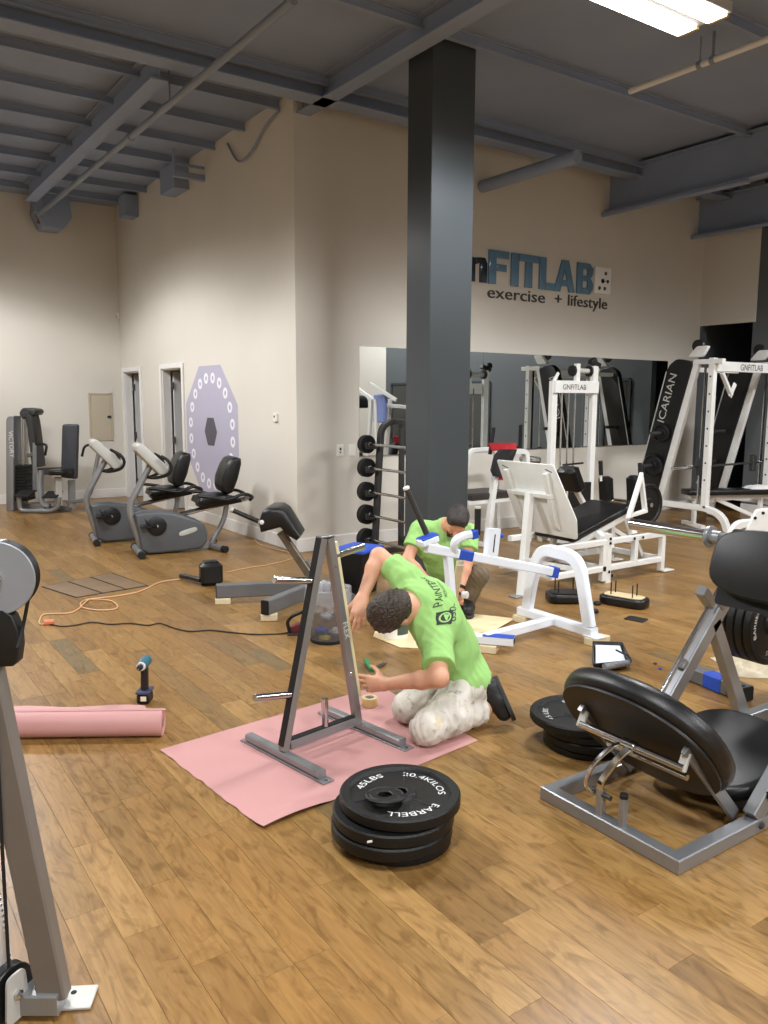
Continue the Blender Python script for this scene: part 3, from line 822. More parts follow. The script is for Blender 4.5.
mb.lathe([(0.024, 0.002), (0.02, 0.002), (0.02, L_-0.002), (0.024, L_-0.002)], ra_, dr_, 20, True); obj('core', mb, 'card', rt)
prof = [(RR*math.cos(a), RR*math.sin(a)+RR+0.0012) for a in [PI/2, PI/3, PI/6, 0, -PI/6, -PI/3]]
# loose tail behind the roll: peels off the top and settles on the floor
tail = [(0.0, 2*RR+0.003), (0.03, 2*RR), (0.06, 0.095), (0.085, 0.055), (0.12, 0.02), (0.18, 0.006), (0.25, 0.004), (0.32, 0.006), (0.36, 0.012)]
vv = []; ns = 14
for k in range(ns+1):
    q = ra_-dr_*0.02+dr_*((L_-0.0)*k/ns); wv = 1+0.04*math.sin(k*1.1)
    for (a, h) in tail: vv.append(V((q.x, q.y, 0))+dr_*(a*0.55)+nr*(a*wv)+zz*h)
kk = len(tail); ff = []
for k in range(ns):
    for j in range(kk-1): ff.append((k*kk+j, (k+1)*kk+j, (k+1)*kk+j+1, k*kk+j+1))
mb = MB(); mb.add(vv, ff); mb.add([p-zz*0.0008+nr*0.0003 for p in vv], [tuple(reversed(f)) for f in ff]); obj('loose_end', mb, 'pink_paper', rt, sharp=60)

# ---- cordless drill standing on its battery, chuck towards the viewer
M['drill_teal'] = mat('drill_teal', (52, 104, 120), 0.4, 0, 0.05, 20)
M['drill_navy'] = mat('drill_navy', (56, 62, 92), 0.45)
dp = fl(143.5, 704)+FH*0.03; fv = -FH; rv = RH
dt = thing('cordless_drill', 'teal and black cordless drill standing upright on its battery', 'drill', dp)
rm = Matrix((rv, fv, zz)).transposed()
mb = MB(); mb.box(dp+zz*0.028, (0.066, 0.09, 0.055), rm, 0.008); bt = obj('battery', mb, 'black_plastic', dt)
mb = MB(); mb.box(dp+zz*0.064, (0.072, 0.1, 0.016), rm, 0.006); obj('base', mb, 'drill_navy', dt)
mb = MB(); mb.box(dp+fv*0.0455+zz*0.034+rv*0.005, (0.03, 0.002, 0.026), rm, 0); obj('sticker', mb, mat('sticker', (240, 236, 205), 0.6), bt)
mb = MB(); mb.sweep([dp+zz*0.07-fv*0.0, dp+zz*0.12-fv*0.006, dp+zz*0.19-fv*0.014], rect(0.034, 0.044, 0.012), fv); obj('handle', mb, 'black_plastic', dt)
mb = MB(); mb.box(dp+zz*0.172+fv*0.018, (0.016, 0.014, 0.03), rm, 0.004); obj('trigger', mb, 'black_plastic', dt)
hc = dp+zz*0.215
mb = MB(); mb.lathe([(0.018, -0.07), (0.028, -0.058), (0.029, 0.03), (0.026, 0.045)], hc, fv, 20); hd = obj('motor_housing', mb, 'drill_teal', dt)
mb = MB(); mb.lathe([(0.012, 0.058), (0.023, 0.056), (0.024, 0.045), (0.02, 0.044)], hc, fv, 18); obj('collar', mb, 'print_white', hd)
mb = MB(); mb.lathe([(0.016, 0.052), (0.015, 0.078), (0.008, 0.086)], hc, fv, 16); obj('chuck', mb, 'black_plastic', hd)
mb = MB(); mb.lathe([(0.004, 0.08), (0.004, 0.105), (0.001, 0.11)], hc, fv, 8); obj('bit', mb, 'chrome', hd)

# ---- weight plates
def plate_geo(r=0.225, th=0.04, hub=0.058, hole=0.026):
    mb = MB(); rim = r*0.16
    mb.lathe([(hole, 0.004), (hole, th-0.004), (hole+0.004, th-0.001), (hub-0.004, th-0.001), (hub, th-0.004), (hub+0.006, th*0.72), (r-rim-0.006, th*0.70), (r-rim, th-0.004),
              (r-rim+0.004, th), (r-0.006, th), (r, th-0.006), (r, 0.006), (r-0.006, 0), (r-rim+0.004, 0), (r-rim, 0.005), (r-rim-0.006, th*0.28), (hub+0.006, th*0.28), (hub, 0.003), (hub-0.004, 0.0)], (0, 0, 0), (0, 0, 1), 48, True)
    return mb
def place(mb, mat4):
    for i, p in enumerate(mb.v): mb.v[i] = mat4@p
    return mb
def plate(name, label, M4, r=0.225, th=0.04, group=None, words=None, cat='weight plate', ribs=True):
    """M4: plate lies in its local XY, face +Z"""
    base_ = M4@V((0, 0, 0))
    t = thing(name, label, cat, base_, group)
    obj('disc', place(plate_geo(r, th), M4), 'cast_iron', t)
    if ribs:
        for a in (0.5, 0.5+2*PI/3, 0.5+4*PI/3):
            mb = MB(); mb.box((r*0.53*math.cos(a), r*0.53*math.sin(a), th*0.70), (r*0.5, 0.006, 0.006), a); obj('rib', place(mb, M4), 'cast_iron', t)
    if words:
        for (wd, ang, size, rad) in words:
            ca, sa = math.cos(ang), math.sin(ang)
            mb = text_mb(wd, size, (0, 0, th*0.705), (sa, -ca, 0), (ca, sa, 0), 0.0015, True, 1.25, None, rad)
            obj('lettering', place(mb, M4), 'print_white', t)
    return t
def lay(x, y, z, rz=0, tilt=(0, 0)):
    return Matrix.Translation((x, y, z))@Matrix.Rotation(tilt[0], 4, 'X')@Matrix.Rotation(tilt[1], 4, 'Y')@Matrix.Rotation(rz, 4, 'Z')
# angles are in world; image-up on the floor is FH (angle 90deg-YAW), image-right is RH
up_a = PI/2-YAW
S0 = V((1.63, 2.28, 0))
stack = [(S0+RH*0.01+FH*0.01, 0.0, 0.20, 'bottom plate, smallest of the black stack beside the pink sheet', None, 0.04),
         (S0-RH*0.012-FH*0.004, 0.0405, 0.225, 'lower black plate in the stack beside the pink sheet', None, 0.047),
         (S0-RH*0.006, 0.088, 0.225, 'middle black plate with a white chip in the stack beside the pink sheet', None, 0.047),
         (S0+RH*0.018+FH*0.022, 0.1355, 0.225, 'top black 45 pound plate of the stack beside the pink sheet', [('45LBS', up_a+R(34), 0.042, 0.142), ('20.4KILOS', up_a-R(66), 0.040, 0.142), ('BARBELL', up_a-R(178), 0.040, 0.142)], 0.045)]
for (c, z, r_, lab, wd, th) in stack:
    plate('weight_plate', lab, lay(c.x, c.y, z, 0.3), r_, th, 'black plates stacked beside the pink sheet', wd)
c = S0-RH*0.12-FH*0.19; c = S0-RH*0.006+(-RH*0.35-FH*0.937)*0.2255
mb = MB(); mb.box((c.x, c.y, 0.112), (0.03, 0.003, 0.008), -YAW+R(18)); obj('paint_chip', mb, 'print_white', bpy.data.objects['weight_plate.002'])
c = S0-RH*0.038-FH*0.035
plate('small_weight_plate', 'small black plate lying on top of the plate stack by the pink sheet', lay(c.x, c.y, 0.183, 0.2, (R(-4), R(3))), 0.073, 0.013, None, None, ribs=False)

# ---- roll of masking tape on the sheet
M['tape_cream'] = mat('tape_cream', (222, 196, 140), 0.55)
tp = fl(369.5, 706); tt = thing('tape_roll', 'cream masking tape roll on the pink sheet by the kneeling man', 'tape roll', tp+zz*0.004)
mb = MB(); mb.lathe([(0.026, 0), (0.041, 0), (0.042, 0.002), (0.042, 0.043), (0.041, 0.045), (0.026, 0.045)], tp+zz*0.005, zz, 28, True); obj('tape', mb, 'tape_cream', tt)
mb = MB(); mb.lathe([(0.026, 0), (0.023, 0), (0.023, 0.045), (0.026, 0.045)], tp+zz*0.005, zz, 24, True); obj('core', mb, 'bike_light', tt)

# ---- paint brush / scraper with a green end behind the hand
bp_ = fl(366, 668); bt = thing('putty_knife', 'green handled scraper lying on the floor behind the hand', 'scraper', bp_)
a, b = fl(366, 663)+zz*0.018, fl(372, 672)+zz*0.012; mb = MB(); mb.tube([a, a.lerp(b, 0.5), b], 0.016, 12); obj('handle', mb, mat('green_plastic', (44, 130, 74), 0.4), bt)
a2, b2 = fl(372, 671)+zz*0.01, fl(385, 665)+zz*0.012; mb = MB(); mb.bar(a2, b2, 0.03, 0.006, zz); obj('blade', mb, 'dark_steel', bt)

# ---- floor hatch
M['hatch'] = mat('hatch_wood', (128, 104, 78), 0.4, 0, 0.08, 6)
h0, h1, h2, h3 = fl(41, 587), fl(76, 598), fl(149, 586), fl(112, 573)
ht = thing('floor_hatch', 'flush floor hatch of brown panels outlined in black', 'floor hatch', (h0+h2)/2)
mb = MB(); mb.prism([p+zz*0.0005 for p in (h0, h1, h2, h3)], zz*0.002); obj('frame', mb, 'rubber', ht)
def hp(s_, t): return (h0*(1-s_)+h3*s_)*(1-t)+(h1*(1-s_)+h2*s_)*t
for (s0, s1, t0, t1) in ((0.015, 0.985, 0.02, 0.0), ):
    pass
for (s0, s1, t0, t1) in ((0.02, 0.34, 0.02, 0.97), (0.37, 0.66, 0.02, 0.97), (0.69, 0.98, 0.02, 0.97)):
    mb = MB(); mb.prism([hp(s0, t0)+zz*0.002, hp(s1, t0)+zz*0.002, hp(s1, t1)+zz*0.002, hp(s0, t1)+zz*0.002], zz*0.0025, 0.0008); obj('panel', mb, 'hatch', ht)

# ---- cords and the black power box
M['orange_cord'] = mat('orange_cord', (212, 166, 124), 0.55)
M['black_cord'] = mat('black_cord', (38, 32, 30), 0.6)
def spline(pts, n=6):
    P = [V(p) for p in pts]; P = [P[0]*2-P[1]]+P+[P[-1]*2-P[-2]]; out = []
    for i in range(1, len(P)-2):
        for k in range(n):
            t = k/n; a, b, c, d = P[i-1], P[i], P[i+1], P[i+2]
            out.append(0.5*((2*b)+(c-a)*t+(2*a-5*b+4*c-d)*t*t+(3*b-a-3*c+d)*t**3))
    out.append(P[-2]); return out
def cordpx(pts, r): return spline([fl(x, y)+zz*(r+0.0005+(q[0] if q else 0)) for (x, y, *q) in pts])
mb = MB(); mb.tube(cordpx([(179, 580), (160, 583), (140, 592), (115, 597), (85, 601), (82, 608), (100, 611), (117, 609), (112, 602), (92, 600), (86, 603, 0.004), (78, 610), (68, 614), (45, 615), (40, 620), (40, 625), (50, 624)], 0.006), 0.006, 8)
tag(obj('extension_cord', mb, 'orange_cord', loc=fl(90, 605)), 'orange extension cord coiled loosely on the floor left of the black box', 'cord')
mb = MB(); mb.tube(cordpx([(226, 573), (250, 568), (270, 565), (295, 558), (288, 553), (262, 546), (255, 540), (252, 534)], 0.005), 0.005, 8)
tag(obj('extension_cord', mb, 'orange_cord', loc=fl(262, 560)), 'orange cord running from the black box to the baseboard', 'cord')
mb = MB(); mb.tube(cordpx([(50, 625), (62, 627), (75, 626), (92, 623), (110, 625), (130, 624), (148, 626), (160, 624), (175, 629), (190, 632), (210, 631), (230, 633), (252, 635), (270, 635), (285, 634), (292, 632)], 0.005), 0.005, 8)
tag(obj('tool_cord', mb, 'black_cord', loc=fl(160, 628)), 'black power cord trailing across the floor to the saw', 'cord')
mb = MB(); a, b = fl(44, 625)+zz*0.018, fl(54, 624)+zz*0.018; mb.sweep([a, a.lerp(b, 0.4), b], rect(0.05, 0.034, 0.012), zz)
tag(obj('cord_plug', mb, mat('plug_orange', (214, 122, 88), 0.5), loc=fl(50, 625)), 'orange plug where the orange and black cords join', 'plug')
bx = fl(209, 587)+FH*0.09; bt = thing('power_box', 'black upright power box on the floor beside the grey machine foot', 'power box', bx)
rm = Matrix.Rotation(-YAW+0.35, 3, 'Z')
mb = MB(); mb.box(bx+zz*0.105, (0.19, 0.17, 0.2), rm, 0.03); bd = obj('body', mb, 'black_plastic', bt)
mb = MB(); mb.box(bx+zz*0.205, (0.12, 0.1, 0.02), rm, 0.008); obj('lid', mb, 'black_vinyl', bt)
for q in (-0.06, 0.06):
    mb = MB(); mb.box(bx+rm@V((q, 0, 0))+zz*0.004, (0.04, 0.12, 0.01), rm, 0.002); obj('foot', mb, 'rubber', bt)
a = bx+rm@V((-0.09, -0.02, 0.05)); b = fl(181, 579)+zz*0.03
mb = MB(); mb.tube([a, a.lerp(b, 0.5)+zz*0.005, b], 0.022, 10); obj('nozzle', mb, 'black_plastic', bt)

# ================================================================== LARGE MACHINES IN FRONT
# ---- 45 degree leg press at the right
lp = thing('leg_press', 'silver leg press with big black backrest and seat at the lower right', 'leg press', (2.9, 1.86, 0))
Y0, Y1 = 1.565, 2.165
T_ = 0.055
M['press_steel'] = mat('press_steel', (150, 152, 155), 0.3, 0.6, 0.05, 6)
mb = MB(); mb.bars([(4.6, Y1, T_/2), (2.325, Y1, T_/2), (2.325, Y0, T_/2), (4.6, Y0, T_/2)], T_, T_, zz, 0.004); obj('base_frame', mb, 'press_steel', lp)
for (x, nm) in ((2.93, 0), (3.95, 1)):
    mb = MB(); mb.bar((x, Y0+T_/2, T_/2), (x, Y1-T_/2, T_/2), T_*0.9, T_*0.9, zz); obj('cross_member', mb, 'press_steel', lp)
# backrest
bv = V((-0.26, 0, 0.33)).normalized(); bn = V((0.33, 0, 0.26)).normalized(); by = V((0, 1, 0))
bc = V((2.505, (Y0+Y1)/2+0.03, 0.312))
def pad_obj(name, c, u, v, n_, ru, rv, th, material, parent, p=3.2, ch=0.03, seg=40):
    mb = MB(); mb.prism(loop_shape(c, u, v, ru, rv, seg, p), V(n_)*th, ch); return obj(name, mb, material, parent, 50)
bk = pad_obj('backrest', bc+bn*0.012, by, bv, bn, 0.36, 0.295, 0.095, 'black_vinyl', lp, 2.25, 0.035)
mb = MB(); mb.prism(loop_shape(bc, by, bv, 0.342, 0.277, 40, 2.25), bn*0.014, 0.003); obj('back_board', mb, 'black_plastic', bk)
for y_ in (Y0+0.06, Y1-0.06):
    mb = MB(); a = V((2.76, y_, 0.05)); b = V((2.43, y_, 0.40)); mb.bar(a, b, 0.02, 0.05, bv.cross(by), 0.003); obj('back_arm', mb, 'press_steel', lp)
t0, t1 = ony(580, 724, 2.09), ony(684, 776, 1.60)
t0 = V((2.42, 2.10, 0.325)); t1 = V((2.42, 1.62, 0.325))
mb = MB(); mb.tube([t0, t1], 0.016, 14); obj('adjust_tube', mb, 'chrome', lp)
mb = MB(); mb.tube([t0+V((0.05, -0.1, -0.055)), t1+V((0.05, 0.02, -0.055))], 0.012, 12); obj('adjust_tube', mb, 'chrome', lp)
for y_ in (2.10, 1.63):
    mb = MB(); mb.bar(V((2.415, y_, 0.315)), V((2.415, y_, 0.315))+bn*0.06+bv*0.03, 0.018, 0.035, by); obj('bracket_tab', mb, 'bike_light', lp)
# ladder post and catch linkage on the rear bar
p1 = V((2.325, 1.905, T_)); p2 = V((2.325, 1.80, T_))
tip = V((2.415, 1.855, 0.325))
mb = MB(); mb.bar(p1, p1+V((0, 0, 0.10)), 0.03, 0.03, by); lk = obj('catch_post', mb, 'press_steel', lp)
c1 = p1+V((-0.005, 0, 0.085))
mb = MB(); mb.sweep(spline([c1, c1+V((-0.005, -0.005, 0.05)), c1+V((0.03, -0.03, 0.12)), c1+V((0.05, -0.05, 0.16)), tip+V((0, -0.02, 0.01))], 5), rect(0.013, 0.026, 0.004), by); obj('catch_arm', mb, 'chrome', lp)
mb = MB(); mb.sweep(spline([c1+V((-0.01, 0.03, -0.01)), c1+V((-0.025, 0.05, 0.03)), c1+V((-0.005, 0.03, 0.11)), c1+V((0.05, 0.0, 0.17)), tip+V((0.0, 0.03, 0.0))], 5), rect(0.012, 0.018, 0.004), by); obj('catch_link', mb, 'chrome', lp)
mb = MB(); mb.tube([c1+V((0, 0.04, 0)), c1+V((0, -0.05, 0))], 0.010, 10); obj('pivot_bolt', mb, 'dark_steel', lk)
mb = MB(); mb.bar(p2, p2+V((0.0, 0, 0.11)), 0.028, 0.028, by); st = obj('stop_post', mb, 'press_steel', lp)
mb = MB(); mb.cyl(p2+V((0.0, 0, 0.108)), p2+V((0, 0, 0.126)), 0.016, 14); obj('post_cap', mb, 'rubber', st)
mb = MB(); mb.cyl(tip+by*0.03, tip-by*0.03, 0.024, 16); obj('pivot_boss', mb, 'chrome', lp)
# seat
sv = V((0.96, 0, 0.27)).normalized(); sn = V((-0.27, 0, 0.96)).normalized()
sc_ = V((3.04, (Y0+Y1)/2-0.02, 0.11))
pad_obj('seat', sc_, by, sv, sn, 0.255, 0.27, 0.075, 'black_vinyl', lp, 2.9)
mb = MB(); mb.bar(sc_-sv*0.2-sn*0.02, sc_+sv*0.24-sn*0.02, 0.2, 0.03, sn); obj('seat_frame', mb, 'press_steel', lp)
# gusset plate rising from the near rail, and seat post
mb = MB(); mb.bar((2.78, Y0, T_), (3.12, Y0, 0.36), 0.05, 0.075, (0, 0, 1)); g_ = obj('seat_strut', mb, 'press_steel', lp)
mb = MB(); c = V((2.80, Y0-0.027, 0.03)); mb.lathe([(0.014, 0), (0.014, 0.008), (0.008, 0.012)], c, (0, -1, 0), 10); obj('bolt', mb, 'dark_steel', g_)
mb = MB(); mb.bar((2.95, Y1, T_), (2.95, Y1-0.05, 0.15), 0.05, 0.05); obj('seat_strut', mb, 'press_steel', lp)
# inclined rails, both sides
rd = V((0.44, 0, 0.47)).normalized(); rn = V((-rd.z, 0, rd.x))
for y_ in (Y1+0.035, Y0-0.035):
    a = V((2.86, y_, 0.03)); a = onx(655, 712, 2.86) if False else V((2.96, y_, 0.06)); b = V((3.72, y_, 0.06+0.76*0.47/0.44))
    mb = MB(); mb.bar(a, b, 0.05, 0.075, rn, 0.005); rl = obj('rail', mb, 'press_steel', lp)
    mb = MB(); mb.tube([a+rn*0.075+rd*0.08, b+rn*0.075], 0.013, 12); obj('guide_rod', mb, 'chrome', rl)
    mb = MB(); mb.box(a+rd*0.02+rn*0.075, (0.05, 0.06, 0.05), Matrix((rd, by, rn)).transposed()); obj('rod_block', mb, 'press_steel', rl)
    mb = MB(); mb.cyl(a+rn*0.1+rd*0.02, a+rn*0.15-rd*0.03, 0.018, 12); obj('bumper', mb, 'rubber', rl)
    mb = MB(); c = a+rd*0.42+rn*0.05; mb.box(c, (0.05, 0.052, 0.03), Matrix((rd, by, rn)).transposed(), 0.004); obj('stop_tab', mb, 'press_steel', rl)
    mb = MB(); c = a+rd*0.75+rn*0.13; mb.box(c, (0.05, 0.05, 0.12), Matrix((rd, by, rn)).transposed(), 0.004); obj('safety_stop', mb, 'press_steel', rl)
    c = a+rd*0.72
    mb = MB(); mb.bar(c-rd*0.02, V((c.x+0.30, y_, 0.03)), 0.05, 0.07, (1, 0, 0), 0.005); obj('brace', mb, 'press_steel', lp)
# carriage with foot pad
fc = V((3.30, (Y0+Y1)/2-0.085, 0.905)); fv_ = V((0.10, 0, 0.30)).normalized(); fn = V((-0.30, 0, 0.10)).normalized()
pad_obj('foot_pad', fc+fn*0.0, by, fv_, fn, 0.33, 0.155, 0.05, 'black_vinyl', lp, 3.4, 0.012)
mb = MB(); mb.prism(rounded([fc+by*0.29+fv_*0.15, fc-by*0.29+fv_*0.15, fc-by*0.29-fv_*0.2, fc+by*0.29-fv_*0.2], 0.02, 3), -fn*0.012); cp_ = obj('carriage_plate', mb, 'black_steel', lp)
for s_ in (0.28, -0.28):
    mb = MB(); c = fc+by*s_; q = c-fn*0.26
    mb.prism([c+fv_*0.10-fn*0.012, c-fv_*0.20-fn*0.012, c-fv_*0.22-fn*0.06, q-fv_*0.02, q+fv_*0.12, c+fv_*0.14-fn*0.1], by*0.01*(-1 if s_ > 0 else 1)); obj('carriage_side', mb, 'press_steel', lp)
hx = V((3.40, 0, 0.985))
for (ya, yb) in ((Y1+0.01, Y1+0.50), (Y0-0.01, Y0-0.45)):
    sg_ = 1 if yb > ya else -1
    mb = MB(); mb.tube([(hx.x, ya, hx.z), (hx.x, yb, hx.z)], 0.030, 16); h_ = obj('weight_horn', mb, 'chrome', lp)
    mb = MB(); mb.lathe([(0.03, 0), (0.05, 0.0), (0.052, 0.004), (0.052, 0.014), (0.048, 0.018), (0.03, 0.018)], (hx.x, ya+sg_*0.03, hx.z), (0, sg_, 0), 22); mb.lathe([(0.034, 0), (0.034, 0.05)], (hx.x, ya-sg_*0.02, hx.z), (0, sg_, 0), 18); obj('collar', mb, 'press_steel', h_)
mb = MB(); mb.bar((hx.x, Y0, hx.z), (hx.x, Y1, hx.z), 0.05, 0.05, zz); obj('horn_beam', mb, 'press_steel', lp)
# storage horn for the plates
sh = V((4.09, Y1+0.06, 0.44))
mb = MB(); mb.bar((4.09, Y1, T_), (4.09, Y1, 0.47), 0.06, 0.06); mb.tube([(4.09, Y1, 0.44), (4.09, Y1+0.42, 0.44)], 0.024, 14); obj('storage_post', mb, 'press_steel', lp)
def face_minus_y(x, y, z, spin=0.0): return Matrix.Translation((x, y, z))@Matrix.Rotation(PI/2, 4, 'X')@Matrix.Rotation(spin, 4, 'Z')
for k in range(4):
    lab = ['black lettered plate hung nearest on the right leg press', 'second black plate hung on the right leg press', 'third black plate hung on the right leg press', 'last black plate hung farthest back on the right leg press'][k]
    plate('hung_weight_plate', lab, face_minus_y(sh.x, Y1+0.135+k*0.049, sh.z), 0.225, 0.045, 'plates hung on the right leg press', [('BARBELL', R(170), 0.036, 0.15), ('45 LBS', R(-80), 0.036, 0.15), ('STANDARD', R(50), 0.036, 0.15)] if k == 0 else None)

# ---- plates stacked on the floor behind its backrest
S1 = V((2.85, 2.455, 0))
for k, (off, z, r_, th, lab) in enumerate(((V((0.02, 0.0, 0)), 0.0, 0.20, 0.035, 'bottom black plate in the stack behind the leg press backrest'), (V((0.03, -0.01, 0)), 0.0355, 0.215, 0.04, 'second black plate from the floor behind the leg press backrest'),
        (V((0.02, 0.0, 0)), 0.076, 0.21, 0.04, 'third black plate from the floor behind the leg press backrest'), (V((-0.01, 0.03, 0)), 0.1165, 0.225, 0.04, 'lettered top plate of the stack behind the leg press backrest'))):
    c = S1+off
    plate('weight_plate', lab, lay(c.x, c.y, z, k*0.8), r_, th, 'plates stacked behind the leg press backrest', [('BARBELL', up_a+R(75), 0.036, 0.14), ('45 LBS', up_a-R(45), 0.036, 0.14), ('STANDARD', up_a+R(190), 0.036, 0.14)] if k == 3 else None)

M['guard_grey'] = mat('guard_grey', (140, 144, 150), 0.45, 0.2, 0.04, 6)
# ---- cable machine at the left edge
b0 = fl(58, 1012)
CP = Plane(b0)                          # the plane it stands in, facing the viewer
cm = thing('cable_machine', 'grey cable machine post with large pulley at the left edge', 'cable machine', b0)
nz = CP.n; ur = CP.u
lowc = CP(58, 1010); hi = CP(26.5, 860); dd = (hi-lowc).normalized()
lowc = lowc-dd*((lowc.z-0.05)/dd.z); topc = lowc+dd*(1.55/dd.z)
mb = MB(); mb.bar(lowc, topc, 0.05, 0.075, ur, 0.005); obj('post', mb, 'taupe_steel', cm)
mb = MB(); a = CP(52, 1008); a.z = 0.045; mb.bar(V((a.x, a.y, 0.045))+ur*0.03, V((a.x, a.y, 0.045))-ur*0.9, 0.075, 0.06, zz, 0.005); obj('base_beam', mb, 'silver', cm)
q = fl(72, 1000)
mb = MB(); mb.box((q.x, q.y, 0.006), (0.12, 0.085, 0.01), -YAW+0.08, 0.003); fp = obj('foot_plate', mb, 'bike_light', cm)
mb = MB(); q2 = fl(74, 996); mb.cyl((q2.x, q2.y, 0.0105), (q2.x, q2.y, 0.0125), 0.008, 12); obj('bolt_hole', mb, 'rubber', fp)
pc = CP(-1, 577)
mb = MB(); mb.lathe([(0.01, -0.03), (0.088, -0.03), (0.09, -0.026), (0.08, -0.014), (0.08, -0.004), (0.09, 0.008), (0.088, 0.012), (0.01, 0.012)], pc-ur*0.0, (nz+ur*0.12), 48); wh = obj('pulley_wheel', mb, 'black_plastic', cm)
mb = MB(); mb.lathe([(0.005, 0.013), (0.089, 0.013), (0.091, 0.015), (0.091, 0.018), (0.089, 0.02), (0.005, 0.02)], pc, (nz+ur*0.12), 48); obj('guard_disc', mb, 'guard_grey', wh)
mb = MB(); mb.lathe([(0.014, 0.02), (0.014, 0.028), (0.01, 0.034), (0.004, 0.036)], pc, (nz+ur*0.12), 14); obj('axle_bolt', mb, 'chrome', wh)
mb = MB(); mb.bar(pc+zz*0.085-ur*0.3+nz*0.0, pc+zz*0.085+ur*0.015, 0.05, 0.012, zz); mb.bar(pc-ur*0.55-nz*0.01, pc-ur*0.05-nz*0.01, 0.06, 0.06, zz); obj('pulley_arm', mb, 'silver', cm)
# black pulley bracket below
o_ = 0.02
pl = [CP(-22, 612, o_), CP(-6, 607, o_), CP(6, 608, o_), CP(15, 614, o_), CP(21, 628, o_), CP(22, 645, o_), CP(20, 660, o_), CP(16, 664, o_), CP(-22, 666, o_)]
mb = MB(); mb.prism(pl, -nz*0.04, 0.004); obj('lower_bracket', mb, 'black_plastic', cm)
mb = MB(); mb.bar(CP(-20, 640, 0), CP(-60, 640, 0), 0.03, 0.05, zz); obj('bracket_arm', mb, 'black_steel', cm)
mb = MB(); mb.tube(spline([CP(29.5, 592), CP(27, 606), CP(23, 626), CP(21.5, 645, 0.025)]), 0.0045, 8); obj('cable', mb, 'rubber', cm)
mb = MB(); mb.tube([CP(2, 664, 0.03), CP(1, 700, 0.03), CP(7, 830, 0.03), CP(14.5, 965, 0.03)], 0.0045, 8); obj('cable', mb, 'rubber', cm)
lc = CP(14, 992, 0.03)
ax = (ur*0.93+nz*0.36).normalized()
mb = MB(); mb.lathe([(0.006, -0.016), (0.07, -0.016), (0.072, -0.012), (0.062, 0.0), (0.072, 0.012), (0.07, 0.016), (0.006, 0.016)], V((lc.x, lc.y, 0.085)), ax, 32); w2 = obj('pulley_wheel', mb, 'black_plastic', cm)
for s_ in (-1, 1):
    c = V((lc.x, lc.y, 0.085))+ax*0.026*s_
    mb = MB(); f2 = zz.cross(ax).normalized(); mb.prism(rounded([c+f2*0.03+zz*0.06, c-f2*0.03+zz*0.06, c-f2*0.04-zz*0.07, c+f2*0.04-zz*0.07], 0.02, 4), ax*0.006*s_); obj('pulley_cheek', mb, 'bike_light', w2)
    mb = MB(); mb.lathe([(0.014, 0), (0.014, 0.008), (0.007, 0.014)], c+ax*0.006*s_, ax*s_, 6); obj('bolt', mb, 'chrome', w2)
# weight shroud plate at the very edge, a row of bright pins along its side
mb = MB(); mb.prism([CP(-40, 850, 0.0), CP(-2, 900, 0.0), CP(10, 968, 0.0), CP(-20, 985, 0.0), CP(-60, 975, 0.0)], -nz*0.02, 0.002); gp = obj('guard_plate', mb, 'white_steel', cm)
mb = MB()
for k in range(14):
    t = k/13; mb.sphere(CP(0+12*t, 893+72*t, 0.004), 0.004, 8)
o = obj('pins', mb, 'chrome', gp); o['kind'] = 'stuff'

# ================================================================== WHITE MACHINES
# ---- freshly painted bench frame with blue masking tape
bf = thing('bench_frame', 'freshly painted white bench frame with blue masking tape on wood blocks', 'bench frame', (3.7, 3.85, 0))
BX = 4.13; bz = 0.05
def W(name, mb, material='fresh_white', parent=None, **k): return obj(name, mb, material, parent or bf, **k)
mb = MB(); mb.bar((BX, 3.50, bz+0.03), (BX, 4.20, bz+0.03), 0.075, 0.06, zz, 0.006); mb.box((BX, 3.50, bz+0.006), (0.1, 0.12, 0.012)); W('rear_foot', mb)
arch = [(BX, 3.545, bz+0.06), (BX, 3.60, 0.33), (BX, 3.66, 0.56), (BX, 4.02, 0.575), (BX, 4.09, 0.33), (BX, 4.13, bz+0.06)]
mb = MB(); mb.bars(arch, 0.085, 0.055, (1, 0, 0), 0.008, 0.17, 8); W('arch', mb)
mb = MB(); mb.bar((BX-0.035, 3.86, bz+0.035), (3.42, 3.80, bz+0.035), 0.06, 0.06, zz, 0.006); W('spine', mb)
fa, fb2 = V((3.545, 3.655, bz+0.03)), V((3.17, 4.12, bz+0.03))
mb = MB(); mb.bar(fa, fb2, 0.075, 0.055, zz, 0.006); f1 = W('front_foot', mb)
fd = (fb2-fa).normalized()
mb = MB(); mb.bar(fa-fd*0.0015, fa+fd*0.004, 0.062, 0.042, zz, 0.002); W('end_cap', mb, 'rubber', f1)
mb = MB(); mb.bar(fa+fd*0.0+zz*0.029, fa+fd*0.2+zz*0.029, 0.078, 0.004, zz, 0.001); W('blue_tape', mb, 'blue_tape', f1)
bl, br = V((3.09, 4.0, 0.685)), V((BX-0.03, 3.835, 0.435))
mb = MB(); mb.bar(bl, br, 0.06, 0.06, zz, 0.006); beam = W('top_beam', mb)
bd = (br-bl).normalized(); bl_ = (br-bl).length
def wrap(t0, t1, s_=0.066):
    m_ = MB(); m_.bar(bl+bd*bl_*t0, bl+bd*bl_*t1, s_, s_, zz, 0.006); return m_
W('blue_tape', wrap(0.225, 0.325), 'blue_tape', beam); W('blue_tape', wrap(0.955, 1.0, 0.075), 'blue_tape', beam)
mb = MB(); p_ = bl+bd*bl_*0.155; mb.bar(V((p_.x, p_.y, p_.z-0.02)), V((3.30, 3.965, bz+0.055)), 0.05, 0.05, (1, 0, 0)); W('post', mb)
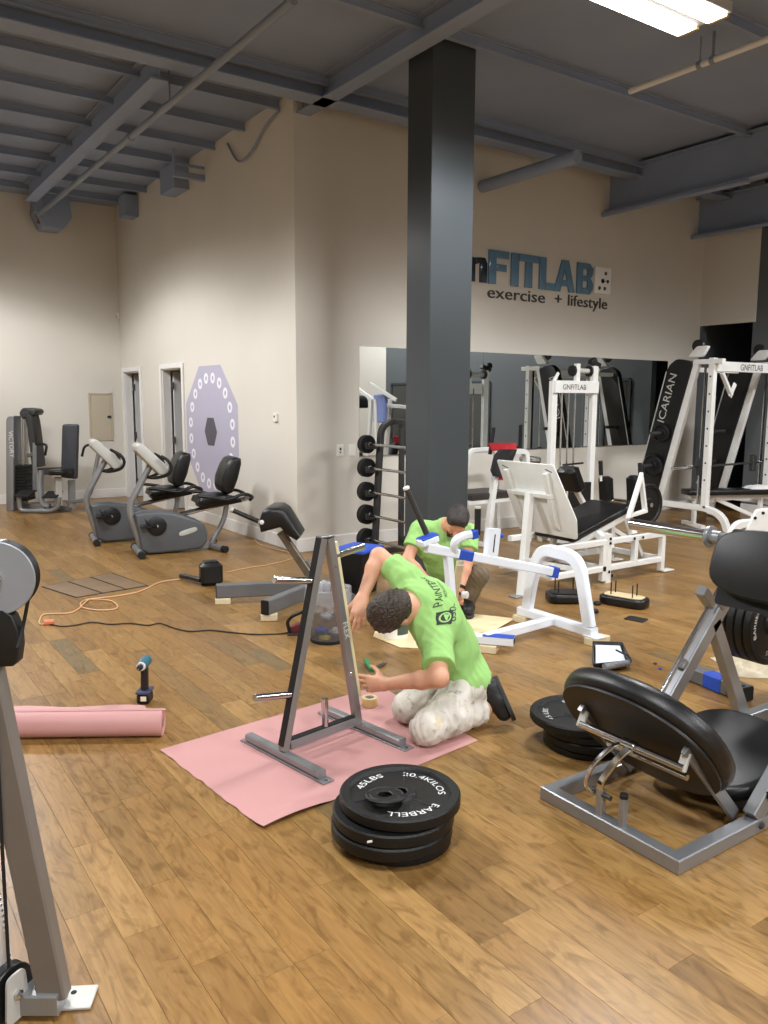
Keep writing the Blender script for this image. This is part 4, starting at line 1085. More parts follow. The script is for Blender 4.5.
# slotted bracket
c = bl+bd*bl_*0.47
mb = MB(); bu = (zz*0.97+bd*0.10).normalized(); bside = bd.cross(zz).normalized()
mb.bar(c+bu*0.03, c+bu*0.21, 0.09, 0.055, bside, 0.006); br_ = W('slotted_bracket', mb)
sl = -bside if (-bside).dot(FH) < 0 else bside
mb = MB(); cc = c+bu*0.115+sl*0.0285; mb.bar(cc-bu*0.06, cc+bu*0.06, 0.008, 0.002, sl, 0); W('slot', mb, 'rubber', br_)
mb = MB(); mb.cyl(c+bu*0.175+bd*0.045, c+bu*0.175+bd*0.075, 0.018, 12); W('blue_tape', mb, 'blue_tape', br_)
# handles: left grip in a taped cup, right grip on a curved arm
BP = Plane(bl, q=br)
a, b = BP(408, 489, -0.02), BP(428, 534, -0.02)
mb = MB(); mb.tube([a, b], 0.019, 12); g1 = W('grip', mb, 'dark_steel')
mb = MB(); mb.cyl(a-(b-a).normalized()*0.012, a+(b-a).normalized()*0.004, 0.021, 12); W('grip_cap', mb, 'print_white', g1)
cc = BP(429, 541, -0.02); rm = Matrix.Rotation(-YAW+0.5, 3, 'Z')
mb = MB(); mb.box(cc, (0.13, 0.09, 0.05), rm@Matrix.Rotation(-0.25, 3, 'Y'), 0.01); cu_ = W('grip_cup', mb)
mb = MB(); mb.box(cc+zz*0.024, (0.125, 0.085, 0.014), rm@Matrix.Rotation(-0.25, 3, 'Y'), 0.006); W('blue_tape', mb, 'blue_tape', cu_)
mb = MB(); mb.bar(cc, bl+bd*0.10, 0.05, 0.05); W('cup_stem', mb)
ar = [bl+bd*bl_*0.2, BP(451, 541, 0.05), BP(458, 535, 0.06), BP(471, 532, 0.06)]
mb = MB(); mb.bars(spline(ar, 5), 0.05, 0.05, (0, 0, 1), 0.012); am = W('curved_arm', mb)
mb = MB(); mb.bar(BP(466, 533.5, 0.06), BP(471.5, 532, 0.06), 0.056, 0.056); W('blue_tape', mb, 'blue_tape', am)
a, b = BP(472.5, 532, 0.06), BP(473, 507, 0.06)
mb = MB(); mb.tube([a-zz*0.01, b], 0.021, 12); g2 = W('grip', mb, 'black_plastic')
mb = MB(); mb.cyl(b-zz*0.004, b+zz*0.01, 0.022, 12); W('grip_cap', mb, 'bike_light', g2)
# things it rests on
for (c, sz, rz, lab) in ((V((BX+0.03, 3.50, 0)), (0.17, 0.10, 0.05), 0.15, 'pale wood block under the near corner of the white bench frame'), (V((BX, 4.17, 0)), (0.10, 0.12, 0.05), 0.1, 'pale wood block under the far corner of the white bench frame'),
        (fa+fd*0.16, (0.11, 0.11, 0.05), 0.6, 'pale wood block under the blue-taped foot of the bench frame'), (fb2-fd*0.04, (0.11, 0.11, 0.05), 0.5, 'pale wood block under the hidden end of the bench foot')):
    mb = MB(); mb.box((c.x, c.y, 0.0245), (sz[0], sz[1], 0.049), rz, 0.003)
    tag(obj('wood_block', mb, 'wood_block', loc=(c.x, c.y, 0)), lab, 'wood block', 'blocks under the bench frame')
# wood stick propping the beam
p_ = bl+bd*bl_*0.25
mb = MB(); a = V((p_.x+0.02, p_.y+0.03, p_.z-0.065)); b = fl(451, 612)+zz*0.004; b = V((3.62, 4.40, 0.014)); mb.bar(a, b, 0.045, 0.045)
tag(obj('wood_stick', mb, 'wood_block', loc=b), 'raw wood stick propped under the taped white beam', 'wood stick')

# ---- white leg press behind it
lw = thing('white_leg_press', 'white plate loaded leg press with square footplate and black inclined pad', 'leg press', (5.3, 4.95, 0))
def L(name, mb, material='white_steel', parent=None, **k): return obj(name, mb, material, parent or lw, **k)
fpY, fpn = 4.78, V((-0.94, 0, -0.34)).normalized()
# footplate: back side towards the viewer
c = V((4.86, 4.80, 0.80)); fvv = V((-0.34, 0, 0.94)).normalized(); fy = V((0, 1, 0))
out = [c+fy*0.36+fvv*0.33, c-fy*0.30+fvv*0.33, c-fy*0.42-fvv*0.14, c-fy*0.38-fvv*0.32, c+fy*0.28-fvv*0.32]
mb = MB(); mb.prism(rounded(out, 0.02, 3), fpn*0.012, 0.003); fpl = L('footplate', mb)
mb = MB(); mb.bar(c+fy*0.27+fvv*0.06+fpn*0.03, c-fy*0.24+fvv*0.06+fpn*0.03, 0.05, 0.04, fvv); L('crossbar', mb, 'white_steel', fpl)
for s_, e in ((0.26, 0.1), (-0.24, -0.1)):
    mb = MB(); mb.prism([c+fy*s_+fvv*0.26+fpn*0.01, c+fy*s_+fvv*0.26+fpn*0.05, c+fy*s_*0.9-fvv*0.2+fpn*0.05, c+fy*s_*0.9-fvv*0.28+fpn*0.01], fy*0.045*(1 if s_ < 0 else -1)); L('rib', mb, 'white_steel', fpl)
    mb = MB(); q = c+fy*(s_+0.0)+fvv*0.275+fpn*0.0125; mb.bar(q-fy*0.03-fvv*0.01, q+fy*0.04+fvv*0.012, 0.008, 0.003, fpn, 0); L('slot', mb, 'rubber', fpl)
pb = fl(524, 600); pb = V((4.66, 4.74, 0))
mb = MB(); mb.bar(pb+zz*0.01, c+fvv*0.07+fpn*0.05, 0.06, 0.06, (1, 0, 0)); L('footplate_post', mb)
mb = MB(); mb.box(pb+V((-0.02, 0, 0.006)), (0.16, 0.09, 0.012)); L('post_foot', mb, 'silver')
mb = MB(); mb.bar(V((pb.x, pb.y, 0.3)), V((5.35, 4.80, 0.14)), 0.04, 0.05); L('post_brace', mb)
# base frame
yA, yB2 = 4.70, 5.30
for y_ in (yA, yB2):
    for z_, x0, x1 in ((0.13, 4.95, 6.42), (0.37, 5.05, 6.47)):
        mb = MB(); mb.bar((x0, y_, z_), (x1, y_, z_), 0.05, 0.05, zz); L('rail', mb)
    for x_ in (5.62, 6.05, 6.45):
        mb = MB(); mb.bar((x_, y_, 0.02 if x_ != 6.05 else 0.15), (x_, y_, 0.345), 0.05, 0.05); L('leg', mb)
    mb = MB(); mb.bar((6.45, y_, 0.012), (6.60, y_, 0.012), 0.09, 0.012, zz); L('foot_plate', mb)
for x_ in (5.0, 5.62, 6.45):
    mb = MB(); mb.bar((x_, yA+0.025, 0.13), (x_, yB2-0.025, 0.13), 0.05, 0.05, zz); L('cross_member', mb)
mb = MB(); mb.bar((5.67, yA, 0.0), (5.67, yA, 0.44), 0.065, 0.06); L('front_post', mb)
for (x_, z_) in ((5.67, 0.4), (5.67, 0.36), (5.67, 0.1), (5.71, 0.06), (6.0, 0.37), (6.12, 0.37)):
    mb = MB(); mb.cyl((x_, yA-0.032, z_), (x_, yA-0.04, z_), 0.014, 8); L('bolt', mb, 'rubber')
mb = MB(); mb.bar((6.22, yA+0.15, 0.33), (6.40, yA+0.2, 0.14), 0.05, 0.05); L('brace', mb)
# inclined pad
a = ony(588, 537, yA+0.05); b = ony(631, 513, yA+0.05); pu = (b-a).normalized(); pn = V((-pu.z, 0, pu.x)).normalized()
mid = a.lerp(b, 0.42)+V((0, 0.27, 0)); half = (b-a).length*0.68
mb = MB(); mb.prism(rounded([mid-pu*half-fy*0.25, mid+pu*half-fy*0.25, mid+pu*half+fy*0.25, mid-pu*half+fy*0.25], 0.04, 4), pn*0.06, 0.012); L('back_pad', mb, 'black_vinyl')
mb = MB(); mb.bar(mid-pu*half*0.95-fy*0.2-pn*0.03, mid+pu*half-fy*0.2-pn*0.03, 0.06, 0.06, pn); L('pad_rail', mb)
mb = MB(); mb.bar(mid-pu*half*0.95+fy*0.2-pn*0.03, mid+pu*half+fy*0.2-pn*0.03, 0.06, 0.06, pn); L('pad_rail', mb)
mb = MB(); q = mid-pn*0.06; mb.bar(V((q.x-0.1, yA+0.02, 0.4)), V((q.x-0.1, yA+0.08, q.z)), 0.06, 0.06); mb.bar(V((q.x+0.32, yA+0.02, 0.4)), V((q.x+0.32, yA+0.08, q.z+0.1)), 0.06, 0.06); L('pad_stand', mb)
mb = MB(); q = ony(575, 545, 4.85); mb.cyl(q-V((0.22, 0, 0)), q+V((0.02, 0, 0.0)), 0.028, 14); L('roller', mb, 'black_plastic')
# shoulder pads and hand grips at the upper end
for (s_, px, py, gx, gy0, gy1) in ((1, 606, 491, 601, 461, 475), (-1, 634, 491, 640.5, 463, 478)):
    yy = mid.y+s_*0.2
    q = ony(px, py, yy); mb = MB(); mb.box(q+zz*0.02, (0.11, 0.13, 0.25), Matrix.Rotation(-0.12, 3, 'Y'), 0.035); L('shoulder_pad', mb, 'black_vinyl')
    mb = MB(); mb.tube([ony(gx, gy1+6, yy), ony(gx, gy1, yy)], 0.012, 8); L('grip_stem', mb)
    mb = MB(); mb.tube([ony(gx, gy1, yy), ony(gx-0.5, gy0, yy)], 0.021, 12); L('grip', mb, 'rubber')
yy = yA+0.02
tri = [ony(641, 477, yy), ony(646, 482, yy), ony(645, 511, yy), ony(629, 516, yy), ony(631, 510, yy)]
mb = MB(); mb.bars([tri[0], tri[2], tri[3]], 0.03, 0.045, fy, 0.003, closed=True); L('shoulder_bracket', mb)
# loaded plates at the upper end
dc = ony(650, 505, yA+0.10)
mb = MB(); mb.tube([dc-fy*0.02, dc+fy*0.45], 0.022, 12); L('weight_horn', mb, 'chrome')
for k in range(2):
    plate('loaded_weight_plate', ('black plate loaded nearest on the white leg press', 'black plate loaded behind another on the white leg press')[k], face_minus_y(dc.x-0.03*k, yA+0.10+0.05*(k+1), dc.z), 0.20, 0.045, 'plates on the white leg press', ribs=False)

# ---- cable tower with the lettered crossbeam
ct = thing('cable_tower', 'white cable tower with lettered crossbeam standing before the mirror', 'cable tower', (7.1, 6.5, 0))
CY_ = 6.5
def Tt(name, mb, material='white_steel', parent=None, **k): return obj(name, mb, material, parent or ct, **k)
xa = ony(552, 430, CY_).x; xb = ony(592, 430, CY_).x
ztop = ony(552, 381, CY_).z; zt2 = ony(592, 366, CY_).z
mb = MB(); mb.bar((xa, CY_, 0.02), (xa, CY_, ztop), 0.085, 0.06); Tt('upright', mb)
mb = MB(); mb.bar((xb, CY_, 0.02), (xb, CY_, zt2), 0.08, 0.06); Tt('upright', mb)
zb = ony(570, 387, CY_).z
mb = MB(); mb.bar((xa-0.03, CY_-0.035, zb), (xb+0.02, CY_-0.035, zb), 0.05, 0.14, zz); bm_ = Tt('crossbeam', mb)
mb = text_mb('GNFITLAB', 0.085, (xa+0.28, CY_-0.0615, zb-0.03), ux, uz, 0.0015); Tt('lettering', mb, 'print_black', bm_)
mb = MB(); mb.bar((xa-0.02, CY_-0.02, ztop), (xa+0.05, CY_-0.02, ztop+0.09), 0.03, 0.03); Tt('hook', mb)
p2x = ony(577, 375, CY_).x
mb = MB(); mb.bar((p2x, CY_, zb), (p2x, CY_, zt2+0.02), 0.06, 0.05); Tt('pulley_post', mb)
mb = MB(); mb.cyl((p2x, CY_+0.03, zt2-0.06), (xb, CY_+0.03, zt2-0.06), 0.03, 12); Tt('pulley_axle', mb, 'bike_light')
for x_ in (p2x-0.045, xb-0.06):
    mb = MB(); mb.lathe([(0.02, -0.012), (0.062, -0.012), (0.054, 0), (0.062, 0.012), (0.02, 0.012)], (x_, CY_+0.03, zt2-0.06), (1, 0, 0), 24); Tt('pulley_wheel', mb, 'black_plastic')
mb = MB(); mb.box((xb, CY_, zt2+0.03), (0.16, 0.07, 0.05), Matrix.Rotation(0.3, 3, 'Y')); mb.sphere((xb+0.03, CY_+0.04, zt2+0.06), 0.045); Tt('top_pulley', mb, 'black_plastic')
for x_ in (xa+0.2, xa+0.31, xa+0.42):
    mb = MB(); mb.tube([(x_, CY_+0.05, 0.45), (x_, CY_+0.05, zb)], 0.010, 8); Tt('guide_rod', mb, 'chrome')
for k in range(9):
    mb = MB(); mb.box((xa+0.31, CY_+0.05, 0.12+k*0.042), (0.36, 0.12, 0.038), ch=0.004); Tt('stack_plate', mb, 'cast_iron')
mb = MB(); mb.box(((xa+xb)/2, CY_+0.0, 0.08), (xb-xa+0.25, 0.08, 0.06)); mb.bar((xa, CY_-0.5, 0.04), (xa, CY_+0.3, 0.04), 0.07, 0.07, zz); mb.bar((xb, CY_-0.7, 0.04), (xb, CY_+0.3, 0.04), 0.07, 0.07, zz); Tt('base', mb)
q0 = ony(587, 512, CY_-0.55); q1 = ony(576, 490, CY_-0.55)
mb = MB(); mb.bar(V((q0.x+0.06, q0.y, 0.35)), q1, 0.06, 0.045); mb.bar(V((q0.x+0.06, q0.y, 0.36)), V((xb, CY_-0.55, 0.06)), 0.06, 0.05); Tt('pad_stem', mb)
mb = MB(); cc = ony(571, 479, CY_-0.55); rm = Matrix.Rotation(-0.5, 3, 'Y'); mb.box(cc, (0.13, 0.26, 0.29), rm, 0.04); Tt('back_pad', mb, 'black_vinyl')
cc = ony(578, 500, CY_-0.1); mb = MB(); mb.box((cc.x, CY_-0.12, 0.42), (0.36, 0.03, 0.5)); Tt('shroud', mb, 'black_plastic')
mb = MB(); a = ony(563, 465, CY_-0.05); b = ony(583, 463, CY_-0.05); mb.tube([a, b], 0.012, 8); Tt('pull_bar', mb, 'black_steel')

# ---- white seat frame with a dark cushion, jacket hung on it
CHP = V((6.35, 6.75, 0))
cf = thing('seat_machine', 'white framed seat with dark cushion against the wall under the mirror', 'exercise seat', (6.2, 6.7, 0))
def S_(name, mb, material='white_steel', parent=None, **k): return obj(name, mb, material, parent or cf, **k)
yq = 6.55
P_ = lambda x, y, o=0: ony(x, y, yq)+V((0, o, 0))
top0, top1 = P_(499, 453), P_(526, 451)
mb = MB(); mb.bars([V((P_(487, 530).x, yq, 0.02)), P_(493, 490), top0, top1, V((P_(528, 530).x, yq, 0.02))], 0.06, 0.07, (0, 1, 0), 0.005, 0.08, 5); S_('front_hoop', mb)
mb = MB(); mb.bars([V((P_(487, 530).x, yq+0.5, 0.02)), P_(493, 490, 0.5), top0+V((0, 0.5, 0)), top1+V((0, 0.5, 0)), V((P_(528, 530).x, yq+0.5, 0.02))], 0.05, 0.05, (0, 1, 0), 0.005, 0.08, 5); S_('back_hoop', mb)
sz = P_(500, 499).z
mb = MB(); mb.box((P_(496, 500).x-0.06, yq+0.24, sz-0.02), (0.62, 0.42, 0.05)); S_('seat_frame', mb)
mb = MB(); mb.box((P_(496, 500).x-0.06, yq+0.22, sz+0.04), (0.6, 0.42, 0.08), None, 0.03); S_('seat_cushion', mb, mat('brown_vinyl', (52, 46, 44), 0.45))
mb = MB(); mb.bar((P_(487, 530).x, yq, 0.03), (P_(487, 530).x, yq+0.5, 0.03), 0.05, 0.05, zz); mb.bar((P_(478, 524).x, yq+0.2, 0.04), (P_(487, 524).x, yq+0.2, 0.04), 0.05, 0.05, zz); S_('base', mb)
mb = MB(); mb.tube([P_(496, 455, 0.1), P_(500, 428, 0.1)], 0.022, 10); S_('handle', mb, 'black_steel')
mb = MB(); mb.tube([P_(526, 452, 0.1), P_(527, 425, 0.1)], 0.022, 10); S_('handle', mb, 'black_steel')
mb = MB(); mb.bar(P_(500, 447, 0.1), P_(526, 449, 0.1), 0.05, 0.05, zz); S_('back_bar', mb, 'black_vinyl')
mb = MB(); a = P_(528, 459, 0.1); b = P_(545, 461, 0.1); mb.tube([a, b], 0.04, 12); S_('chrome_arm', mb, 'chrome')
# black jacket with a red lining draped over the frame
M['jacket_black'] = mat('jacket_black', (34, 32, 33), 0.85, 0, 0.2, 12, 0.4, 14)
M['jacket_red'] = mat('jacket_red', (176, 34, 40), 0.75, 0, 0.1, 12, 0.3, 14)
jk = thing('draped_jacket', 'black and red jacket draped over the white seat frame', 'jacket', P_(500, 470, -0.06))
def cloth(px, o0, bulge, material, name, parent, nx=8):
    """px: list of (xl, xr, y) rows in the plane of the hoop"""
    m_ = MB(); rows = []
    for j, (xl, xr, y) in enumerate(px):
        for i in range(nx+1):
            t = i/nx; p = P_(xl+(xr-xl)*t, y, 0); p.y = yq+o0-bulge*math.sin(PI*t)*(0.6+0.4*math.sin(j*1.3+i))-0.012*math.sin(i*2.1+j)
            rows.append(p)
    n_ = len(rows); f_ = []
    for j in range(len(px)-1):
        for i in range(nx):
            a = j*(nx+1)+i; f_.append((a, a+1, a+nx+2, a+nx+1))
    m_.add(rows+[p+V((0, 0.025, 0)) for p in rows], f_+[tuple(reversed([q+n_ for q in f])) for f in f_])
    k = nx+1; r = len(px)
    e = [(j*k, (j+1)*k) for j in range(r-1)]+[((j+1)*k+nx, j*k+nx) for j in range(r-1)]+[((r-1)*k+i, (r-1)*k+i+1) for i in range(nx)]+[(i+1, i) for i in range(nx)]
    m_.f += [(a, b, b+n_, a+n_) for a, b in e]
    return obj(name, m_, material, parent, 60)
cloth([(497, 514, 449), (491, 512, 455), (489, 508, 463), (488, 502, 470), (491, 500, 476)], -0.06, 0.04, 'jacket_black', 'outer', jk)
cloth([(494, 506, 468), (495, 505, 474), (496, 503, 480)], -0.03, 0.02, 'jacket_red', 'lining', jk, 5)
cloth([(489, 516, 443), (490, 516, 447), (492, 515, 451)], 0.0, 0.02, 'jacket_red', 'collar', jk, 6)

# ---- Smith machine near the right wall
sm = thing('smith_machine', 'white and black Smith rack with slanted lettered side shields at the far right', 'smith machine', (9.6, 6.1, 0))
def K(name, mb, material='white_steel', parent=None, **k): return obj(name, mb, material, parent or sm, **k)
XA, XB = 8.9, 10.25
fx = V((1, 0, 0))
def side(X, left):
    f = (lambda x, y: onx(x, y, X))
    if left:
        pt, pbm, st_, sb_ = f(709, 358), f(709, 508), f(699, 362), f(659, 508)
    else:
        k_ = V((X-XA, 0, 0)); g = lambda x, y: onx(x, y, XA)+k_
        pt, pbm, st_, sb_ = g(709, 358), g(709, 508), g(699, 362), g(659, 508)
    py = (pt.y+pbm.y)/2; zb_ = 0.30
    mb = MB(); mb.bar((X, py, zb_), (X, py, pt.z), 0.075, 0.075); po = K('front_post', mb)
    for k in range(7):
        mb = MB(); z_ = 0.65+k*0.21; mb.cyl((X-0.0375, py, z_), (X-0.044, py, z_), 0.012, 8); K('hole', mb, 'rubber', po)
    mb = MB(); mb.bar((X, st_.y+0.02, st_.z), (X, sb_.y, zb_), 0.06, 0.09, (0, 1, 0)); K('slant_post', mb)
    mb = MB(); mb.bar((X, st_.y+0.05, st_.z), (X, py-0.14, st_.z), 0.07, 0.06, zz); K('top_bar', mb)
    mb = MB(); mb.bars([(X, sb_.y+0.15, zb_), (X, py-0.05, zb_-0.0), (X, py-0.26, 0.22), (X, py-0.34, 0.02)], 0.075, 0.075, (1, 0, 0), 0.006, 0.2, 6); mb.bar((X, sb_.y+0.1, zb_), (X, sb_.y+0.14, 0.02), 0.07, 0.07); K('base_rail', mb)
    mb = MB(); d = V((0, st_.y-sb_.y, st_.z-zb_)).normalized(); nrm = V((0, d.z, -d.y))
    a = V((X-0.05, st_.y+0.05, st_.z)); b = V((X-0.05, sb_.y+0.05, zb_+0.02))
    o4 = [a, a+nrm*0.24-zz*0.01, a+nrm*0.33-d*0.12, b+nrm*0.31, b]
    mb.prism(rounded(o4, 0.05, 4), V((0.10, 0, 0)), 0.006); pan = K('side_shield', mb, 'black_steel')
    mb = MB(); q = a.lerp(b, 0.28)+nrm*0.17-fx*0.0005
    text = text_mb('ICARIAN', 0.2, q, d, V((0, 0, 0))-nrm*-1, 0.002) if False else text_mb('ICARIAN', 0.15, q-fx*0.002, d, nrm, -0.0, True, 1.1)
    text.v = [V((X-0.053, p.y, p.z)) for p in text.v]
    if left: K('lettering', text, 'bike_light', pan)
    mb = MB(); mb.bar(a+nrm*0.335-d*0.2-fx*0.002, b+nrm*0.315+d*0.05-fx*0.002, 0.004, 0.014, nrm, 0); K('stripe', mb, 'bike_light', pan)
    for (t, r_, o_) in ((0.52, 0.115, 0.14), (0.76, 0.14, 0.14)):
        q = a.lerp(b, t)+nrm*o_
        mb = MB(); mb.tube([q+fx*0.02, q-fx*0.24], 0.024, 12); K('storage_peg', mb, 'dark_steel', pan)
        if left:
            plate('stored_weight_plate', 'black plate stored %s on the slanted lettered rack shield' % ('high' if t < 0.6 else 'low'), Matrix.Translation(q-fx*0.006)@Matrix.Rotation(-PI/2, 4, 'Y'), r_, 0.05, 'plates on the rack shield', ribs=False)
    mb = MB(); c = V((X, py+0.22, pt.z+0.09)); mb.prism(rounded([c+V((0, 0.14, -0.07)), c+V((0, -0.06, -0.07)), c+V((0, -0.14, 0.06)), c+V((0, 0.02, 0.06))], 0.03, 3), fx*0.06, 0.005); tp_ = K('pulley_bracket', mb)
    mb = MB(); mb.lathe([(0.01, 0), (0.075, 0), (0.065, 0.02), (0.075, 0.04), (0.01, 0.04)], c+V((0.07, 0.06, 0.07)), fx, 22); K('pulley_wheel', mb, 'black_plastic', tp_)
    mb = MB(); mb.tube([(X+0.09, py+0.16, zb_), (X+0.09, py+0.16, pt.z-0.05)], 0.016, 10); K('guide_rod', mb, 'chrome')
    mb = MB(); mb.bar((X+0.05, py+0.02, zb_), (X+0.05, py+0.02, pt.z-0.04), 0.02, 0.07, (0, 1, 0)); K('safety_strip', mb, 'rubber')
    return py, pt.z
py, zt_ = side(XA, True)
side(XB, False)
mb = MB(); mb.bar((XA, py-0.02, zt_-0.10), (XB, py-0.02, zt_-0.10), 0.06, 0.12, zz); tb = K('top_beam', mb)
mb = text_mb('GNFITLAB', 0.11, ((ony(748, 369, py).x), py-0.0515, zt_-0.14), ux, uz, 0.0015); K('lettering', mb, 'print_black', tb)
mb = MB(); mb.bar((XA, py+0.5, zt_-0.12), (XB, py+0.5, zt_-0.12), 0.06, 0.06, zz); K('rear_beam', mb)
mb = MB(); mb.bars([(XA+0.05, py+0.45, 0.30), (XB-0.05, py+0.45, 0.30)], 0.06, 0.06, zz); K('lower_beam', mb)
mb = MB(); a = ony(722, 373, py-0.03); b = ony(731, 395, py-0.03); mb.bar(a, b, 0.05, 0.04); mb.bar(b-V((0.02, 0, 0.02)), b+V((0.07, 0, 0.14)), 0.06, 0.02, (0, 1, 0)); K('hook_arm', mb)
zbar = 0.80
mb = MB(); mb.tube([(XA-0.42, py+0.16, zbar), (XB+0.3, py+0.16, zbar)], 0.014, 12); br_ = K('bar', mb, 'dark_steel')
for (x0, x1) in ((XA-0.46, XA-0.05), (XB+0.05, XB+0.42)):
    mb = MB(); mb.tube([(x0, py+0.16, zbar), (x1, py+0.16, zbar)], 0.025, 14); K('sleeve', mb, 'chrome', br_)
for x_ in (XA+0.09, XB-0.09):
    mb = MB(); mb.box((x_, py+0.16, zbar), (0.08, 0.07, 0.22), None, 0.01); K('bearing_block', mb, 'dark_steel', br_)
# flat bench inside the rack, towel on it
fb3 = thing('flat_bench', 'black padded flat bench with white legs inside the Smith rack', 'bench', (9.6, 5.9, 0))
a = onx(668, 493, 9.05) if False else V((9.02, 6.28, 0.42)); b = V((10.15, 5.72, 0.42))
bu_ = (b-a).normalized(); bw = V((-bu_.y, bu_.x, 0))
mb = MB(); mb.prism(rounded([a+bw*0.13, a-bw*0.13, b-bw*0.13, b+bw*0.13], 0.06, 4), zz*0.07, 0.02); obj('pad', mb, 'black_vinyl', fb3)
mb = MB(); mb.bar(a+bu_*0.08+zz*-0.03, b-bu_*0.05-zz*0.03, 0.06, 0.06, zz); obj('rail', mb, 'white_steel', fb3)
for t in (0.12, 0.85):
    p_ = a.lerp(b, t); mb = MB(); mb.bar(V((p_.x, p_.y, 0.36)), V((p_.x, p_.y, 0.05)), 0.05, 0.05); mb.bar(V((p_.x, p_.y, 0.03))+bw*0.25, V((p_.x, p_.y, 0.03))-bw*0.25, 0.06, 0.05, zz); obj('leg', mb, 'white_steel', fb3)
mb = MB(); mb.bar(a.lerp(b, 0.35)-zz*0.06, a.lerp(b, 0.85)-zz*0.33, 0.05, 0.05); obj('brace', mb, 'white_steel', fb3)
M['towel'] = mat('towel_white', (228, 226, 222), 0.9, 0, 0.03, 30, 0.5, 90)
p_ = a.lerp(b, 0.86)+zz*0.07; vv = []; ff = []; nx, ny = 12, 8
for j in range(ny+1):
    for i in range(nx+1):
        s_, t = i/nx-0.5, j/ny-0.5
        z = 0.045*(1-(2*abs(t))**4)*(1-(2*abs(s_))**6)+0.006*math.sin(i*1.7+j)
        vv.append(p_+bu_*(s_*0.44)+bw*(t*0.25)+zz*max(0.002, z))
n_ = len(vv)
for j in range(ny):
    for i in range(nx): q = j*(nx+1)+i; ff.append((q, q+1, q+nx+2, q+nx+1))
mb = MB(); mb.add(vv+[V((p.x, p.y, p_.z+0.0005)) for p in vv], ff+[tuple(reversed([q+n_ for q in f])) for f in ff])
tag(obj('folded_towel', mb, 'towel', loc=p_, sharp=60), 'white towel folded on the bench in the Smith rack', 'towel')

# ================================================================== MACHINES AT THE BACK LEFT
# ---- two recumbent bikes, the same model; the near one is drawn from its side view
bk0 = V((2.66, 8.27, 0)); bk1 = V((3.66, 8.10, 0))
BKP = Plane(bk0, q=bk1); bku = BKP.u if BKP.u.dot(bk1-bk0) > 0 else -BKP.u; bkn = BKP.n
bike = thing('recumbent_bike', 'grey recumbent exercise bike, the nearer of two beside the octagon decal', 'exercise bike', bk0, 'recumbent bikes')
def Q(name, mb, material, parent=None, **k): return obj(name, mb, material, parent or bike, **k)
B = BKP
body = [B(134, 514), B(142, 511), B(155, 510), B(170, 511.5), B(184, 515), B(196, 519), (B(203, 524)), B(206, 532), B(205, 541), B(199, 547), B(185, 549), B(165, 551), B(148, 552.5), B(140, 549)]
mb = MB(); mb.prism([p-bkn*0.11+bkn*0.0 for p in body], bkn*0.22, 0.03); bo = Q('body', mb, 'bike_grey')
cr = B(155, 524.5, 0.11)
mb = MB(); mb.lathe([(0.01, 0), (0.095, 0), (0.1, 0.004), (0.1, 0.012), (0.09, 0.018), (0.03, 0.02)], cr, bkn, 32); Q('crank_disc', mb, 'black_plastic', bo)
mb = MB(); mb.lathe([(0.013, 0.02), (0.013, 0.026), (0.005, 0.03)], cr, bkn, 12); Q('hub_cap', mb, 'bike_light', bo)
a = B(155, 524.5, 0.14); b = B(143, 524, 0.14)
mb = MB(); mb.bar(a, b, 0.02, 0.03, bkn); pe = Q('crank_arm', mb, 'black_steel')
mb = MB(); mb.box(b+bkn*0.05, (0.1, 0.1, 0.03), Matrix((bku, bkn, zz)).transposed(), 0.01); mb.bars([b+bkn*0.0+bku*0.03+zz*0.02, b+zz*0.06+bkn*0.05, b+bkn*0.1+bku*0.03+zz*0.02], 0.03, 0.006, bku); Q('pedal', mb, 'black_plastic', pe)
a2 = B(155, 524.5, -0.14); b2 = a2+(a2-B(143, 524, -0.14))+zz*0.0
mb = MB(); mb.bar(a2, b2, 0.02, 0.03, bkn); pe = Q('crank_arm', mb, 'black_steel')
mb = MB(); mb.box(b2-bkn*0.05, (0.1, 0.1, 0.03), Matrix((bku, bkn, zz)).transposed(), 0.01); Q('pedal', mb, 'black_plastic', pe)
mb = MB(); mb.prism(loop_shape(B(186, 530, 0.111), (bku*0.97+zz*0.26).normalized(), (zz*0.97-bku*0.26).normalized(), 0.10, 0.028, 20, 3), bkn*0.006, 0.002); Q('badge', mb, 'bike_light', bo)
mb = MB(); mb.tube([B(142, 549), B(128, 507), B(151, 464)], 0.034, 14, 0.12, 6); Q('mast', mb, 'silver')
con = [B(133.5, 445), B(136.5, 442.6), B(141, 443), B(167, 467), B(164.5, 473), B(158, 474.5), B(134, 451)]
mb = MB(); mb.prism(rounded([p-bkn*0.15 for p in con], 0.02, 3), bkn*0.30, 0.02); co = Q('console', mb, 'bike_light')
nn = (B(141, 443)-B(134, 451)).normalized(); al = (B(167, 467)-B(141, 443)).normalized()
mb = MB(); mb.box(B(153, 455)+nn*0.003, (0.24, 0.22, 0.006), Matrix((al, bkn, al.cross(bkn))).transposed(), 0.002); Q('screen', mb, 'dark_steel', co)
for s_ in (-1, 1):
    mb = MB(); mb.tube(spline([B(157.5, 455, s_*0.2), B(164, 459, s_*0.22), B(167.5, 466, s_*0.22), B(164, 473, s_*0.2), B(154, 477, s_*0.1), B(147, 477, 0)], 4), 0.017, 10); Q('handlebar', mb, 'black_plastic')
mb = MB(); mb.tube([B(138, 551)-bkn*0.23+V((0, 0, 0)), B(138, 551)+bkn*0.23], 0.035, 14); ff_ = Q('front_foot', mb, 'silver')
for v_ in ff_.data.vertices: v_.co.z += 0.037-B(138, 551).z
for s_ in (-1, 1):
    c = B(138, 551); c.z = 0.038; mb = MB(); mb.cyl(c+bkn*s_*0.23, c+bkn*s_*0.285, 0.0375, 14); Q('end_cap', mb, 'rubber', ff_)
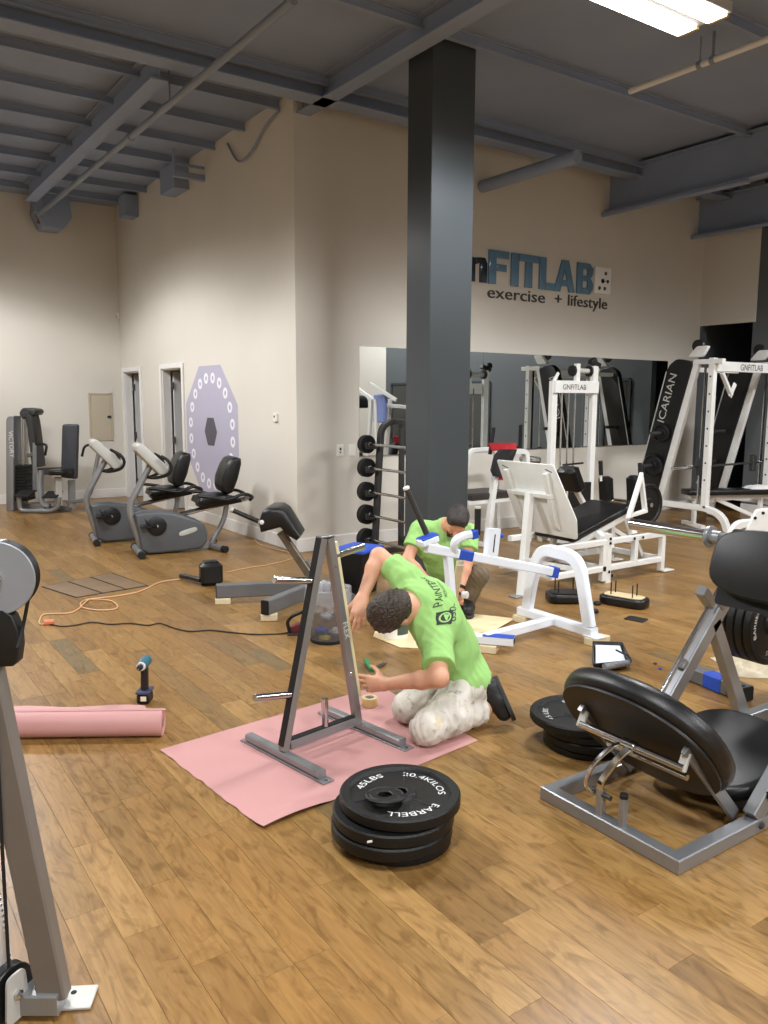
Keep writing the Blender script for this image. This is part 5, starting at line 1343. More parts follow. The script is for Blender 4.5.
for o_ in (0.035, -0.035):
    mb = MB(); mb.tube([B(180, 514.5, o_), B(250, 497.5, o_)], 0.02, 10); Q('seat_rail', mb, 'chrome')
mb = MB(); mb.prism(rounded([p-bkn*0.12 for p in (B(198, 499), B(224, 494), B(238, 497), B(240, 501), B(201, 508.5), B(197, 506))], 0.02, 3), bkn*0.24, 0.02); se = Q('seat_base', mb, 'black_plastic')
mb = MB(); mb.prism([p-bkn*0.2 for p in (B(194, 502), B(196, 497), B(208, 494), B(222, 493), B(226, 497), B(214, 500), B(200, 505))], bkn*0.40, 0.03); Q('seat', mb, 'black_vinyl', None, sharp=50)
bkpts = [B(217.5, 484), B(218.5, 476), B(223, 464), B(227, 458), B(232, 456), (B(237, 457.5)), B(237.5, 463), B(234, 478), B(229, 491), B(224, 493), B(219, 490)]
mb = MB(); mb.prism([p-bkn*0.19 for p in bkpts], bkn*0.38, 0.035); Q('backrest', mb, 'black_vinyl', None, sharp=50)
mb = MB(); mb.bar(B(225, 488), B(223, 499), 0.05, 0.08, bkn); Q('back_stem', mb, 'black_plastic')
for s_ in (-1, 1):
    mb = MB(); mb.tube(spline([B(192, 493.5, s_*0.26), B(205, 494.5, s_*0.26), B(222, 497, s_*0.24), B(238, 492, s_*0.22), B(248, 495, s_*0.16), B(248, 499, s_*0.08)], 4), 0.018, 10); Q('side_handle', mb, 'black_plastic')
mb = MB(); mb.tube([B(227, 503), B(224, 520), B(211, 543)], 0.028, 12, 0.1); Q('rear_leg', mb, 'silver')
q = B(209, 546); q.z = 0.037
mb = MB(); mb.tube([q+bkn*0.24+bku*0.10, q+bkn*0.0, q-bkn*0.24+bku*0.10], 0.034, 12, 0.15); rf = Q('rear_foot', mb, 'silver')
for s_ in (-1, 1):
    d_ = (bkn*s_*0.24+bku*0.10).normalized(); c = q+bkn*s_*0.24+bku*0.10; mb = MB(); mb.cyl(c-d_*0.01, c+d_*0.05, 0.0365, 12); Q('end_cap', mb, 'rubber', rf)
mb = MB(); q1 = B(200, 546); q1.z = 0.04; mb.bar(q1-bku*0.1, q, 0.06, 0.05, zz); Q('tail_beam', mb, 'silver')
bike2 = dup(bike, bk0+V((-0.185, 0.97, 0)), 'grey recumbent exercise bike, the farther of two, nearest the doorways')

# ---- chest press machine by the far wall
cb0 = V((2.55, 12.25, 0)); CHP_ = Plane(cb0); c1 = thing('chest_press', 'silver chest press machine with tall charcoal back pad by the far wall', 'chest press', cb0)
E_ = CHP_
def N_(name, mb, material='silver', parent=None, **k): return obj(name, mb, material, parent or c1, **k)
mb = MB(); a = E_(11.5, 416, 0.05); b = E_(11.5, 510, 0.05); b.z = 0.0; mb.prism(rounded([V((p.x, p.y, p.z)) for p in (E_(7.5, 420, .05), E_(9, 416.5, .05), E_(15, 415.5, .05), E_(15, 511, .05), E_(7.5, 511, .05))], 0.03, 3), -E_.n*0.5, 0.012); N_('tower_cover', mb)
mb = text_mb('VICTORY', 0.09, E_(11, 444, 0.052), V((0, 0, -1)), E_.u, 0.002); N_('lettering', mb, 'print_white')
mb = MB(); mb.prism(rounded([E_(15.5, 413, -.1), E_(19, 407.5, -.1), E_(31, 409, -.1), (E_(33, 412, -.1)), E_(31, 415.5, -.1), E_(22, 416, -.1), E_(17, 417, -.1)], 0.04, 3), -E_.n*0.3, 0.02); N_('top_cap', mb, 'dark_steel')
for x in (17, 19, 22.5):
    mb = MB(); mb.tube([E_(x, 417, -.15), E_(x+0.6, 470, -.15)], 0.011, 8); N_('guide_rod', mb, 'chrome')
for k in range(12):
    mb = MB(); c = E_(20, 500, -0.15); mb.box((c.x, c.y, 0.16+k*0.043), (0.2, 0.3, 0.04), -YAW, 0.004); N_('stack_plate', mb, 'cast_iron')
mb = MB(); cv = [E_(20, 416, -.2), E_(26, 417, -.2), E_(30, 442, -.2), E_(33, 468, -.2)]; mb.sweep(spline(cv, 4), rect(0.3, 0.09, 0.02), E_.u); N_('rear_cover', mb, 'dark_steel')
mb = MB(); mb.tube([E_(32, 415, -.2), E_(33.5, 443, -.1)], 0.006, 6); N_('cable', mb, 'black_cord')
mb = MB(); mb.bar(E_(34.5, 443), E_(34.5, 490), 0.05, 0.05); mb.bar(E_(34, 454), E_(25, 456, -.1), 0.05, 0.05); N_('press_arm', mb)
mb = MB(); mb.tube([E_(35, 444), E_(50, 444, 0.1), E_(48, 455, 0.1)], 0.018, 10, 0.06); N_('handle', mb, 'black_steel')
mb = MB(); mb.bars([E_(67, 502), E_(85, 500.5), E_(91, 492), E_(100, 446)], 0.05, 0.06, E_.n, 0.01, 0.2, 6); N_('press_arm', mb)
mb = MB(); mb.tube([E_(99, 444), E_(87, 445, 0.1), E_(84.5, 456, 0.1)], 0.018, 10, 0.06); N_('handle', mb, 'black_steel')
mb = MB(); mb.prism(rounded([E_(64, 424), E_(80, 424), E_(78.5, 479), E_(62.5, 477)], 0.04, 4), E_.n*0.08, 0.025); N_('back_pad', mb, 'charcoal_vinyl', None, sharp=50)
mb = MB(); cc = E_(66.5, 473, 0.2); mb.prism(loop_shape(cc, E_.u, E_.n, 0.15, 0.2, 28, 3), zz*0.07, 0.02); N_('seat', mb, 'black_vinyl', None, sharp=50)
mb = MB(); mb.bar(E_(64, 476, 0.2), V((E_(64, 500, 0.2).x, E_(64, 500, 0.2).y, 0.12)), 0.09, 0.09); N_('seat_post', mb, 'bike_light')
mb = MB(); mb.bar(E_(71, 480, -0.02), V((E_(71, 500, -0.02).x, E_(71, 500, -0.02).y, 0.05)), 0.09, 0.07); N_('back_post', mb)
mb = MB(); mb.bar(E_(36, 472, -.1), E_(62, 471, -.1), 0.1, 0.1, zz); N_('main_beam', mb, 'dark_steel')
mb = MB(); mb.bars(spline([E_(44.5, 470, 0.1), E_(44, 485, 0.12), E_(47, 501, 0.15), E_(54, 505, 0.15)], 4), 0.06, 0.09, E_.n, 0.01); N_('front_arch', mb)
for (x0, x1, y) in ((24, 40, 492), (51, 66, 493)):
    mb = MB(); mb.prism([E_(x0, y-1.5, 0.1), E_(x1, y-1.5, 0.1), E_(x1-1, y+2.5, 0.35), E_(x0+1, y+2.5, 0.35)], zz*0.02, 0.003); N_('foot_rest', mb, 'rubber')
q = [E_(26.5, 494, 0.25), E_(28, 508, 0.25), E_(35, 512, 0.25), E_(58, 512, 0.25), E_(65, 505, 0.25), E_(66, 495, 0.25)]
for p in q: p.z = max(p.z, 0.035)
mb = MB(); mb.tube(q, 0.032, 12, 0.12); N_('foot_loop', mb)
mb = MB(); a = E_(12, 505, -0.2); b = E_(70, 505, 0.0); mb.bar(V((a.x, a.y, 0.04)), V((b.x, b.y, 0.04)), 0.09, 0.07, zz); a = E_(47, 503, -0.3); b = E_(47, 503, 0.25); mb.bar(V((a.x, a.y, 0.04)), V((b.x, b.y, 0.04)), 0.09, 0.06, zz); N_('base', mb)

# ---- grey machine with a black roller pad (stands on small blocks)
g0 = fl(224, 603); gB = Plane(V((3.05, 5.75, 0)))
gm = thing('curl_machine', 'grey curl machine with black arm pad behind the A-frame tree', 'curl machine', V((3.0, 5.7, 0)))
def G_(name, mb, material='grey_steel', parent=None, **k): return obj(name, mb, material, parent or gm, **k)
hub = V((3.22, 5.60, 0.105))
e1 = fl(219, 600); e1.z = 0.14; e2 = fl(264, 620); e2.z = 0.13
e1 = V((2.46, 5.90, 0.105)); e2 = V((2.55, 5.22, 0.105))
for (e) in (e1, e2):
    mb = MB(); mb.bar(hub, e, 0.07, 0.11, zz, 0.008); lg = G_('base_leg', mb)
    d = (e-hub).normalized(); mb = MB(); mb.bar(e, e+d*0.006, 0.066, 0.106, zz, 0.006); G_('end_cap', mb, 'rubber', lg)
H_ = Plane(hub)
mb = MB(); mb.bar(hub-zz*0.03, H_(305, 561), 0.09, 0.06, H_.u); G_('upright', mb)
p0, p1 = H_(281, 531, 0.03), H_(322, 592, 0.03)
M['worn_steel'] = mat('worn_steel', (112, 102, 88), 0.35, 0.5, 0.25, 14)
mb = MB(); mb.bar(p0, p1, 0.06, 0.07, H_.n, 0.006); G_('slant_beam', mb, 'worn_steel')
mb = MB(); ua = (H_(285, 507)-H_(300, 532)).normalized()
pp = [H_(262, 519), H_(265, 509), (H_(272, 505)), H_(282, 505), H_(288, 509), H_(303, 533), H_(299, 537), H_(290, 532), H_(283, 524), H_(272, 527), H_(264, 529)]
mb.prism([p-H_.n*0.2 for p in pp], H_.n*0.40, 0.03); G_('arm_pad', mb, 'black_vinyl', None, sharp=50)
mb = MB(); c = H_(265.5, 518.5, 0.2); mb.lathe([(0.018, 0), (0.018, 0.008), (0.008, 0.012)], c, H_.n, 14); G_('pad_bolt', mb, 'print_white')
a, b = H_(260, 522), H_(232, 510)
mb = MB(); mb.tube([a, b], 0.019, 12); gr = G_('grip_bar', mb, 'black_plastic')
for (q, r_) in ((a, 0.024), (b, 0.022)):
    mb = MB(); mb.cyl(q-(b-a).normalized()*0.012, q+(b-a).normalized()*0.012, r_, 12); G_('grip_ring', mb, 'bike_light', gr)
e3 = V((hub.x+0.16, hub.y-0.05, 0.105))
mb = MB(); mb.bar(hub, e3, 0.07, 0.09, zz); mb.bar(e3+V((0.0, 0.2, -0.07)), e3+V((0.0, -0.2, -0.07)), 0.07, 0.06, zz); mb.bar(e3, e3-zz*0.06, 0.06, 0.06); G_('rear_base', mb)
for (e, lab) in ((e1, 'pale wood block under the left leg of the grey curl machine'), (e2, 'pale wood block under the near leg of the grey curl machine')):
    c = e+(hub-e).normalized()*0.05
    mb = MB(); mb.box((c.x, c.y, 0.0245), (0.12, 0.08, 0.048), -YAW+0.1, 0.004)
    tag(obj('wood_block', mb, 'wood_block', loc=(c.x, c.y, 0)), lab, 'wood block', 'blocks under the curl machine')

# ---- wastebasket with a clear liner and rubbish
wbp = fl(327, 645)+FH*0.11; wbp.z = 0
m_, nt_, b_ = new_mat('smoky_plastic'); b_.inputs['Base Color'].default_value = (0.16, 0.16, 0.17, 1); b_.inputs['Roughness'].default_value = 0.3; b_.inputs['Alpha'].default_value = 0.38; M['smoky'] = m_
m_, nt_, b_ = new_mat('clear_liner'); b_.inputs['Base Color'].default_value = (0.75, 0.75, 0.76, 1); b_.inputs['Roughness'].default_value = 0.2; b_.inputs['Alpha'].default_value = 0.28; M['liner'] = m_
wb = thing('wastebasket', 'smoky clear wastebasket with a plastic liner behind the A-frame tree', 'wastebasket', wbp)
mb = MB(); mb.lathe([(0.112, 0.004), (0.142, 0.36), (0.146, 0.36), (0.116, 0.0), (0.0, 0.0), (0.0, 0.004)], wbp, zz, 32, True); obj('bin', mb, 'smoky', wb)
mb = MB(); mb.lathe([(0.114, 0.0), (0.121, 0.0), (0.121, 0.02), (0.116, 0.022)], wbp, zz, 32, True); obj('base_ring', mb, 'rubber', wb)
mb = MB(); k = 36; prof = [(0.135, 0.22), (0.138, 0.365), (0.152, 0.375), (0.156, 0.30), (0.154, 0.27)]; rl_ = random.Random(8); vv = []
for i in range(k):
    a = 2*PI*i/k
    for (r_, h) in prof: rr = r_+rl_.uniform(-0.004, 0.006); vv.append(wbp+V((rr*math.cos(a), rr*math.sin(a), h+rl_.uniform(-0.012, 0.012))))
ff = [(i*5+j, ((i+1) % k)*5+j, ((i+1) % k)*5+j+1, i*5+j+1) for i in range(k) for j in range(4)]
mb.add(vv, ff); obj('liner', mb, 'liner', wb, sharp=60)
cols = [('rubbish_blue', (52, 80, 170)), ('rubbish_yellow', (200, 180, 50)), ('rubbish_white', (215, 215, 215))]
for nm, c_ in cols: M[nm] = mat(nm, c_, 0.6)
for (x, y, z, r_, k, lab) in ((-0.04, -0.03, 0.075, 0.05, 0, 'crumpled blue tape in the wastebasket'), (-0.02, -0.05, 0.03, 0.045, 1, 'crumpled yellow paper at the bottom of the wastebasket'), (0.055, 0.01, 0.06, 0.05, 2, 'crumpled white paper in the wastebasket'), (-0.02, 0.045, 0.15, 0.045, 2, 'second white paper ball at the back of the wastebasket')):
    mb = MB(); mb.sphere((0, 0, 0), r_, 12, (1, 1, 0.6)); rq = random.Random(int(100*z)+k)
    c = wbp+RH*x+FH*y+zz*z
    mb.v = [c+p*(1+rq.uniform(-0.22, 0.12)) for p in mb.v]
    tag(obj('crumpled_paper', mb, cols[k][0], loc=c, sharp=20), lab, 'rubbish')

# ---- saw-like tool with a D handle behind the tree
tp = fl(296, 634); ts = thing('jigsaw', 'black and red power tool with a loop handle beside the wastebasket', 'power tool', tp)
J = Plane(tp)
mb = MB(); mb.bars([J(290, 633), J(287, 622), J(292, 616), J(304, 611), J(307, 617), J(305, 626)], 0.022, 0.028, J.n, 0.006, 0.02, 3); obj('loop_handle', mb, 'black_plastic', ts)
mb = MB(); mb.prism(rounded([J(290, 634), J(289, 628), J(296, 625), J(308, 624), J(308, 632)], 0.01, 3), -J.n*0.07, 0.006); obj('body', mb, mat('tool_red', (112, 44, 46), 0.45), ts)
mb = MB(); a, b = J(288, 634.5), J(309, 634.5); mb.bar(V((a.x, a.y, 0.006)), V((b.x, b.y, 0.006)), 0.09, 0.008, zz); obj('shoe', mb, 'dark_steel', ts)

# ---- black tub with a blue lid
tb0 = fl(360, 602); tbx = V((3.62, 5.62, 0)); tt = thing('storage_tub', 'black storage tub with a blue lid behind the kneeling man', 'tub', tbx)
rz_ = 0.45; rm = Matrix.Rotation(rz_, 3, 'Z')
def ring(z, sx, sy): return [tbx+rm@V((a*sx/2, b*sy/2, z)) for a, b in ((-1, -1), (1, -1), (1, 1), (-1, 1))]
lo, hi_ = rounded(ring(0.0, 0.26, 0.22), 0.03, 3), rounded(ring(0.36, 0.33, 0.28), 0.03, 3)
n_ = len(lo); mb = MB(); mb.add(lo+hi_, [tuple(reversed(range(n_))), tuple(range(n_, 2*n_))]+[(i, (i+1) % n_, n_+(i+1) % n_, n_+i) for i in range(n_)]); obj('tub', mb, 'black_plastic', tt)
mb = MB(); mb.prism(rounded(ring(0.36, 0.36, 0.31), 0.03, 3), zz*0.03, 0.008); obj('lid', mb, mat('lid_blue', (44, 84, 190), 0.45), tt)

# ---- barbell rack beside the column
rk = thing('barbell_rack', 'dark grey rack for fixed barbells standing beside the column', 'barbell rack', V((4.68, 6.6, 0)))
yL, yR = 6.92, 6.12
def up_pts(y): return [(4.66, y, 0.03), (4.72, y, 1.10), (4.74, y, 1.34), (4.90, y, 1.40), (5.0, y, 1.36), (5.02, y, 0.03)]
for y in (yL, yR):
    mb = MB(); mb.bars(up_pts(y)[0:5], 0.05, 0.075, (0, 1, 0), 0.006, 0.16, 6); obj('upright', mb, 'dark_steel', rk)
    mb = MB(); mb.bar((4.45, y, 0.03), (5.05, y, 0.03), 0.07, 0.06, zz); mb.bar((5.0, y, 1.36), (5.0, y, 0.05), 0.05, 0.05); obj('side_foot', mb, 'dark_steel', rk)
mb = MB(); mb.bar((4.9, yL, 1.385), (4.9, yR, 1.385), 0.05, 0.05, zz); obj('top_beam', mb, 'dark_steel', rk)
mb = MB(); mb.bar((5.0, yL, 0.15), (5.0, yR, 0.15), 0.05, 0.05, zz); obj('lower_beam', mb, 'dark_steel', rk)
tiers = []
for k, (px, py) in enumerate(((369.6, 444.6), (367, 468), (365, 491.5), (363, 514), (359.5, 537))):
    X = 4.60
    p_ = onx(px, py, X); tiers.append(p_.z)
bn_ = ['top', 'second', 'third', 'fourth', 'lowest']
for k, z in enumerate(tiers):
    xh = 4.62
    for y in (yL, yR):
        mb = MB(); mb.bar((4.69, y, z-0.035), (xh-0.05, y, z-0.03), 0.03, 0.03, zz); mb.bar((xh-0.055, y, z-0.04), (xh-0.065, y, z+0.02), 0.03, 0.015); obj('hook', mb, 'dark_steel', rk)
    r_ = 0.095+0.003*k
    bb = thing('fixed_barbell', '%s barbell of the five on the dark rack beside the column' % bn_[k], 'barbell', (xh, (yL+yR)/2, z), 'fixed barbells on the rack')
    mb = MB(); mb.tube([(xh, yL+0.17, z), (xh, yR-0.17, z)], 0.0145, 12); obj('bar', mb, 'chrome', bb)
    for y, s_ in ((yL+0.06, 1), (yR-0.06, -1)):
        mb = MB(); mb.lathe([(0.02, 0), (r_-0.006, 0), (r_, 0.006), (r_, 0.07), (r_-0.006, 0.076), (0.04, 0.08), (0.03, 0.1)], (xh, y, z), (0, s_, 0), 26); obj('head', mb, 'rubber', bb)
        mb = MB(); mb.cyl((xh, y-s_*0.03, z), (xh, y, z), 0.026, 14); obj('collar', mb, 'chrome', bb)

# ---- machines standing at the right wall, seen only in the mirror
wt = thing('weight_tower', 'black and silver weight stack tower reflected at the left end of the mirror', 'weight tower', (9.6, -0.6, 0))
for y in (-0.95, -0.3):
    mb = MB(); mb.box((9.6, y, 0.78), (0.35, 0.07, 1.5), ch=0.02); obj('side_cover', mb, 'black_plastic', wt)
mb = MB(); mb.prism(rounded([(9.6, -1.05, 1.42), (9.6, -0.2, 1.42), (9.6, -0.22, 1.62), (9.6, -0.35, 1.7), (9.6, -0.9, 1.7), (9.6, -1.03, 1.62)], 0.05, 4), V((0.4, 0, 0)), 0.02); obj('top_cover', mb, 'black_plastic', wt)
for y in (-0.8, -0.62, -0.44):
    mb = MB(); mb.box((9.62, y, 0.8), (0.1, 0.13, 1.3), ch=0.02); obj('guard', mb, 'silver', wt)
mb = MB(); mb.box((9.6, -0.62, 0.04), (0.5, 0.9, 0.08)); obj('base', mb, 'dark_steel', wt)
hm = thing('lever_machine', 'cream tubular lever machine reflected in the mirror beside the column', 'lever machine', (9.9, 0.35, 0))
mb = MB(); mb.bars([(9.6, -0.3, 1.95), (9.9, 0.4, 1.5), (10.3, 0.9, 1.45)], 0.07, 0.07, zz); mb.bars([(9.6, 0.45, 1.95), (9.9, 1.0, 1.6)], 0.07, 0.07, zz); obj('lever_arm', mb, 'white_steel', hm)
for (x, y0, y1) in ((9.75, 0.1, 0.3), (9.75, 0.55, 0.45), (10.1, 0.3, 0.5)):
    mb = MB(); mb.bar((x, y0, 0.03), (x, y1, 1.62), 0.07, 0.07); obj('post', mb, 'white_steel', hm)
mb = MB(); mb.box((9.8, 0.55, 1.42), (0.1, 0.4, 0.6), None, 0.03); obj('back_pad', mb, mat('pad_blue', (120, 136, 190), 0.6), hm)
mb = MB(); mb.bar((9.7, -0.1, 0.03), (9.7, 0.9, 0.03), 0.07, 0.06, zz); mb.bar((9.7, 0.35, 0.03), (10.4, 0.35, 0.03), 0.07, 0.06, zz); obj('base', mb, 'white_steel', hm)

# ================================================================== SMALL THINGS ON THE FLOOR
# seat pads lying upside down with their bolts up
M['raw_wood'] = mat('raw_wood', (212, 192, 150), 0.7, 0, 0.06, 20)
def upturned(px0, py0, L_, W_, rz, lab, board):
    c = fl(px0, py0); t = thing('upturned_pad', lab, 'seat pad', c, 'upturned pads')
    rm = Matrix.Rotation(rz, 3, 'Z'); u_, v_ = rm.col[0], rm.col[1]
    mb = MB(); mb.prism(loop_shape(c+zz*0.001, u_, v_, L_/2, W_/2, 32, 4), zz*0.075, 0.02); obj('cushion', mb, 'black_vinyl', t, 50)
    mb = MB(); mb.prism(loop_shape(c+zz*0.076, u_, v_, L_/2-0.03, W_/2-0.03, 32, 4), zz*0.006); obj('board', mb, board, t)
    for (a, b) in ((-0.25, -0.22), (0.22, -0.22), (-0.25, 0.22), (0.22, 0.22)):
        mb = MB(); q = c+u_*(a*L_)+v_*(b*W_)+zz*0.08; mb.cyl(q, q+zz*0.1, 0.005, 8); obj('bolt', mb, 'black_steel', t)
    return t
upturned(566, 601, 0.32, 0.24, -0.55, 'upturned black pad with thin bolts behind the white arch', 'black_plastic')
upturned(624, 605, 0.38, 0.2, -1.3, 'upturned pad with pale wood underside and four bolts', 'raw_wood')
c = fl(636, 619.5); mb = MB(); mb.prism(rounded([c+Matrix.Rotation(-1.3, 3, 'Z')@V((a*0.075, b*0.06, 0.001)) for a, b in ((-1, -1), (1, -1), (1, 1), (-1, 1))], 0.02, 3), zz*0.006, 0.002)
tag(obj('rubber_tile', mb, 'rubber', loc=c), 'flat black rubber square on the floor below the wood-backed pad', 'rubber square')
for (px, py, r_, lab) in ((597, 605, 0.03, 'small flat black puck left of the wood-backed pad'), (595, 613, 0.028, 'small round black knob beside the white arch leg')):
    c = fl(px, py); mb = MB(); mb.lathe([(r_-0.006, 0.0), (r_, 0.005), (r_, 0.02), (r_-0.008, 0.028), (0.006, 0.03)], c+zz*0.001, zz, 18)
    tag(obj('rubber_puck', mb, 'rubber', loc=c), lab, 'rubber puck')
# paint tray with a roller
tc = fl(611, 662); tr = thing('paint_tray', 'black paint tray holding white paint in front of the bench', 'paint tray', tc)
rz_ = -0.28; rm = Matrix.Rotation(rz_, 3, 'Z')
q4 = [fl(592, 673), fl(631, 669), fl(622, 650), fl(592, 649)]
ctr = sum(q4, V((0, 0, 0)))/4
bot = [ctr+(p-ctr)*0.86+zz*0.003 for p in q4]; tp4 = [ctr+(p-ctr)*1.0+zz*0.055 for p in q4]
mb = MB(); bo_, to_, bi_, ti_ = rounded(bot, 0.02, 3), rounded(tp4, 0.02, 3), rounded([ctr+(p-ctr)*0.82+zz*0.008 for p in q4], 0.02, 3), rounded([ctr+(p-ctr)*0.95+zz*0.055 for p in q4], 0.02, 3)
n_ = len(bo_); f_ = [tuple(reversed(range(n_)))]
for (a, b) in ((0, 1), (1, 2), (2, 3)): f_ += [(a*n_+i, a*n_+(i+1) % n_, b*n_+(i+1) % n_, b*n_+i) for i in range(n_)]
f_.append(tuple(3*n_+i for i in range(n_)))
mb.add(bo_+to_+ti_+bi_, f_); obj('tray', mb, 'black_plastic', tr)
mb = MB(); mb.prism([ctr+(p-ctr)*0.8+zz*0.018+(zz*0.02 if i > 1 else V((0, 0, 0))) for i, p in enumerate(q4)], zz*0.004); obj('paint', mb, 'fresh_white', tr)
a, b = fl(604, 667, 0.04), fl(628, 663, 0.04)
pr = thing('paint_roller', 'small roller with black frame lying in the paint tray', 'paint roller', a)
mb = MB(); mb.tube([a, b], 0.02, 14); obj('roller_sleeve', mb, mat('roller_nap', (120, 122, 126), 0.9, 0, 0.3, 60), pr)
mb = MB(); mb.tube([b, fl(632, 661, 0.05), fl(628, 656, 0.06), fl(616, 650, 0.07)], 0.006, 8, 0.02); obj('frame', mb, 'black_steel', pr)
# blue tape scraps
for (px, py, lab) in ((660, 669, 'tiny blue tape scrap on the floor left of the leg press rail'), (655, 664, 'tiny dark scrap beside the blue tape scrap')):
    c = fl(px, py); mb = MB(); mb.prism(rounded([c+zz*0.001+V((0.018, 0, 0)), c+zz*0.001+V((0, 0.014, 0)), c+zz*0.001-V((0.016, 0.006, 0)), c+zz*0.001-V((0, 0.014, 0))], 0.004, 2), zz*0.006)
    tag(obj('tape_scrap', mb, 'blue_tape' if px == 660 else 'dark_steel', loc=c), lab, 'scrap')
# grey steel part with blue tape behind the leg press brace
s0, s1 = fl(697, 682), fl(747, 702)
sp_ = thing('steel_part', 'grey steel machine part wrapped with blue tape behind the leg press', 'machine part', s0)
a, b = V((s0.x, s0.y, 0.045)), V((s1.x, s1.y, 0.045)); d = (b-a).normalized(); a = a-d*0.1
mb = MB(); mb.bar(a, b, 0.085, 0.085, zz, 0.008); bq = obj('beam', mb, 'grey_steel', sp_)
mb = MB(); mb.bar(b, b+d*0.006, 0.078, 0.078, zz, 0.006); obj('end_cap', mb, 'rubber', bq)
mb = MB(); t0 = a+d*0.18; mb.bar(t0, t0+d*0.12, 0.090, 0.089, zz, 0.008); obj('blue_tape', mb, 'blue_tape', bq)
mb = MB(); q = b+RH*0.05+zz*0.03; mb.cyl(b-d*0.02+zz*0.02, b-d*0.02+V((d.y, -d.x, 0))*0.12+zz*0.02, 0.025, 14); obj('knob', mb, 'rubber', sp_)
# crumpled drop cloth
M['canvas'] = mat('canvas_cloth', (206, 194, 168), 0.9, 0, 0.06, 8, 0.4, 20)
def crumple(c, u_, v_, ru, rv, h, seed, n=22):
    rg = random.Random(seed); ph = [rg.uniform(0, 6) for _ in range(8)]; vv = []; ff = []
    for j in range(n+1):
        for i in range(n+1):
            s_, t = i/n*2-1, j/n*2-1
            e = max(0, 1-max(abs(s_), abs(t))**3)
            z = h*e*(0.5+0.25*math.sin(5*s_+ph[0]+2*t)+0.25*math.sin(7*t+ph[1]-3*s_)+0.15*math.sin(11*s_+9*t+ph[2]))
            w_ = 1+0.12*math.sin(3*math.atan2(t, s_)+ph[3])
            vv.append(c+u_*(s_*ru*w_)+v_*(t*rv*w_)+zz*max(0.003, z+0.003))
    for j in range(n):
        for i in range(n): a = j*(n+1)+i; ff.append((a, a+1, a+n+2, a+n+1))
    k = len(vv); m_ = MB(); m_.add(vv+[p-zz*0.002 for p in vv], ff+[tuple(reversed([q+k for q in f])) for f in ff]); return m_
c = fl(756, 668); c = fl(759, 668); mb = crumple(c, RH, FH, 0.20, 0.17, 0.13, 4)
tag(obj('drop_cloth', mb, 'canvas', loc=c, sharp=60), 'crumpled cream drop cloth on the floor behind the leg press', 'drop cloth')
# white machine corner behind the foot pad
wm = thing('white_panel_machine', 'white angled machine panel peeking above the black foot pad', 'machine', (5.6, 3.3, 0))
wp = Plane(V((5.6, 3.35, 0)))
mb = MB(); mb.prism(rounded([wp(747, 530), wp(757, 510), wp(772, 508), wp(790, 512), wp(790, 560), wp(747, 560)], 0.015, 3), -wp.n*0.04, 0.006); obj('panel', mb, 'white_steel', wm)
for (x, y) in ((755, 518), (763, 513)):
    mb = MB(); mb.lathe([(0.012, 0), (0.012, 0.006)], wp(x, y), wp.n, 10); obj('bolt', mb, 'rubber', wm)
mb = MB(); a = wp(735, 560, -0.05); mb.bars([V((a.x, a.y, 0.03)), wp(734, 535, -0.05), wp(741, 525, -0.05), wp(756, 524, -0.05)], 0.06, 0.06, wp.n, 0.008, 0.1, 6); obj('bent_tube', mb, 'white_steel', wm)
mb = MB(); a = wp(775, 560, -0.05); mb.bar(V((a.x, a.y, 0.03)), V((a.x, a.y, wp(775, 540).z)), 0.08, 0.08); b = wp(735, 560, -0.05); mb.bar(V((b.x, b.y, 0.03)), V((a.x+0.3, a.y-0.2, 0.03)), 0.08, 0.06, zz); obj('base', mb, 'white_steel', wm)
# cardboard sheets under the workers
M['cardboard'] = mat('pale_card', (226, 206, 164), 0.7, 0, 0.04, 5)
def sheet(pts, lab, z=0.002):
    m_ = MB(); P = [fl(x, y) for x, y in pts]; m_.prism([p+zz*z for p in P], zz*0.004); c = sum(P, V((0, 0, 0)))/len(P); return tag(obj('card_sheet', m_, 'cardboard', loc=c), lab, 'cardboard')
sheet([(373, 637), (378, 626), (402, 618), (440, 622), (440, 650), (400, 648)], 'pale card sheet on the floor under the white bucket corner')
sheet([(444, 618), (470, 615), (515, 620), (492, 633), (462, 636), (446, 632)], 'pale card sheet under the far side of the bench frame', 0.0085)
# small white bucket seen under the arm
bq = fl(396, 640)+FH*0.07; bt = thing('paint_bucket', 'white paint bucket with a dark label behind the kneeling man', 'bucket', bq)
bq.z = 0.0065
mb = MB(); mb.lathe([(0.085, 0.0), (0.098, 0.17), (0.103, 0.172), (0.103, 0.184), (0.098, 0.186), (0.094, 0.18), (0.083, 0.006), (0, 0.006), (0, 0)], bq, zz, 30, True); obj('pail', mb, 'sign_white', bt)
mb = MB(); k = 10; a0 = math.atan2(-FH.y, -FH.x); vv = []
for i in range(k+1):
    a = a0+0.1+i/k*1.1
    for z in (0.03, 0.14): r_ = 0.0855+0.013*z/0.17+0.001; vv.append(bq+V((r_*math.cos(a), r_*math.sin(a), z)))
mb.add(vv, [(2*i, 2*i+2, 2*i+3, 2*i+1) for i in range(k)]); obj('label', mb, mat('label_green', (66, 84, 78), 0.6), bt)

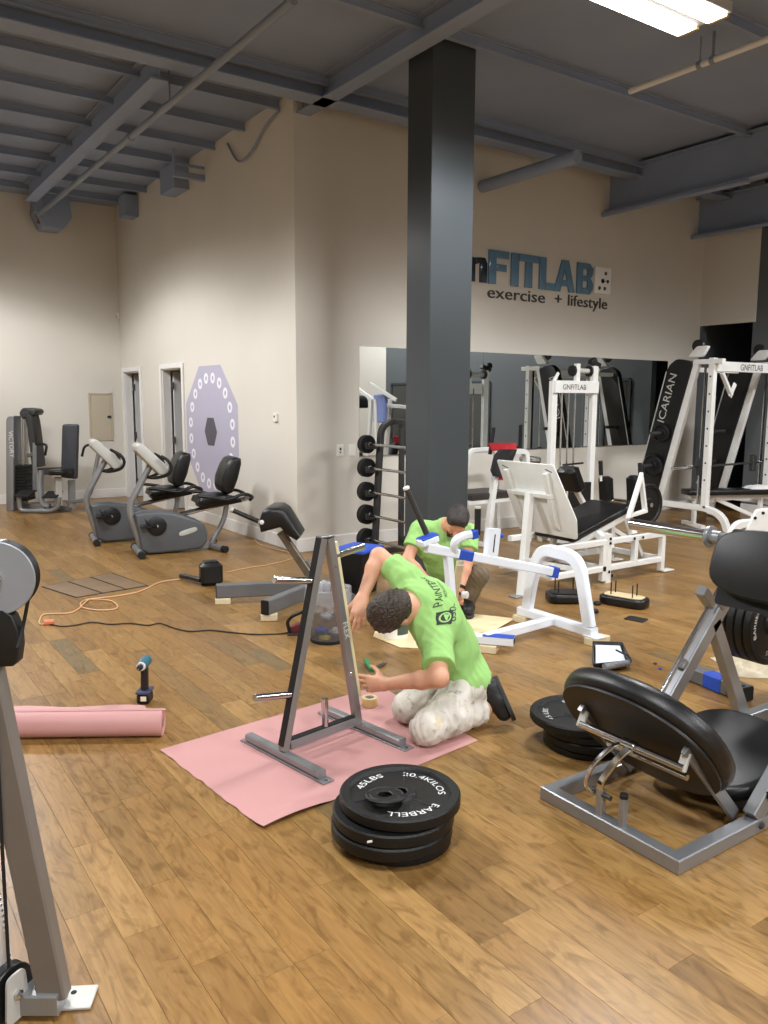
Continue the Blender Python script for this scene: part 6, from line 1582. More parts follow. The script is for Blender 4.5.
# ================================================================== PEOPLE: smooth-union bodies meshed with surface nets
class SDF:
    def __init__(s): s.p = []; s.cuts = []; s.noise = None; s.sub = []
    def cone(s, a, b, r1, r2, k=0.03): s.p.append(('c', np.array(a, float), np.array(b, float), r1, r2, k)); return s
    def chain(s, pts, rs, k=0.03):
        for i in range(len(pts)-1): s.cone(pts[i], pts[i+1], rs[i], rs[i+1], k)
        return s
    def ell(s, c, R3, rad, k=0.03): s.p.append(('e', np.array(c, float), np.array([list(r) for r in R3], float), np.array(rad, float), 0, k)); return s   # R3: rows = axes
    def cut(s, p, n): s.cuts.append((np.array(p, float), np.array(V(n).normalized(), float))); return s          # removes the side n points to
    def carve(s, c, r, k=0.01): s.sub.append((np.array(c, float), r, k)); return s
    def bounds(s):
        lo, hi = [], []
        for q in s.p:
            if q[0] == 'c':
                r = max(q[3], q[4]); lo += [q[1]-r, q[2]-r]; hi += [q[1]+r, q[2]+r]
            else: r = q[3].max(); lo.append(q[1]-r); hi.append(q[1]+r)
        return np.min(lo, 0)-0.03, np.max(hi, 0)+0.03
    def __call__(s, X):
        d = np.full(len(X), 1.0)
        for q in s.p:
            k = q[5]
            if q[0] == 'c':
                a, b, r1, r2 = q[1:5]; rm = max(r1, r2)+0.09; lo = np.minimum(a, b)-rm; hi = np.maximum(a, b)+rm
            else: rm = q[3].max()+0.09; lo = q[1]-rm; hi = q[1]+rm
            m = np.all((X > lo) & (X < hi), 1)
            if not m.any(): continue
            Y = X[m]
            if q[0] == 'c':
                ba = b-a; t = np.clip(((Y-a)@ba)/max(ba@ba, 1e-9), 0, 1)
                e = np.linalg.norm(Y-a-t[:, None]*ba, axis=1)-(r1+(r2-r1)*t)
            else:
                L_ = (Y-q[1])@q[2].T; u_ = L_/q[3]; k0 = np.linalg.norm(u_, axis=1); k1 = np.linalg.norm(L_/(q[3]**2), axis=1); e = np.where(k1 > 1e-9, k0*(k0-1)/np.maximum(k1, 1e-9), -q[3].min())
            o = d[m]; h = np.clip(0.5+0.5*(o-e)/k, 0, 1); d[m] = o*(1-h)+e*h-k*h*(1-h)
        for (c, r, k) in s.sub:
            e = -(np.linalg.norm(X-c, axis=1)-r); h = np.clip(0.5-0.5*(d-e)/k, 0, 1); d = np.where(np.abs(e) < 0.3, d*(1-h)+e*h+k*h*(1-h), d)
        if s.noise is not None: d = d+s.noise(X)
        for (p, n) in s.cuts: d = np.maximum(d, (X-p)@n)
        return d
def surface_nets(f, h):
    lo, hi = f.bounds(); H = 5; n = (np.ceil((hi-lo)/h/H).astype(int)+1)*H
    cx = [lo[i]+h*H*(np.arange(n[i]//H)+0.5) for i in range(3)]
    G = np.stack(np.meshgrid(*cx, indexing='ij'), -1).reshape(-1, 3)
    dc = f(G).reshape([q//H for q in n])
    D = dc.repeat(H, 0).repeat(H, 1).repeat(H, 2).astype(np.float32)
    act = np.abs(D) < h*H*1.25
    ix = np.argwhere(act)
    P = lo+h*(ix+0.5)
    D[act] = f(P)
    S = D < 0
    c8 = [(i, j, k) for i in (0, 1) for j in (0, 1) for k in (0, 1)]
    sl = lambda o: tuple(slice(o[i], n[i]-1+o[i]) for i in range(3))
    cnt = sum(S[sl(o)].astype(np.int8) for o in c8)
    cells = np.argwhere((cnt > 0) & (cnt < 8))
    idm = np.full([q-1 for q in n], -1, np.int64); idm[tuple(cells.T)] = np.arange(len(cells))
    acc = np.zeros((len(cells), 3)); num = np.zeros(len(cells))
    for a in c8:
        for ax in range(3):
            if a[ax]: continue
            b = list(a); b[ax] = 1
            va = D[tuple((cells+np.array(a)).T)]; vb = D[tuple((cells+np.array(b)).T)]
            m = (va < 0) != (vb < 0); t = np.zeros(len(cells)); t[m] = va[m]/(va[m]-vb[m])
            p = np.tile(np.array(a, float), (len(cells), 1)); p[:, ax] = t
            acc[m] += p[m]; num[m] += 1
    v = lo+h*(cells+acc/num[:, None]+0.5)
    faces = []
    for ax in range(3):
        o1, o2 = [(1, 2), (2, 0), (0, 1)][ax]
        e = [0, 0, 0]; e[ax] = 1
        s0 = S[tuple(slice(1 if i != ax else 0, n[i]-1) for i in range(3))]
        s1 = S[tuple(slice(1 if i != ax else 1, n[i]-1 if i != ax else n[i]) for i in range(3))]
        m = np.argwhere(s0 != s1)
        off = np.array([1 if i != ax else 0 for i in range(3)])
        g = m+off
        sg = s0[tuple(m.T)]
        def cid(d1, d2):
            q = g.copy(); q[:, o1] -= d1; q[:, o2] -= d2; return idm[tuple(q.T)]
        q = np.stack([cid(1, 1), cid(0, 1), cid(0, 0), cid(1, 0)], 1)
        q[~sg] = q[~sg][:, ::-1]
        faces.append(q[(q >= 0).all(1)])
    return v, np.concatenate(faces)
def net_obj(name, f, h, material, parent=None, loc=None, smooth=2):
    v, q = surface_nets(f, h)
    for _ in range(smooth):                     # light Laplacian smoothing
        acc = np.zeros_like(v); num = np.zeros(len(v))
        for i in range(4):
            a, b = q[:, i], q[:, (i+1) % 4]
            np.add.at(acc, a, v[b]); np.add.at(num, a, 1); np.add.at(acc, b, v[a]); np.add.at(num, b, 1)
        v = 0.5*v+0.5*acc/np.maximum(num, 1)[:, None]
    o0 = np.array(origin(parent)) if parent is not None else np.array(loc)
    me = bpy.data.meshes.new(name)
    v = v-o0
    me.vertices.add(len(v)); me.vertices.foreach_set('co', v.astype(np.float32).ravel())
    me.loops.add(len(q)*4); me.loops.foreach_set('vertex_index', q.astype(np.int32).ravel())
    me.polygons.add(len(q)); me.polygons.foreach_set('loop_start', np.arange(0, len(q)*4, 4, dtype=np.int32))
    me.update(calc_edges=True); me.validate(); me.shade_smooth()
    me.materials.append(M[material])
    o = bpy.data.objects.new(name, me); COL.objects.link(o)
    if parent is not None: o.parent = parent
    else: o.location = V(loc); ORG[o.name] = V(loc)
    return o
def pt(x, y, D):
    v = ray(x, y); return CAMP+v*(D/v.dot(FH))
def hand(S_, w_, d, s_, nrm, curl=(0.3, 0.5, 0.4), sc=1.0, spread=0.12, thumb=None, k=0.012):
    """w_: wrist; d: fingers; s_: towards the thumb side; nrm: palm side"""
    d, s_, nrm = V(d).normalized(), V(s_), V(nrm)
    s_ = (s_-d*s_.dot(d)).normalized(); nrm = d.cross(s_)*(1 if d.cross(s_).dot(nrm) > 0 else -1)
    kn = []
    for i in range(4):
        q = w_+d*(sc*(0.088-0.004*abs(i-1)-0.004*(i == 3)))+s_*(sc*(0.031-0.0205*i))-nrm*(0.002); kn.append(q)
        S_.cone(w_+s_*(sc*(0.014-0.009*i)), q, 0.0165*sc, 0.0115*sc, 0.022)
    S_.cone(w_+d*0.04*sc+nrm*0.004, w_+d*0.07*sc+nrm*0.004, 0.019*sc, 0.016*sc, 0.02)
    for i, ln in enumerate((0.072, 0.082, 0.076, 0.06)):
        seg = [0.46*ln*sc*1.05, 0.30*ln*sc*1.05, 0.24*ln*sc*1.05]; p = kn[i]; a = 0.0
        ci = curl[i] if isinstance(curl[0], tuple) else curl
        dd = (d+s_*(spread*(1.2-i)*0.5)).normalized(); r_ = [0.0098, 0.0088, 0.0082, 0.0070]
        for j in range(3):
            a += ci[j]; q = p+(dd*math.cos(a)+nrm*math.sin(a))*seg[j]
            S_.cone(p, q, r_[j]*sc, r_[j+1]*sc, 0.006); p = q
    t0 = w_+d*0.02*sc+s_*0.024*sc+nrm*0.006
    td = V(thumb) if thumb is not None else (d*0.62+s_*0.62+nrm*0.45)
    td.normalize(); t1 = t0+td*0.045*sc; t2 = t1+(td*0.8+d*0.5).normalized()*0.032*sc; t3 = t2+(td*0.5+d*0.8).normalized()*0.026*sc
    S_.cone(t0, t1, 0.0165*sc, 0.0118*sc, 0.018); S_.cone(t1, t2, 0.0112*sc, 0.0098*sc, 0.006); S_.cone(t2, t3, 0.0098*sc, 0.0075*sc, 0.006)
def head_axes(crown, face):
    c = V(crown).normalized(); f = V(face); f = (f-c*f.dot(c)).normalized(); l = c.cross(f)      # l: the head's left
    return c, f, l
def add_head(S_, hc, crown, face):
    c, f, l = head_axes(crown, face); A = (l, f, c)
    S_.ell(hc+c*0.028-f*0.006, A, (0.074, 0.094, 0.086), 0.03)            # skull
    S_.ell(hc-c*0.035+f*0.022, A, (0.060, 0.068, 0.078), 0.035)           # face
    S_.ell(hc-c*0.088+f*0.052, A, (0.032, 0.030, 0.024), 0.03)            # chin
    S_.cone(hc-c*0.005+f*0.086, hc-c*0.035+f*0.106, 0.009, 0.013, 0.012)  # nose
    for s_ in (-1, 1):
        S_.cone(hc+c*0.012+f*0.080+l*0.014*s_, hc+c*0.012+f*0.072+l*0.045*s_, 0.010, 0.010, 0.012)   # brow
        S_.ell(hc-c*0.008+f*0.078+l*0.031*s_, A, (0.013, 0.010, 0.010), 0.004)                      # eye
        S_.cone(hc-c*0.036+f*0.07+l*0.036*s_, hc-c*0.03+f*0.045+l*0.056*s_, 0.016, 0.014, 0.02)     # cheek
        e = hc-c*0.012-f*0.002+l*0.077*s_
        S_.ell(e+c*0.008, (l, f, c), (0.008, 0.017, 0.026), 0.008); S_.ell(e-c*0.014+f*0.003, (l, f, c), (0.007, 0.011, 0.014), 0.006)
    S_.cone(hc-c*0.062+f*0.092+l*0.018, hc-c*0.062+f*0.092-l*0.018, 0.008, 0.008, 0.01)              # lips
def fabric_noise(amp, fr, seed):
    rg = np.random.RandomState(seed); ks = [rg.normal(size=3)*fr for _ in range(5)]; ph = rg.uniform(0, 6, 5)
    def f(X):
        o = np.zeros(len(X)); w_ = 0.5*np.sin(X@ks[0]*0.35+ph[0])
        for i in range(1, 5): o += np.abs(np.sin(X@ks[i]*0.5+ph[i]+2*w_))-0.6
        return amp*o*0.5
    return f
def skin_mat(name, col):
    m = mat(name, col, 0.5, 0, 0.05, 25, 0.05, 200)
    b = m.node_tree.nodes['Principled BSDF']; b.inputs['Subsurface Weight'].default_value = 0.08; b.inputs['Subsurface Radius'].default_value = (0.012, 0.005, 0.003); b.inputs['Subsurface Scale'].default_value = 0.5
    return m
M['skin'] = skin_mat('skin', (214, 160, 130)); M['skin2'] = skin_mat('skin_b', (208, 152, 122))
M['hair_brown'] = mat('hair_brown', (58, 48, 38), 0.5, 0, 0.5, 60, 0.8, 120)
M['hair_dark'] = mat('hair_dark', (44, 36, 32), 0.6, 0, 0.3, 40, 0.5, 90)
M['lime'] = mat('lime_shirt', (152, 200, 116), 0.85, 0, 0.04, 8, 0.12, 300)
M['khaki'] = mat('khaki_trousers', (112, 98, 78), 0.85, 0, 0.1, 10, 0.2, 200)
def painter_pants():
    m, nt, b = new_mat('painter_pants'); N = nt.nodes.new; L_ = nt.links.new
    tc = N('ShaderNodeTexCoord'); n1 = N('ShaderNodeTexNoise'); n1.inputs['Scale'].default_value = 9; n1.inputs['Detail'].default_value = 5; L_(tc.outputs['Object'], n1.inputs['Vector'])
    n2 = N('ShaderNodeTexNoise'); n2.inputs['Scale'].default_value = 34; n2.inputs['Detail'].default_value = 2; L_(tc.outputs['Object'], n2.inputs['Vector'])
    r1 = N('ShaderNodeValToRGB'); L_(n1.outputs['Fac'], r1.inputs['Fac']); cr = r1.color_ramp
    st = [(0.30, (168, 160, 146)), (0.44, (206, 200, 188)), (0.62, (226, 221, 212)), (0.72, (214, 200, 170))]
    while len(cr.elements) < 4: cr.elements.new(0.5)
    for e, (p_, c_) in zip(cr.elements, st): e.position = p_; e.color = (*srgb(c_), 1)
    r2 = N('ShaderNodeValToRGB'); L_(n2.outputs['Fac'], r2.inputs['Fac']); r2.color_ramp.elements[0].position = 0.26; r2.color_ramp.elements[0].color = (0.5, 0.48, 0.45, 1); r2.color_ramp.elements[1].position = 0.40; r2.color_ramp.elements[1].color = (1, 1, 1, 1)
    mx = N('ShaderNodeMixRGB'); mx.blend_type = 'MULTIPLY'; mx.inputs[0].default_value = 0.8; L_(r1.outputs[0], mx.inputs[1]); L_(r2.outputs[0], mx.inputs[2]); L_(mx.outputs[0], b.inputs['Base Color'])
    b.inputs['Roughness'].default_value = 0.9
    return m
M['painter_pants'] = painter_pants()
M['shoe_black'] = mat('shoe_black', (30, 30, 31), 0.5, 0, 0.15, 20, 0.2, 80)
M['sole'] = mat('shoe_sole', (58, 58, 58), 0.7, 0, 0.1, 20)

# ---------------------------------------------------------------- the kneeling man
hipN, hipF = pt(469, 687, 3.90), pt(456, 675, 4.08)
pelvis = (hipN+hipF)/2+zz*0.03
kneeN, kneeF = pt(425, 733, 3.62), pt(406, 709, 3.90)
ankN, ankF = pt(483, 712, 3.86), pt(466, 700, 4.12)
kneeN.z = 0.075; kneeF.z = 0.072; ankN.z = 0.085; ankF.z = 0.085
chest = pt(434, 612, 3.87); neck = pt(414, 600, 3.80); hc = pt(395, 610, 3.72)
shN, shF = pt(437, 643, 3.69), pt(407, 578, 3.92)
elN, wrN = pt(439, 678, 3.50), pt(385, 684, 3.70)
elF, wrF = pt(379, 556, 4.06), pt(362, 598, 3.93)
spine = (chest-pelvis).normalized(); acr = (shF-shN).normalized(); back = acr.cross(spine); back = back if back.z > 0 else -back
base1 = V(((kneeN.x+ankN.x)/2, (kneeN.y+kneeF.y)/2, 0.0))
mid_ = pelvis.lerp(chest, 0.5)
S = SDF()
def torso(S_, g=0.0):
    S_.cone(hipN+zz*0.02, hipF+zz*0.02, 0.105+g, 0.105+g, 0.05)
    S_.cone(pelvis+back*0.0, mid_, 0.115+g, 0.112+g, 0.05)
    S_.cone(mid_+acr*0.05-back*0.01, mid_-acr*0.05-back*0.01, 0.098+g, 0.098+g, 0.06)
    S_.cone(chest+acr*0.07-back*0.02, chest-acr*0.07-back*0.02, 0.108+g, 0.108+g, 0.06)
    S_.cone(mid_, chest, 0.11+g, 0.105+g, 0.05)
    S_.cone(shN-acr*-0.02+back*-0.01, shF-acr*0.02+back*-0.01, 0.062+g, 0.062+g, 0.05)
    S_.cone(chest+spine*0.04, neck, 0.085+g, 0.055+g, 0.05)
torso(S)
S.cone(neck-spine*0.02, hc, 0.056, 0.056, 0.03)
crown1 = (-RH*0.90-FH*0.10-zz*0.34); face1 = (FH*0.66-zz*0.74-RH*0.1)
add_head(S, hc, crown1, face1)
for (h_, k_, a_) in ((hipN, kneeN, ankN), (hipF, kneeF, ankF)):
    S.cone(h_, k_, 0.088, 0.062, 0.04); S.cone(k_, k_.lerp(a_, 0.35)+zz*0.0, 0.058, 0.058, 0.03); S.cone(k_.lerp(a_, 0.35), a_, 0.056, 0.042, 0.03)
# feet: toes tucked on the floor, soles to the rear
ftN = (pt(497, 727, 3.93), pt(487, 691, 3.99)); ftF = (pt(478, 704, 4.2), pt(470, 676, 4.24))
feet = []
for a_, (tp_, hp_) in ((ankN, ftN), (ankF, ftF)):
    toe = V((a_.x+0.085, a_.y-0.07, 0.05)); heel = V((a_.x+0.05, a_.y-0.015, 0.185)); S.cone(a_, heel, 0.040, 0.030, 0.03); S.cone(heel, toe, 0.028, 0.022, 0.02); feet.append((heel, toe, a_))
S.cone(shN, elN, 0.054, 0.042, 0.03); S.cone(elN, elN.lerp(wrN, 0.3), 0.043, 0.043, 0.02); S.cone(elN.lerp(wrN, 0.3), wrN, 0.042, 0.027, 0.02)
S.cone(shF, elF, 0.054, 0.042, 0.03); S.cone(elF, elF.lerp(wrF, 0.3), 0.043, 0.043, 0.02); S.cone(elF.lerp(wrF, 0.3), wrF, 0.042, 0.027, 0.02)
dN = (pt(352, 683, 3.82)-wrN).normalized()
hand(S, wrN+dN*0.005, dN, zz*0.95+RH*0.1, FH*0.9-zz*0.2, ((0.05, 0.15, 0.12), (0.08, 0.22, 0.18), (0.15, 0.3, 0.25), (0.3, 0.4, 0.3)), 1.05)
dF = (pt(358, 618, 3.86)-wrF).normalized()
hand(S, wrF+dF*0.005, dF, -RH*0.9-FH*0.2, -FH*-0.9-RH*0.1, ((0.5, 0.5, 0.4), (0.2, 0.35, 0.3), (0.2, 0.3, 0.25), (0.25, 0.3, 0.25)), 1.0)
p1 = net_obj('person', S, 0.0052, 'skin', None, base1, 1)
tag(p1, 'kneeling man in a lime green T-shirt and paint-stained white trousers working on the tree', 'person')
# clothes
Sh = SDF(); torso(Sh, 0.017); Sh.p = [q for q in Sh.p]
slN = shN.lerp(elN, 0.72); slF = shF.lerp(elF, 0.56)
Sh.cone(shN, slN+(elN-shN)*0.1, 0.070, 0.080, 0.035); Sh.cone(shF, slF+(elF-shF)*0.1, 0.070, 0.072, 0.035)
fn_ = fabric_noise(0.0055, 75, 3)
Sh.noise = fn_
Sh2 = Sh
v_cut = []
# hem, sleeves and neckline
class Cloth(SDF):
    def __call__(s, X):
        d = SDF.__call__(s, X)
        for (p, n, c, r) in s.local:                     # a cut that only acts near c
            e = (X-p)@n; m = np.linalg.norm(X-c, axis=1) < r; d = np.where(m, np.maximum(d, e), d)
        return d
def as_cloth(S_, local):
    o = Cloth(); o.p, o.cuts, o.noise, o.sub = S_.p, S_.cuts, S_.noise, S_.sub
    o.local = [(np.array(p, float), np.array(V(n).normalized(), float), np.array(c, float), r) for (p, n, c, r) in local]; return o
hem = pelvis+spine*0.012
Shc = as_cloth(Sh, [(slN, elN-shN, slN, 0.13), (slF, elF-shF, slF, 0.13), (neck.lerp(hc, 0.18), (hc-neck), neck.lerp(hc, 0.3), 0.075)])
Shc.cut(hem, -spine)
shirt = net_obj('shirt', Shc, 0.0055, 'lime', p1, None, 2)
Pa = SDF()
Pa.cone(hipN+zz*0.01, hipF+zz*0.01, 0.112, 0.112, 0.05); Pa.cone(pelvis, pelvis+spine*0.04, 0.113, 0.105, 0.05)
for (h_, k_, a_) in ((hipN, kneeN, ankN), (hipF, kneeF, ankF)):
    Pa.cone(h_, k_.lerp(h_, 0.08), 0.104, 0.079, 0.05); Pa.cone(k_, k_.lerp(a_, 0.4), 0.072, 0.072, 0.03); Pa.cone(k_.lerp(a_, 0.4), a_+(a_-k_)*0.03, 0.07, 0.066, 0.03)
Pa.noise = fabric_noise(0.0075, 100, 7)
Pac = as_cloth(Pa, [(a_-(a_-k_)*0.04, a_-k_, a_, 0.14) for (k_, a_) in ((kneeN, ankN), (kneeF, ankF))]); Pac.cut(V((0, 0, 0.006)), V((0, 0, -1)))
pants = net_obj('trousers', Pac, 0.0055, 'painter_pants', p1, None, 2)
def hair_obj(hc_, crown, face, material, parent, thick=0.014, shift=0.0, seed=1, wave=0.006):
    c, f, l = head_axes(crown, face); A = (l, f, c); Hh = SDF()
    Hh.ell(hc_+c*0.034-f*0.012, A, (0.078+thick*0.7, 0.098+thick*0.7, 0.086+thick), 0.02)
    Hh.ell(hc_-c*0.03-f*0.046, A, (0.064+thick*0.5, 0.055+thick*0.5, 0.064), 0.03)
    Hh.ell(hc_+c*0.075+f*0.052, A, (0.06, 0.045, 0.036+thick), 0.03)
    Hh.noise = fabric_noise(wave, 260, seed)
    Hh.cut(hc_+c*0.03+f*0.070, (f*1.0-c*0.55)); Hh.cut(hc_-c*0.078-f*0.05, (-c*0.8+f*0.35))
    Hh.cut(hc_-c*0.0+f*0.018, (f*0.75-c*0.75)) if False else None
    Hh2 = as_cloth(Hh, [(hc_+f*0.035+c*0.01, f-c*0.5, hc_+f*0.06-c*0.06, 0.095)])
    return net_obj('hair', Hh2, 0.0045, material, parent, None, 1)
hair_obj(hc, crown1, face1, 'hair_brown', p1, 0.017, 0, 4, 0.006)
def shoe(heel, toe, up, parent, L_ext=0.03):
    """up: from sole to upper"""
    d = (toe-heel).normalized(); up = V(up); up = (up-d*up.dot(d)).normalized(); s_ = d.cross(up)
    a, b = heel-d*0.02, toe+d*L_ext; Lh = (b-a).length
    U = SDF(); U.cone(a+up*0.012, a+d*Lh*0.45+up*0.006, 0.046, 0.046, 0.03); U.cone(a+d*Lh*0.45+up*0.006, b-d*0.02, 0.046, 0.040, 0.03); U.cone(a+d*0.01+up*0.01, a+up*0.07+d*0.03, 0.044, 0.046, 0.03)
    U.cut(a-up*0.028, -up); U.noise = fabric_noise(0.0015, 80, 5)
    sh_ = net_obj('shoe', U, 0.005, 'shoe_black', parent, None, 1)
    out = []
    for i in range(24):
        t = 2*PI*i/24; x = math.cos(t); y = math.sin(t); w_ = 0.044+0.008*x-0.010*math.exp(-((x+0.1)/0.3)**2)
        out.append((a+b)/2+d*(x*(Lh/2+0.035))+s_*(y*w_*1.08)-up*0.046)
    mb = MB(); mb.prism(out, up*0.022, 0.004); obj('sole', mb, 'sole', sh_, 50)
    return sh_
for (heel, toe, a_) in feet:
    toe2 = V((toe.x, toe.y, 0.05)); shoe(heel, toe2, (a_-heel.lerp(toe, 0.5)), p1, 0.0)
# print on the back of the shirt, laid on the cloth
from mathutils.bvhtree import BVHTree
def drape(mb, o, surf, n_, lift=0.005):
    o0 = origin(surf); me = surf.data
    bv_ = BVHTree.FromPolygons([v.co+o0 for v in me.vertices], [tuple(p.vertices) for p in me.polygons])
    out = []
    for p in mb.v:
        hit = bv_.ray_cast(p+n_*0.35, -n_, 0.8); out.append(hit[0]+n_*lift if hit[0] is not None else p)
    mb.v = out; return mb
def subdivide(mb, n=1):
    for _ in range(n):
        nv = list(mb.v); nf = []; em = {}
        def mid2(a, b):
            k = (min(a, b), max(a, b))
            if k not in em: nv.append((nv[a]+nv[b])/2); em[k] = len(nv)-1
            return em[k]
        for f in mb.f:
            for i in range(1, len(f)-1):
                a, b, c = f[0], f[i], f[i+1]; x, y, z = mid2(a, b), mid2(b, c), mid2(c, a)
                nf += [(a, x, z), (x, b, y), (z, y, c), (x, y, z)]
        mb.v, mb.f = nv, nf
    return mb
tu_ = acr.normalized(); nb_ = (back*0.8-FH*0.35+RH*0.25); nb_ = (nb_-tu_*nb_.dot(tu_)).normalized(); tv_ = nb_.cross(tu_); tv_ = tv_ if tv_.dot(spine) > 0 else -tv_
nb_ = tu_.cross(tv_); nb_ = nb_ if nb_.z > 0 else -nb_
def shirt_point(px, py):
    o0 = origin(shirt); me = shirt.data
    bv_ = BVHTree.FromPolygons([v.co+o0 for v in me.vertices], [tuple(p.vertices) for p in me.polygons])
    h = bv_.ray_cast(CAMP, ray(px, py).normalized(), 20); return h[0]
pA, pB = shirt_point(441, 606), shirt_point(424, 578)
pC = shirt_point(447, 622)

if pA is not None and pB is not None:
    tu_ = (pB-pA).normalized(); wdt = (pB-pA).length
    dn = (pt(470, 660, 3.9)-pA); dn = (dn-tu_*dn.dot(tu_)).normalized(); tv_ = -dn; nb_ = tu_.cross(tv_)
    o_ = (pA+pB)/2
    mb = subdivide(text_mb('PAINTERS', 0.036, o_-tv_*0.002, tu_, tv_, 0.0)); xs = [(p-o_).dot(tu_) for p in mb.v]; k_ = wdt/(max(xs)-min(xs)); mb.v = [p+tu_*((p-o_).dot(tu_)*(k_-1)) for p in mb.v]
    obj('chest_print', drape(mb, o_, shirt, nb_), 'print_black', shirt)
    mb = subdivide(text_mb('PROFESSIONAL', 0.016, o_-tv_*0.022, tu_, tv_, 0.0)); obj('small_print', drape(mb, o_, shirt, nb_), 'print_black', shirt)
    mb = subdivide(text_mb('630-', 0.046, pA-tu_*0.075-tv_*0.062, tu_, tv_, 0.0, False)); obj('number_print', drape(mb, o_, shirt, nb_), 'print_black', shirt)
    # emblem: dark square with a light ring and slash
    c = pA-tu_*0.055-tv_*0.018; hs = 0.030
    mb = MB(); mb.quad(c-tu_*hs-tv_*hs, c+tu_*hs-tv_*hs, c+tu_*hs+tv_*hs, c-tu_*hs+tv_*hs); obj('emblem', drape(subdivide(mb, 3), c, shirt, nb_, 0.005), 'print_black', shirt)
    mb = MB(); k = 18; mb.add([c+(tu_*math.cos(2*PI*i/k)+tv_*math.sin(2*PI*i/k))*r_ for r_ in (0.017, 0.023) for i in range(k)], [(i, (i+1) % k, k+(i+1) % k, k+i) for i in range(k)]); obj('emblem_ring', drape(mb, c, shirt, nb_, 0.0062), 'lime', shirt)
    mb = MB(); mb.quad(c-tu_*0.016-tv_*0.006, c+tu_*0.010-tv_*0.014, c+tu_*0.016+tv_*0.006, c-tu_*0.010+tv_*0.002); obj('emblem_slash', drape(subdivide(mb, 2), c, shirt, nb_, 0.0062), 'lime', shirt)

# ---------------------------------------------------------------- the crouching man behind the bench
hpR, hpL = pt(440, 577, 6.20), pt(464, 576, 6.20); pelvis = (hpR+hpL)/2+zz*0.02
chest = pt(441, 546, 6.04); neck = pt(446, 526, 5.95); hc2 = pt(457, 521, 5.84)
shR, shL = pt(420, 530, 6.0), pt(469, 534, 6.0)
elR, wrR = pt(407, 560, 5.86), pt(434, 588, 5.70)
elL, wrL = pt(467, 562, 5.84), pt(460, 590, 5.72)
knR, knL = pt(424, 606, 5.92), pt(479, 575, 5.9); knR.z = 0.07
anR = V((knR.x+0.30, knR.y+0.28, 0.08)); anL = pt(468, 606, 6.0); anL.z = 0.1
spine = (chest-pelvis).normalized(); acr = (shL-shR).normalized(); back = spine.cross(acr); back = back if back.dot(FH) > 0 else -back
mid_ = pelvis.lerp(chest, 0.5)
def torso2(S_, g=0.0):
    S_.cone(hpR, hpL, 0.10+g, 0.10+g, 0.05); S_.cone(pelvis, mid_, 0.115+g, 0.12+g, 0.05); S_.cone(mid_+acr*0.06, mid_-acr*0.06, 0.105+g, 0.105+g, 0.06)
    S_.cone(chest+acr*0.08, chest-acr*0.08, 0.112+g, 0.112+g, 0.06); S_.cone(mid_, chest, 0.115+g, 0.11+g, 0.05); S_.cone(shR+acr*0.01, shL-acr*0.01, 0.064+g, 0.064+g, 0.05); S_.cone(chest+spine*0.06, neck, 0.09+g, 0.057+g, 0.05)
S = SDF(); torso2(S); S.cone(neck, hc2, 0.058, 0.058, 0.03)
crown2 = (-FH*0.72+zz*0.66+RH*0.14); face2 = (-zz*0.78-FH*0.62-RH*0.16)
add_head(S, hc2, crown2, face2)
for (h_, k_, a_) in ((hpR, knR, anR), (hpL, knL, anL)):
    S.cone(h_, k_, 0.085, 0.06, 0.04); S.cone(k_, a_, 0.056, 0.042, 0.03)
S.cone(anL, V((anL.x-0.10, anL.y-0.12, 0.05)), 0.04, 0.032, 0.02); S.cone(anR, V((anR.x+0.07, anR.y+0.05, 0.05)), 0.04, 0.03, 0.02)
for (s_, e_, w_) in ((shR, elR, wrR), (shL, elL, wrL)):
    S.cone(s_, e_, 0.054, 0.042, 0.03); S.cone(e_, e_.lerp(w_, 0.3), 0.043, 0.043, 0.02); S.cone(e_.lerp(w_, 0.3), w_, 0.042, 0.027, 0.02)
dR = (wrR-elR).normalized(); hand(S, wrR, dR-zz*0.2, RH*0.4+zz*0.9, FH, (0.35, 0.5, 0.4), 1.0)
dL = (wrL-elL).normalized(); hand(S, wrL, dL-zz*0.3, -RH, -FH*0.3-RH*0.6, (0.6, 0.8, 0.6), 1.0)
base2 = V((knL.x-0.05, knL.y+0.2, 0))
p2 = net_obj('person', S, 0.0062, 'skin2', None, base2, 1)
tag(p2, 'crouching bearded man in a lime green T-shirt behind the white bench frame', 'person')
Sh = SDF(); torso2(Sh, 0.013)
slR = shR.lerp(elR, 0.60); slL = shL.lerp(elL, 0.6)
Sh.cone(shR, slR+(elR-shR)*0.1, 0.072, 0.076, 0.035); Sh.cone(shL, slL+(elL-shL)*0.1, 0.072, 0.076, 0.035); Sh.noise = fabric_noise(0.0055, 75, 11)
Shc = as_cloth(Sh, [(slR, elR-shR, slR, 0.12), (slL, elL-shL, slL, 0.12), (neck.lerp(hc2, 0.15), hc2-neck, neck.lerp(hc2, 0.3), 0.08)]); Shc.cut(pelvis+spine*0.04, -spine)
net_obj('shirt', Shc, 0.0065, 'lime', p2, None, 2)
Pa = SDF(); Pa.cone(hpR, hpL, 0.113, 0.113, 0.05); Pa.cone(pelvis, pelvis+spine*0.1, 0.118, 0.118, 0.05)
for (h_, k_, a_) in ((hpR, knR, anR), (hpL, knL, anL)):
    Pa.cone(h_, k_, 0.10, 0.074, 0.05); Pa.cone(k_, a_, 0.07, 0.06, 0.03)
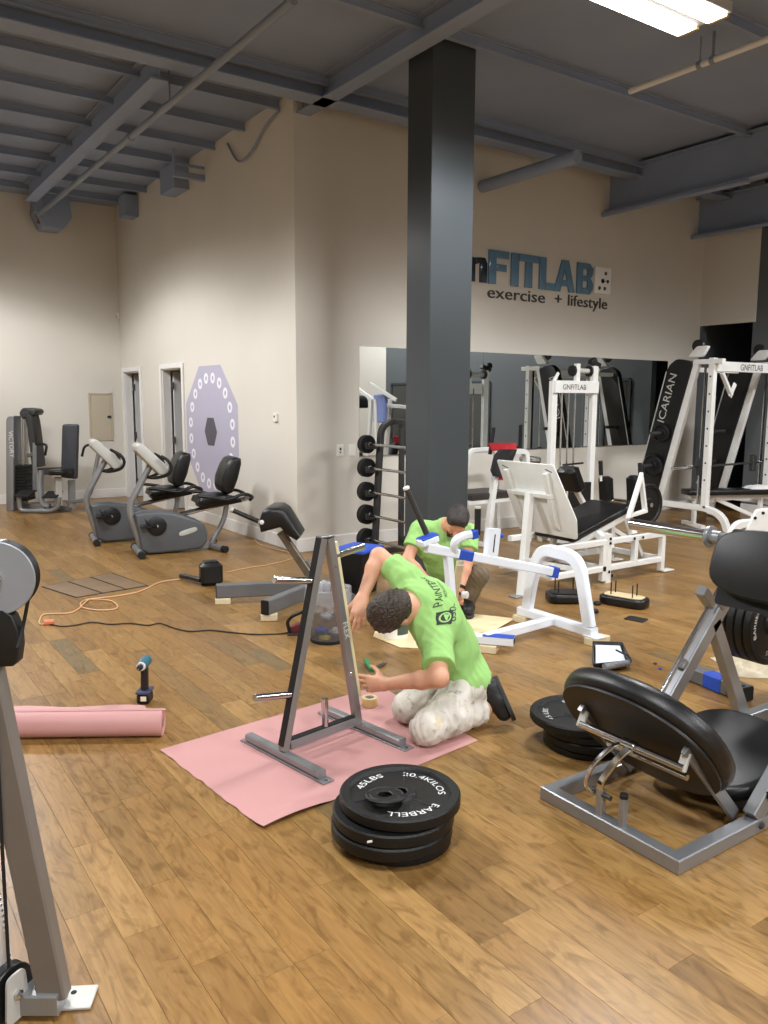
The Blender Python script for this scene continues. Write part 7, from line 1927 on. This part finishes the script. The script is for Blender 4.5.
Pa.noise = fabric_noise(0.007, 90, 12); Pac = as_cloth(Pa, [(a_-(a_-k_)*0.04, a_-k_, a_, 0.13) for (k_, a_) in ((knR, anR), (knL, anL))]); Pac.cut(V((0, 0, 0.004)), V((0, 0, -1)))
net_obj('trousers', Pac, 0.0065, 'khaki', p2, None, 2)
hair_obj(hc2, crown2, face2, 'hair_dark', p2, 0.008, 0, 9, 0.003)
# beard
c, f, l = head_axes(crown2, face2); Bd = SDF()
Bd.cone(hc2-c*0.05+l*0.058+f*0.02, hc2-c*0.085+l*0.03+f*0.065, 0.014, 0.017, 0.02); Bd.cone(hc2-c*0.05-l*0.058+f*0.02, hc2-c*0.085-l*0.03+f*0.065, 0.014, 0.017, 0.02); Bd.cone(hc2-c*0.092+l*0.03+f*0.065, hc2-c*0.092-l*0.03+f*0.065, 0.019, 0.019, 0.02); Bd.cone(hc2-c*0.05+f*0.094+l*0.022, hc2-c*0.05+f*0.094-l*0.022, 0.007, 0.007, 0.01)
Bd.noise = fabric_noise(0.002, 120, 3); net_obj('beard', Bd, 0.004, 'hair_dark', p2, None, 1)
for (a_, d_) in ((anL, V((-0.10, -0.12, 0))), (anR, V((0.06, 0.05, 0)))):
    heel = V((a_.x, a_.y, 0.062)); toe = heel+d_*1.1; shoe(heel, toe, V((0, 0, 1)), p2, 0.02)
# wristwatch and the small white foam brush in his hand
mb = MB(); dl = dL; mb.lathe([(0.031, -0.012), (0.034, -0.012), (0.034, 0.012), (0.031, 0.012)], wrL-dl*0.02, dl, 20, True); ww = obj('watch', mb, 'rubber', p2)
fb_ = pt(460, 595, 5.66); ft_ = thing('foam_brush', 'small white-tipped brush held by the crouching man', 'brush', fb_)
mb = MB(); a, b = pt(457, 592, 5.68), pt(462, 594.5, 5.64); mb.tube([a, b], 0.010, 10); obj('handle', mb, 'dark_steel', ft_)
mb = MB(); a, b = pt(462, 594.5, 5.64), pt(467, 595, 5.62); mb.lathe([(0.012, 0), (0.026, 0.006), (0.027, 0.04), (0.02, 0.047)], a, b-a, 16); obj('tip', mb, 'print_white', ft_)
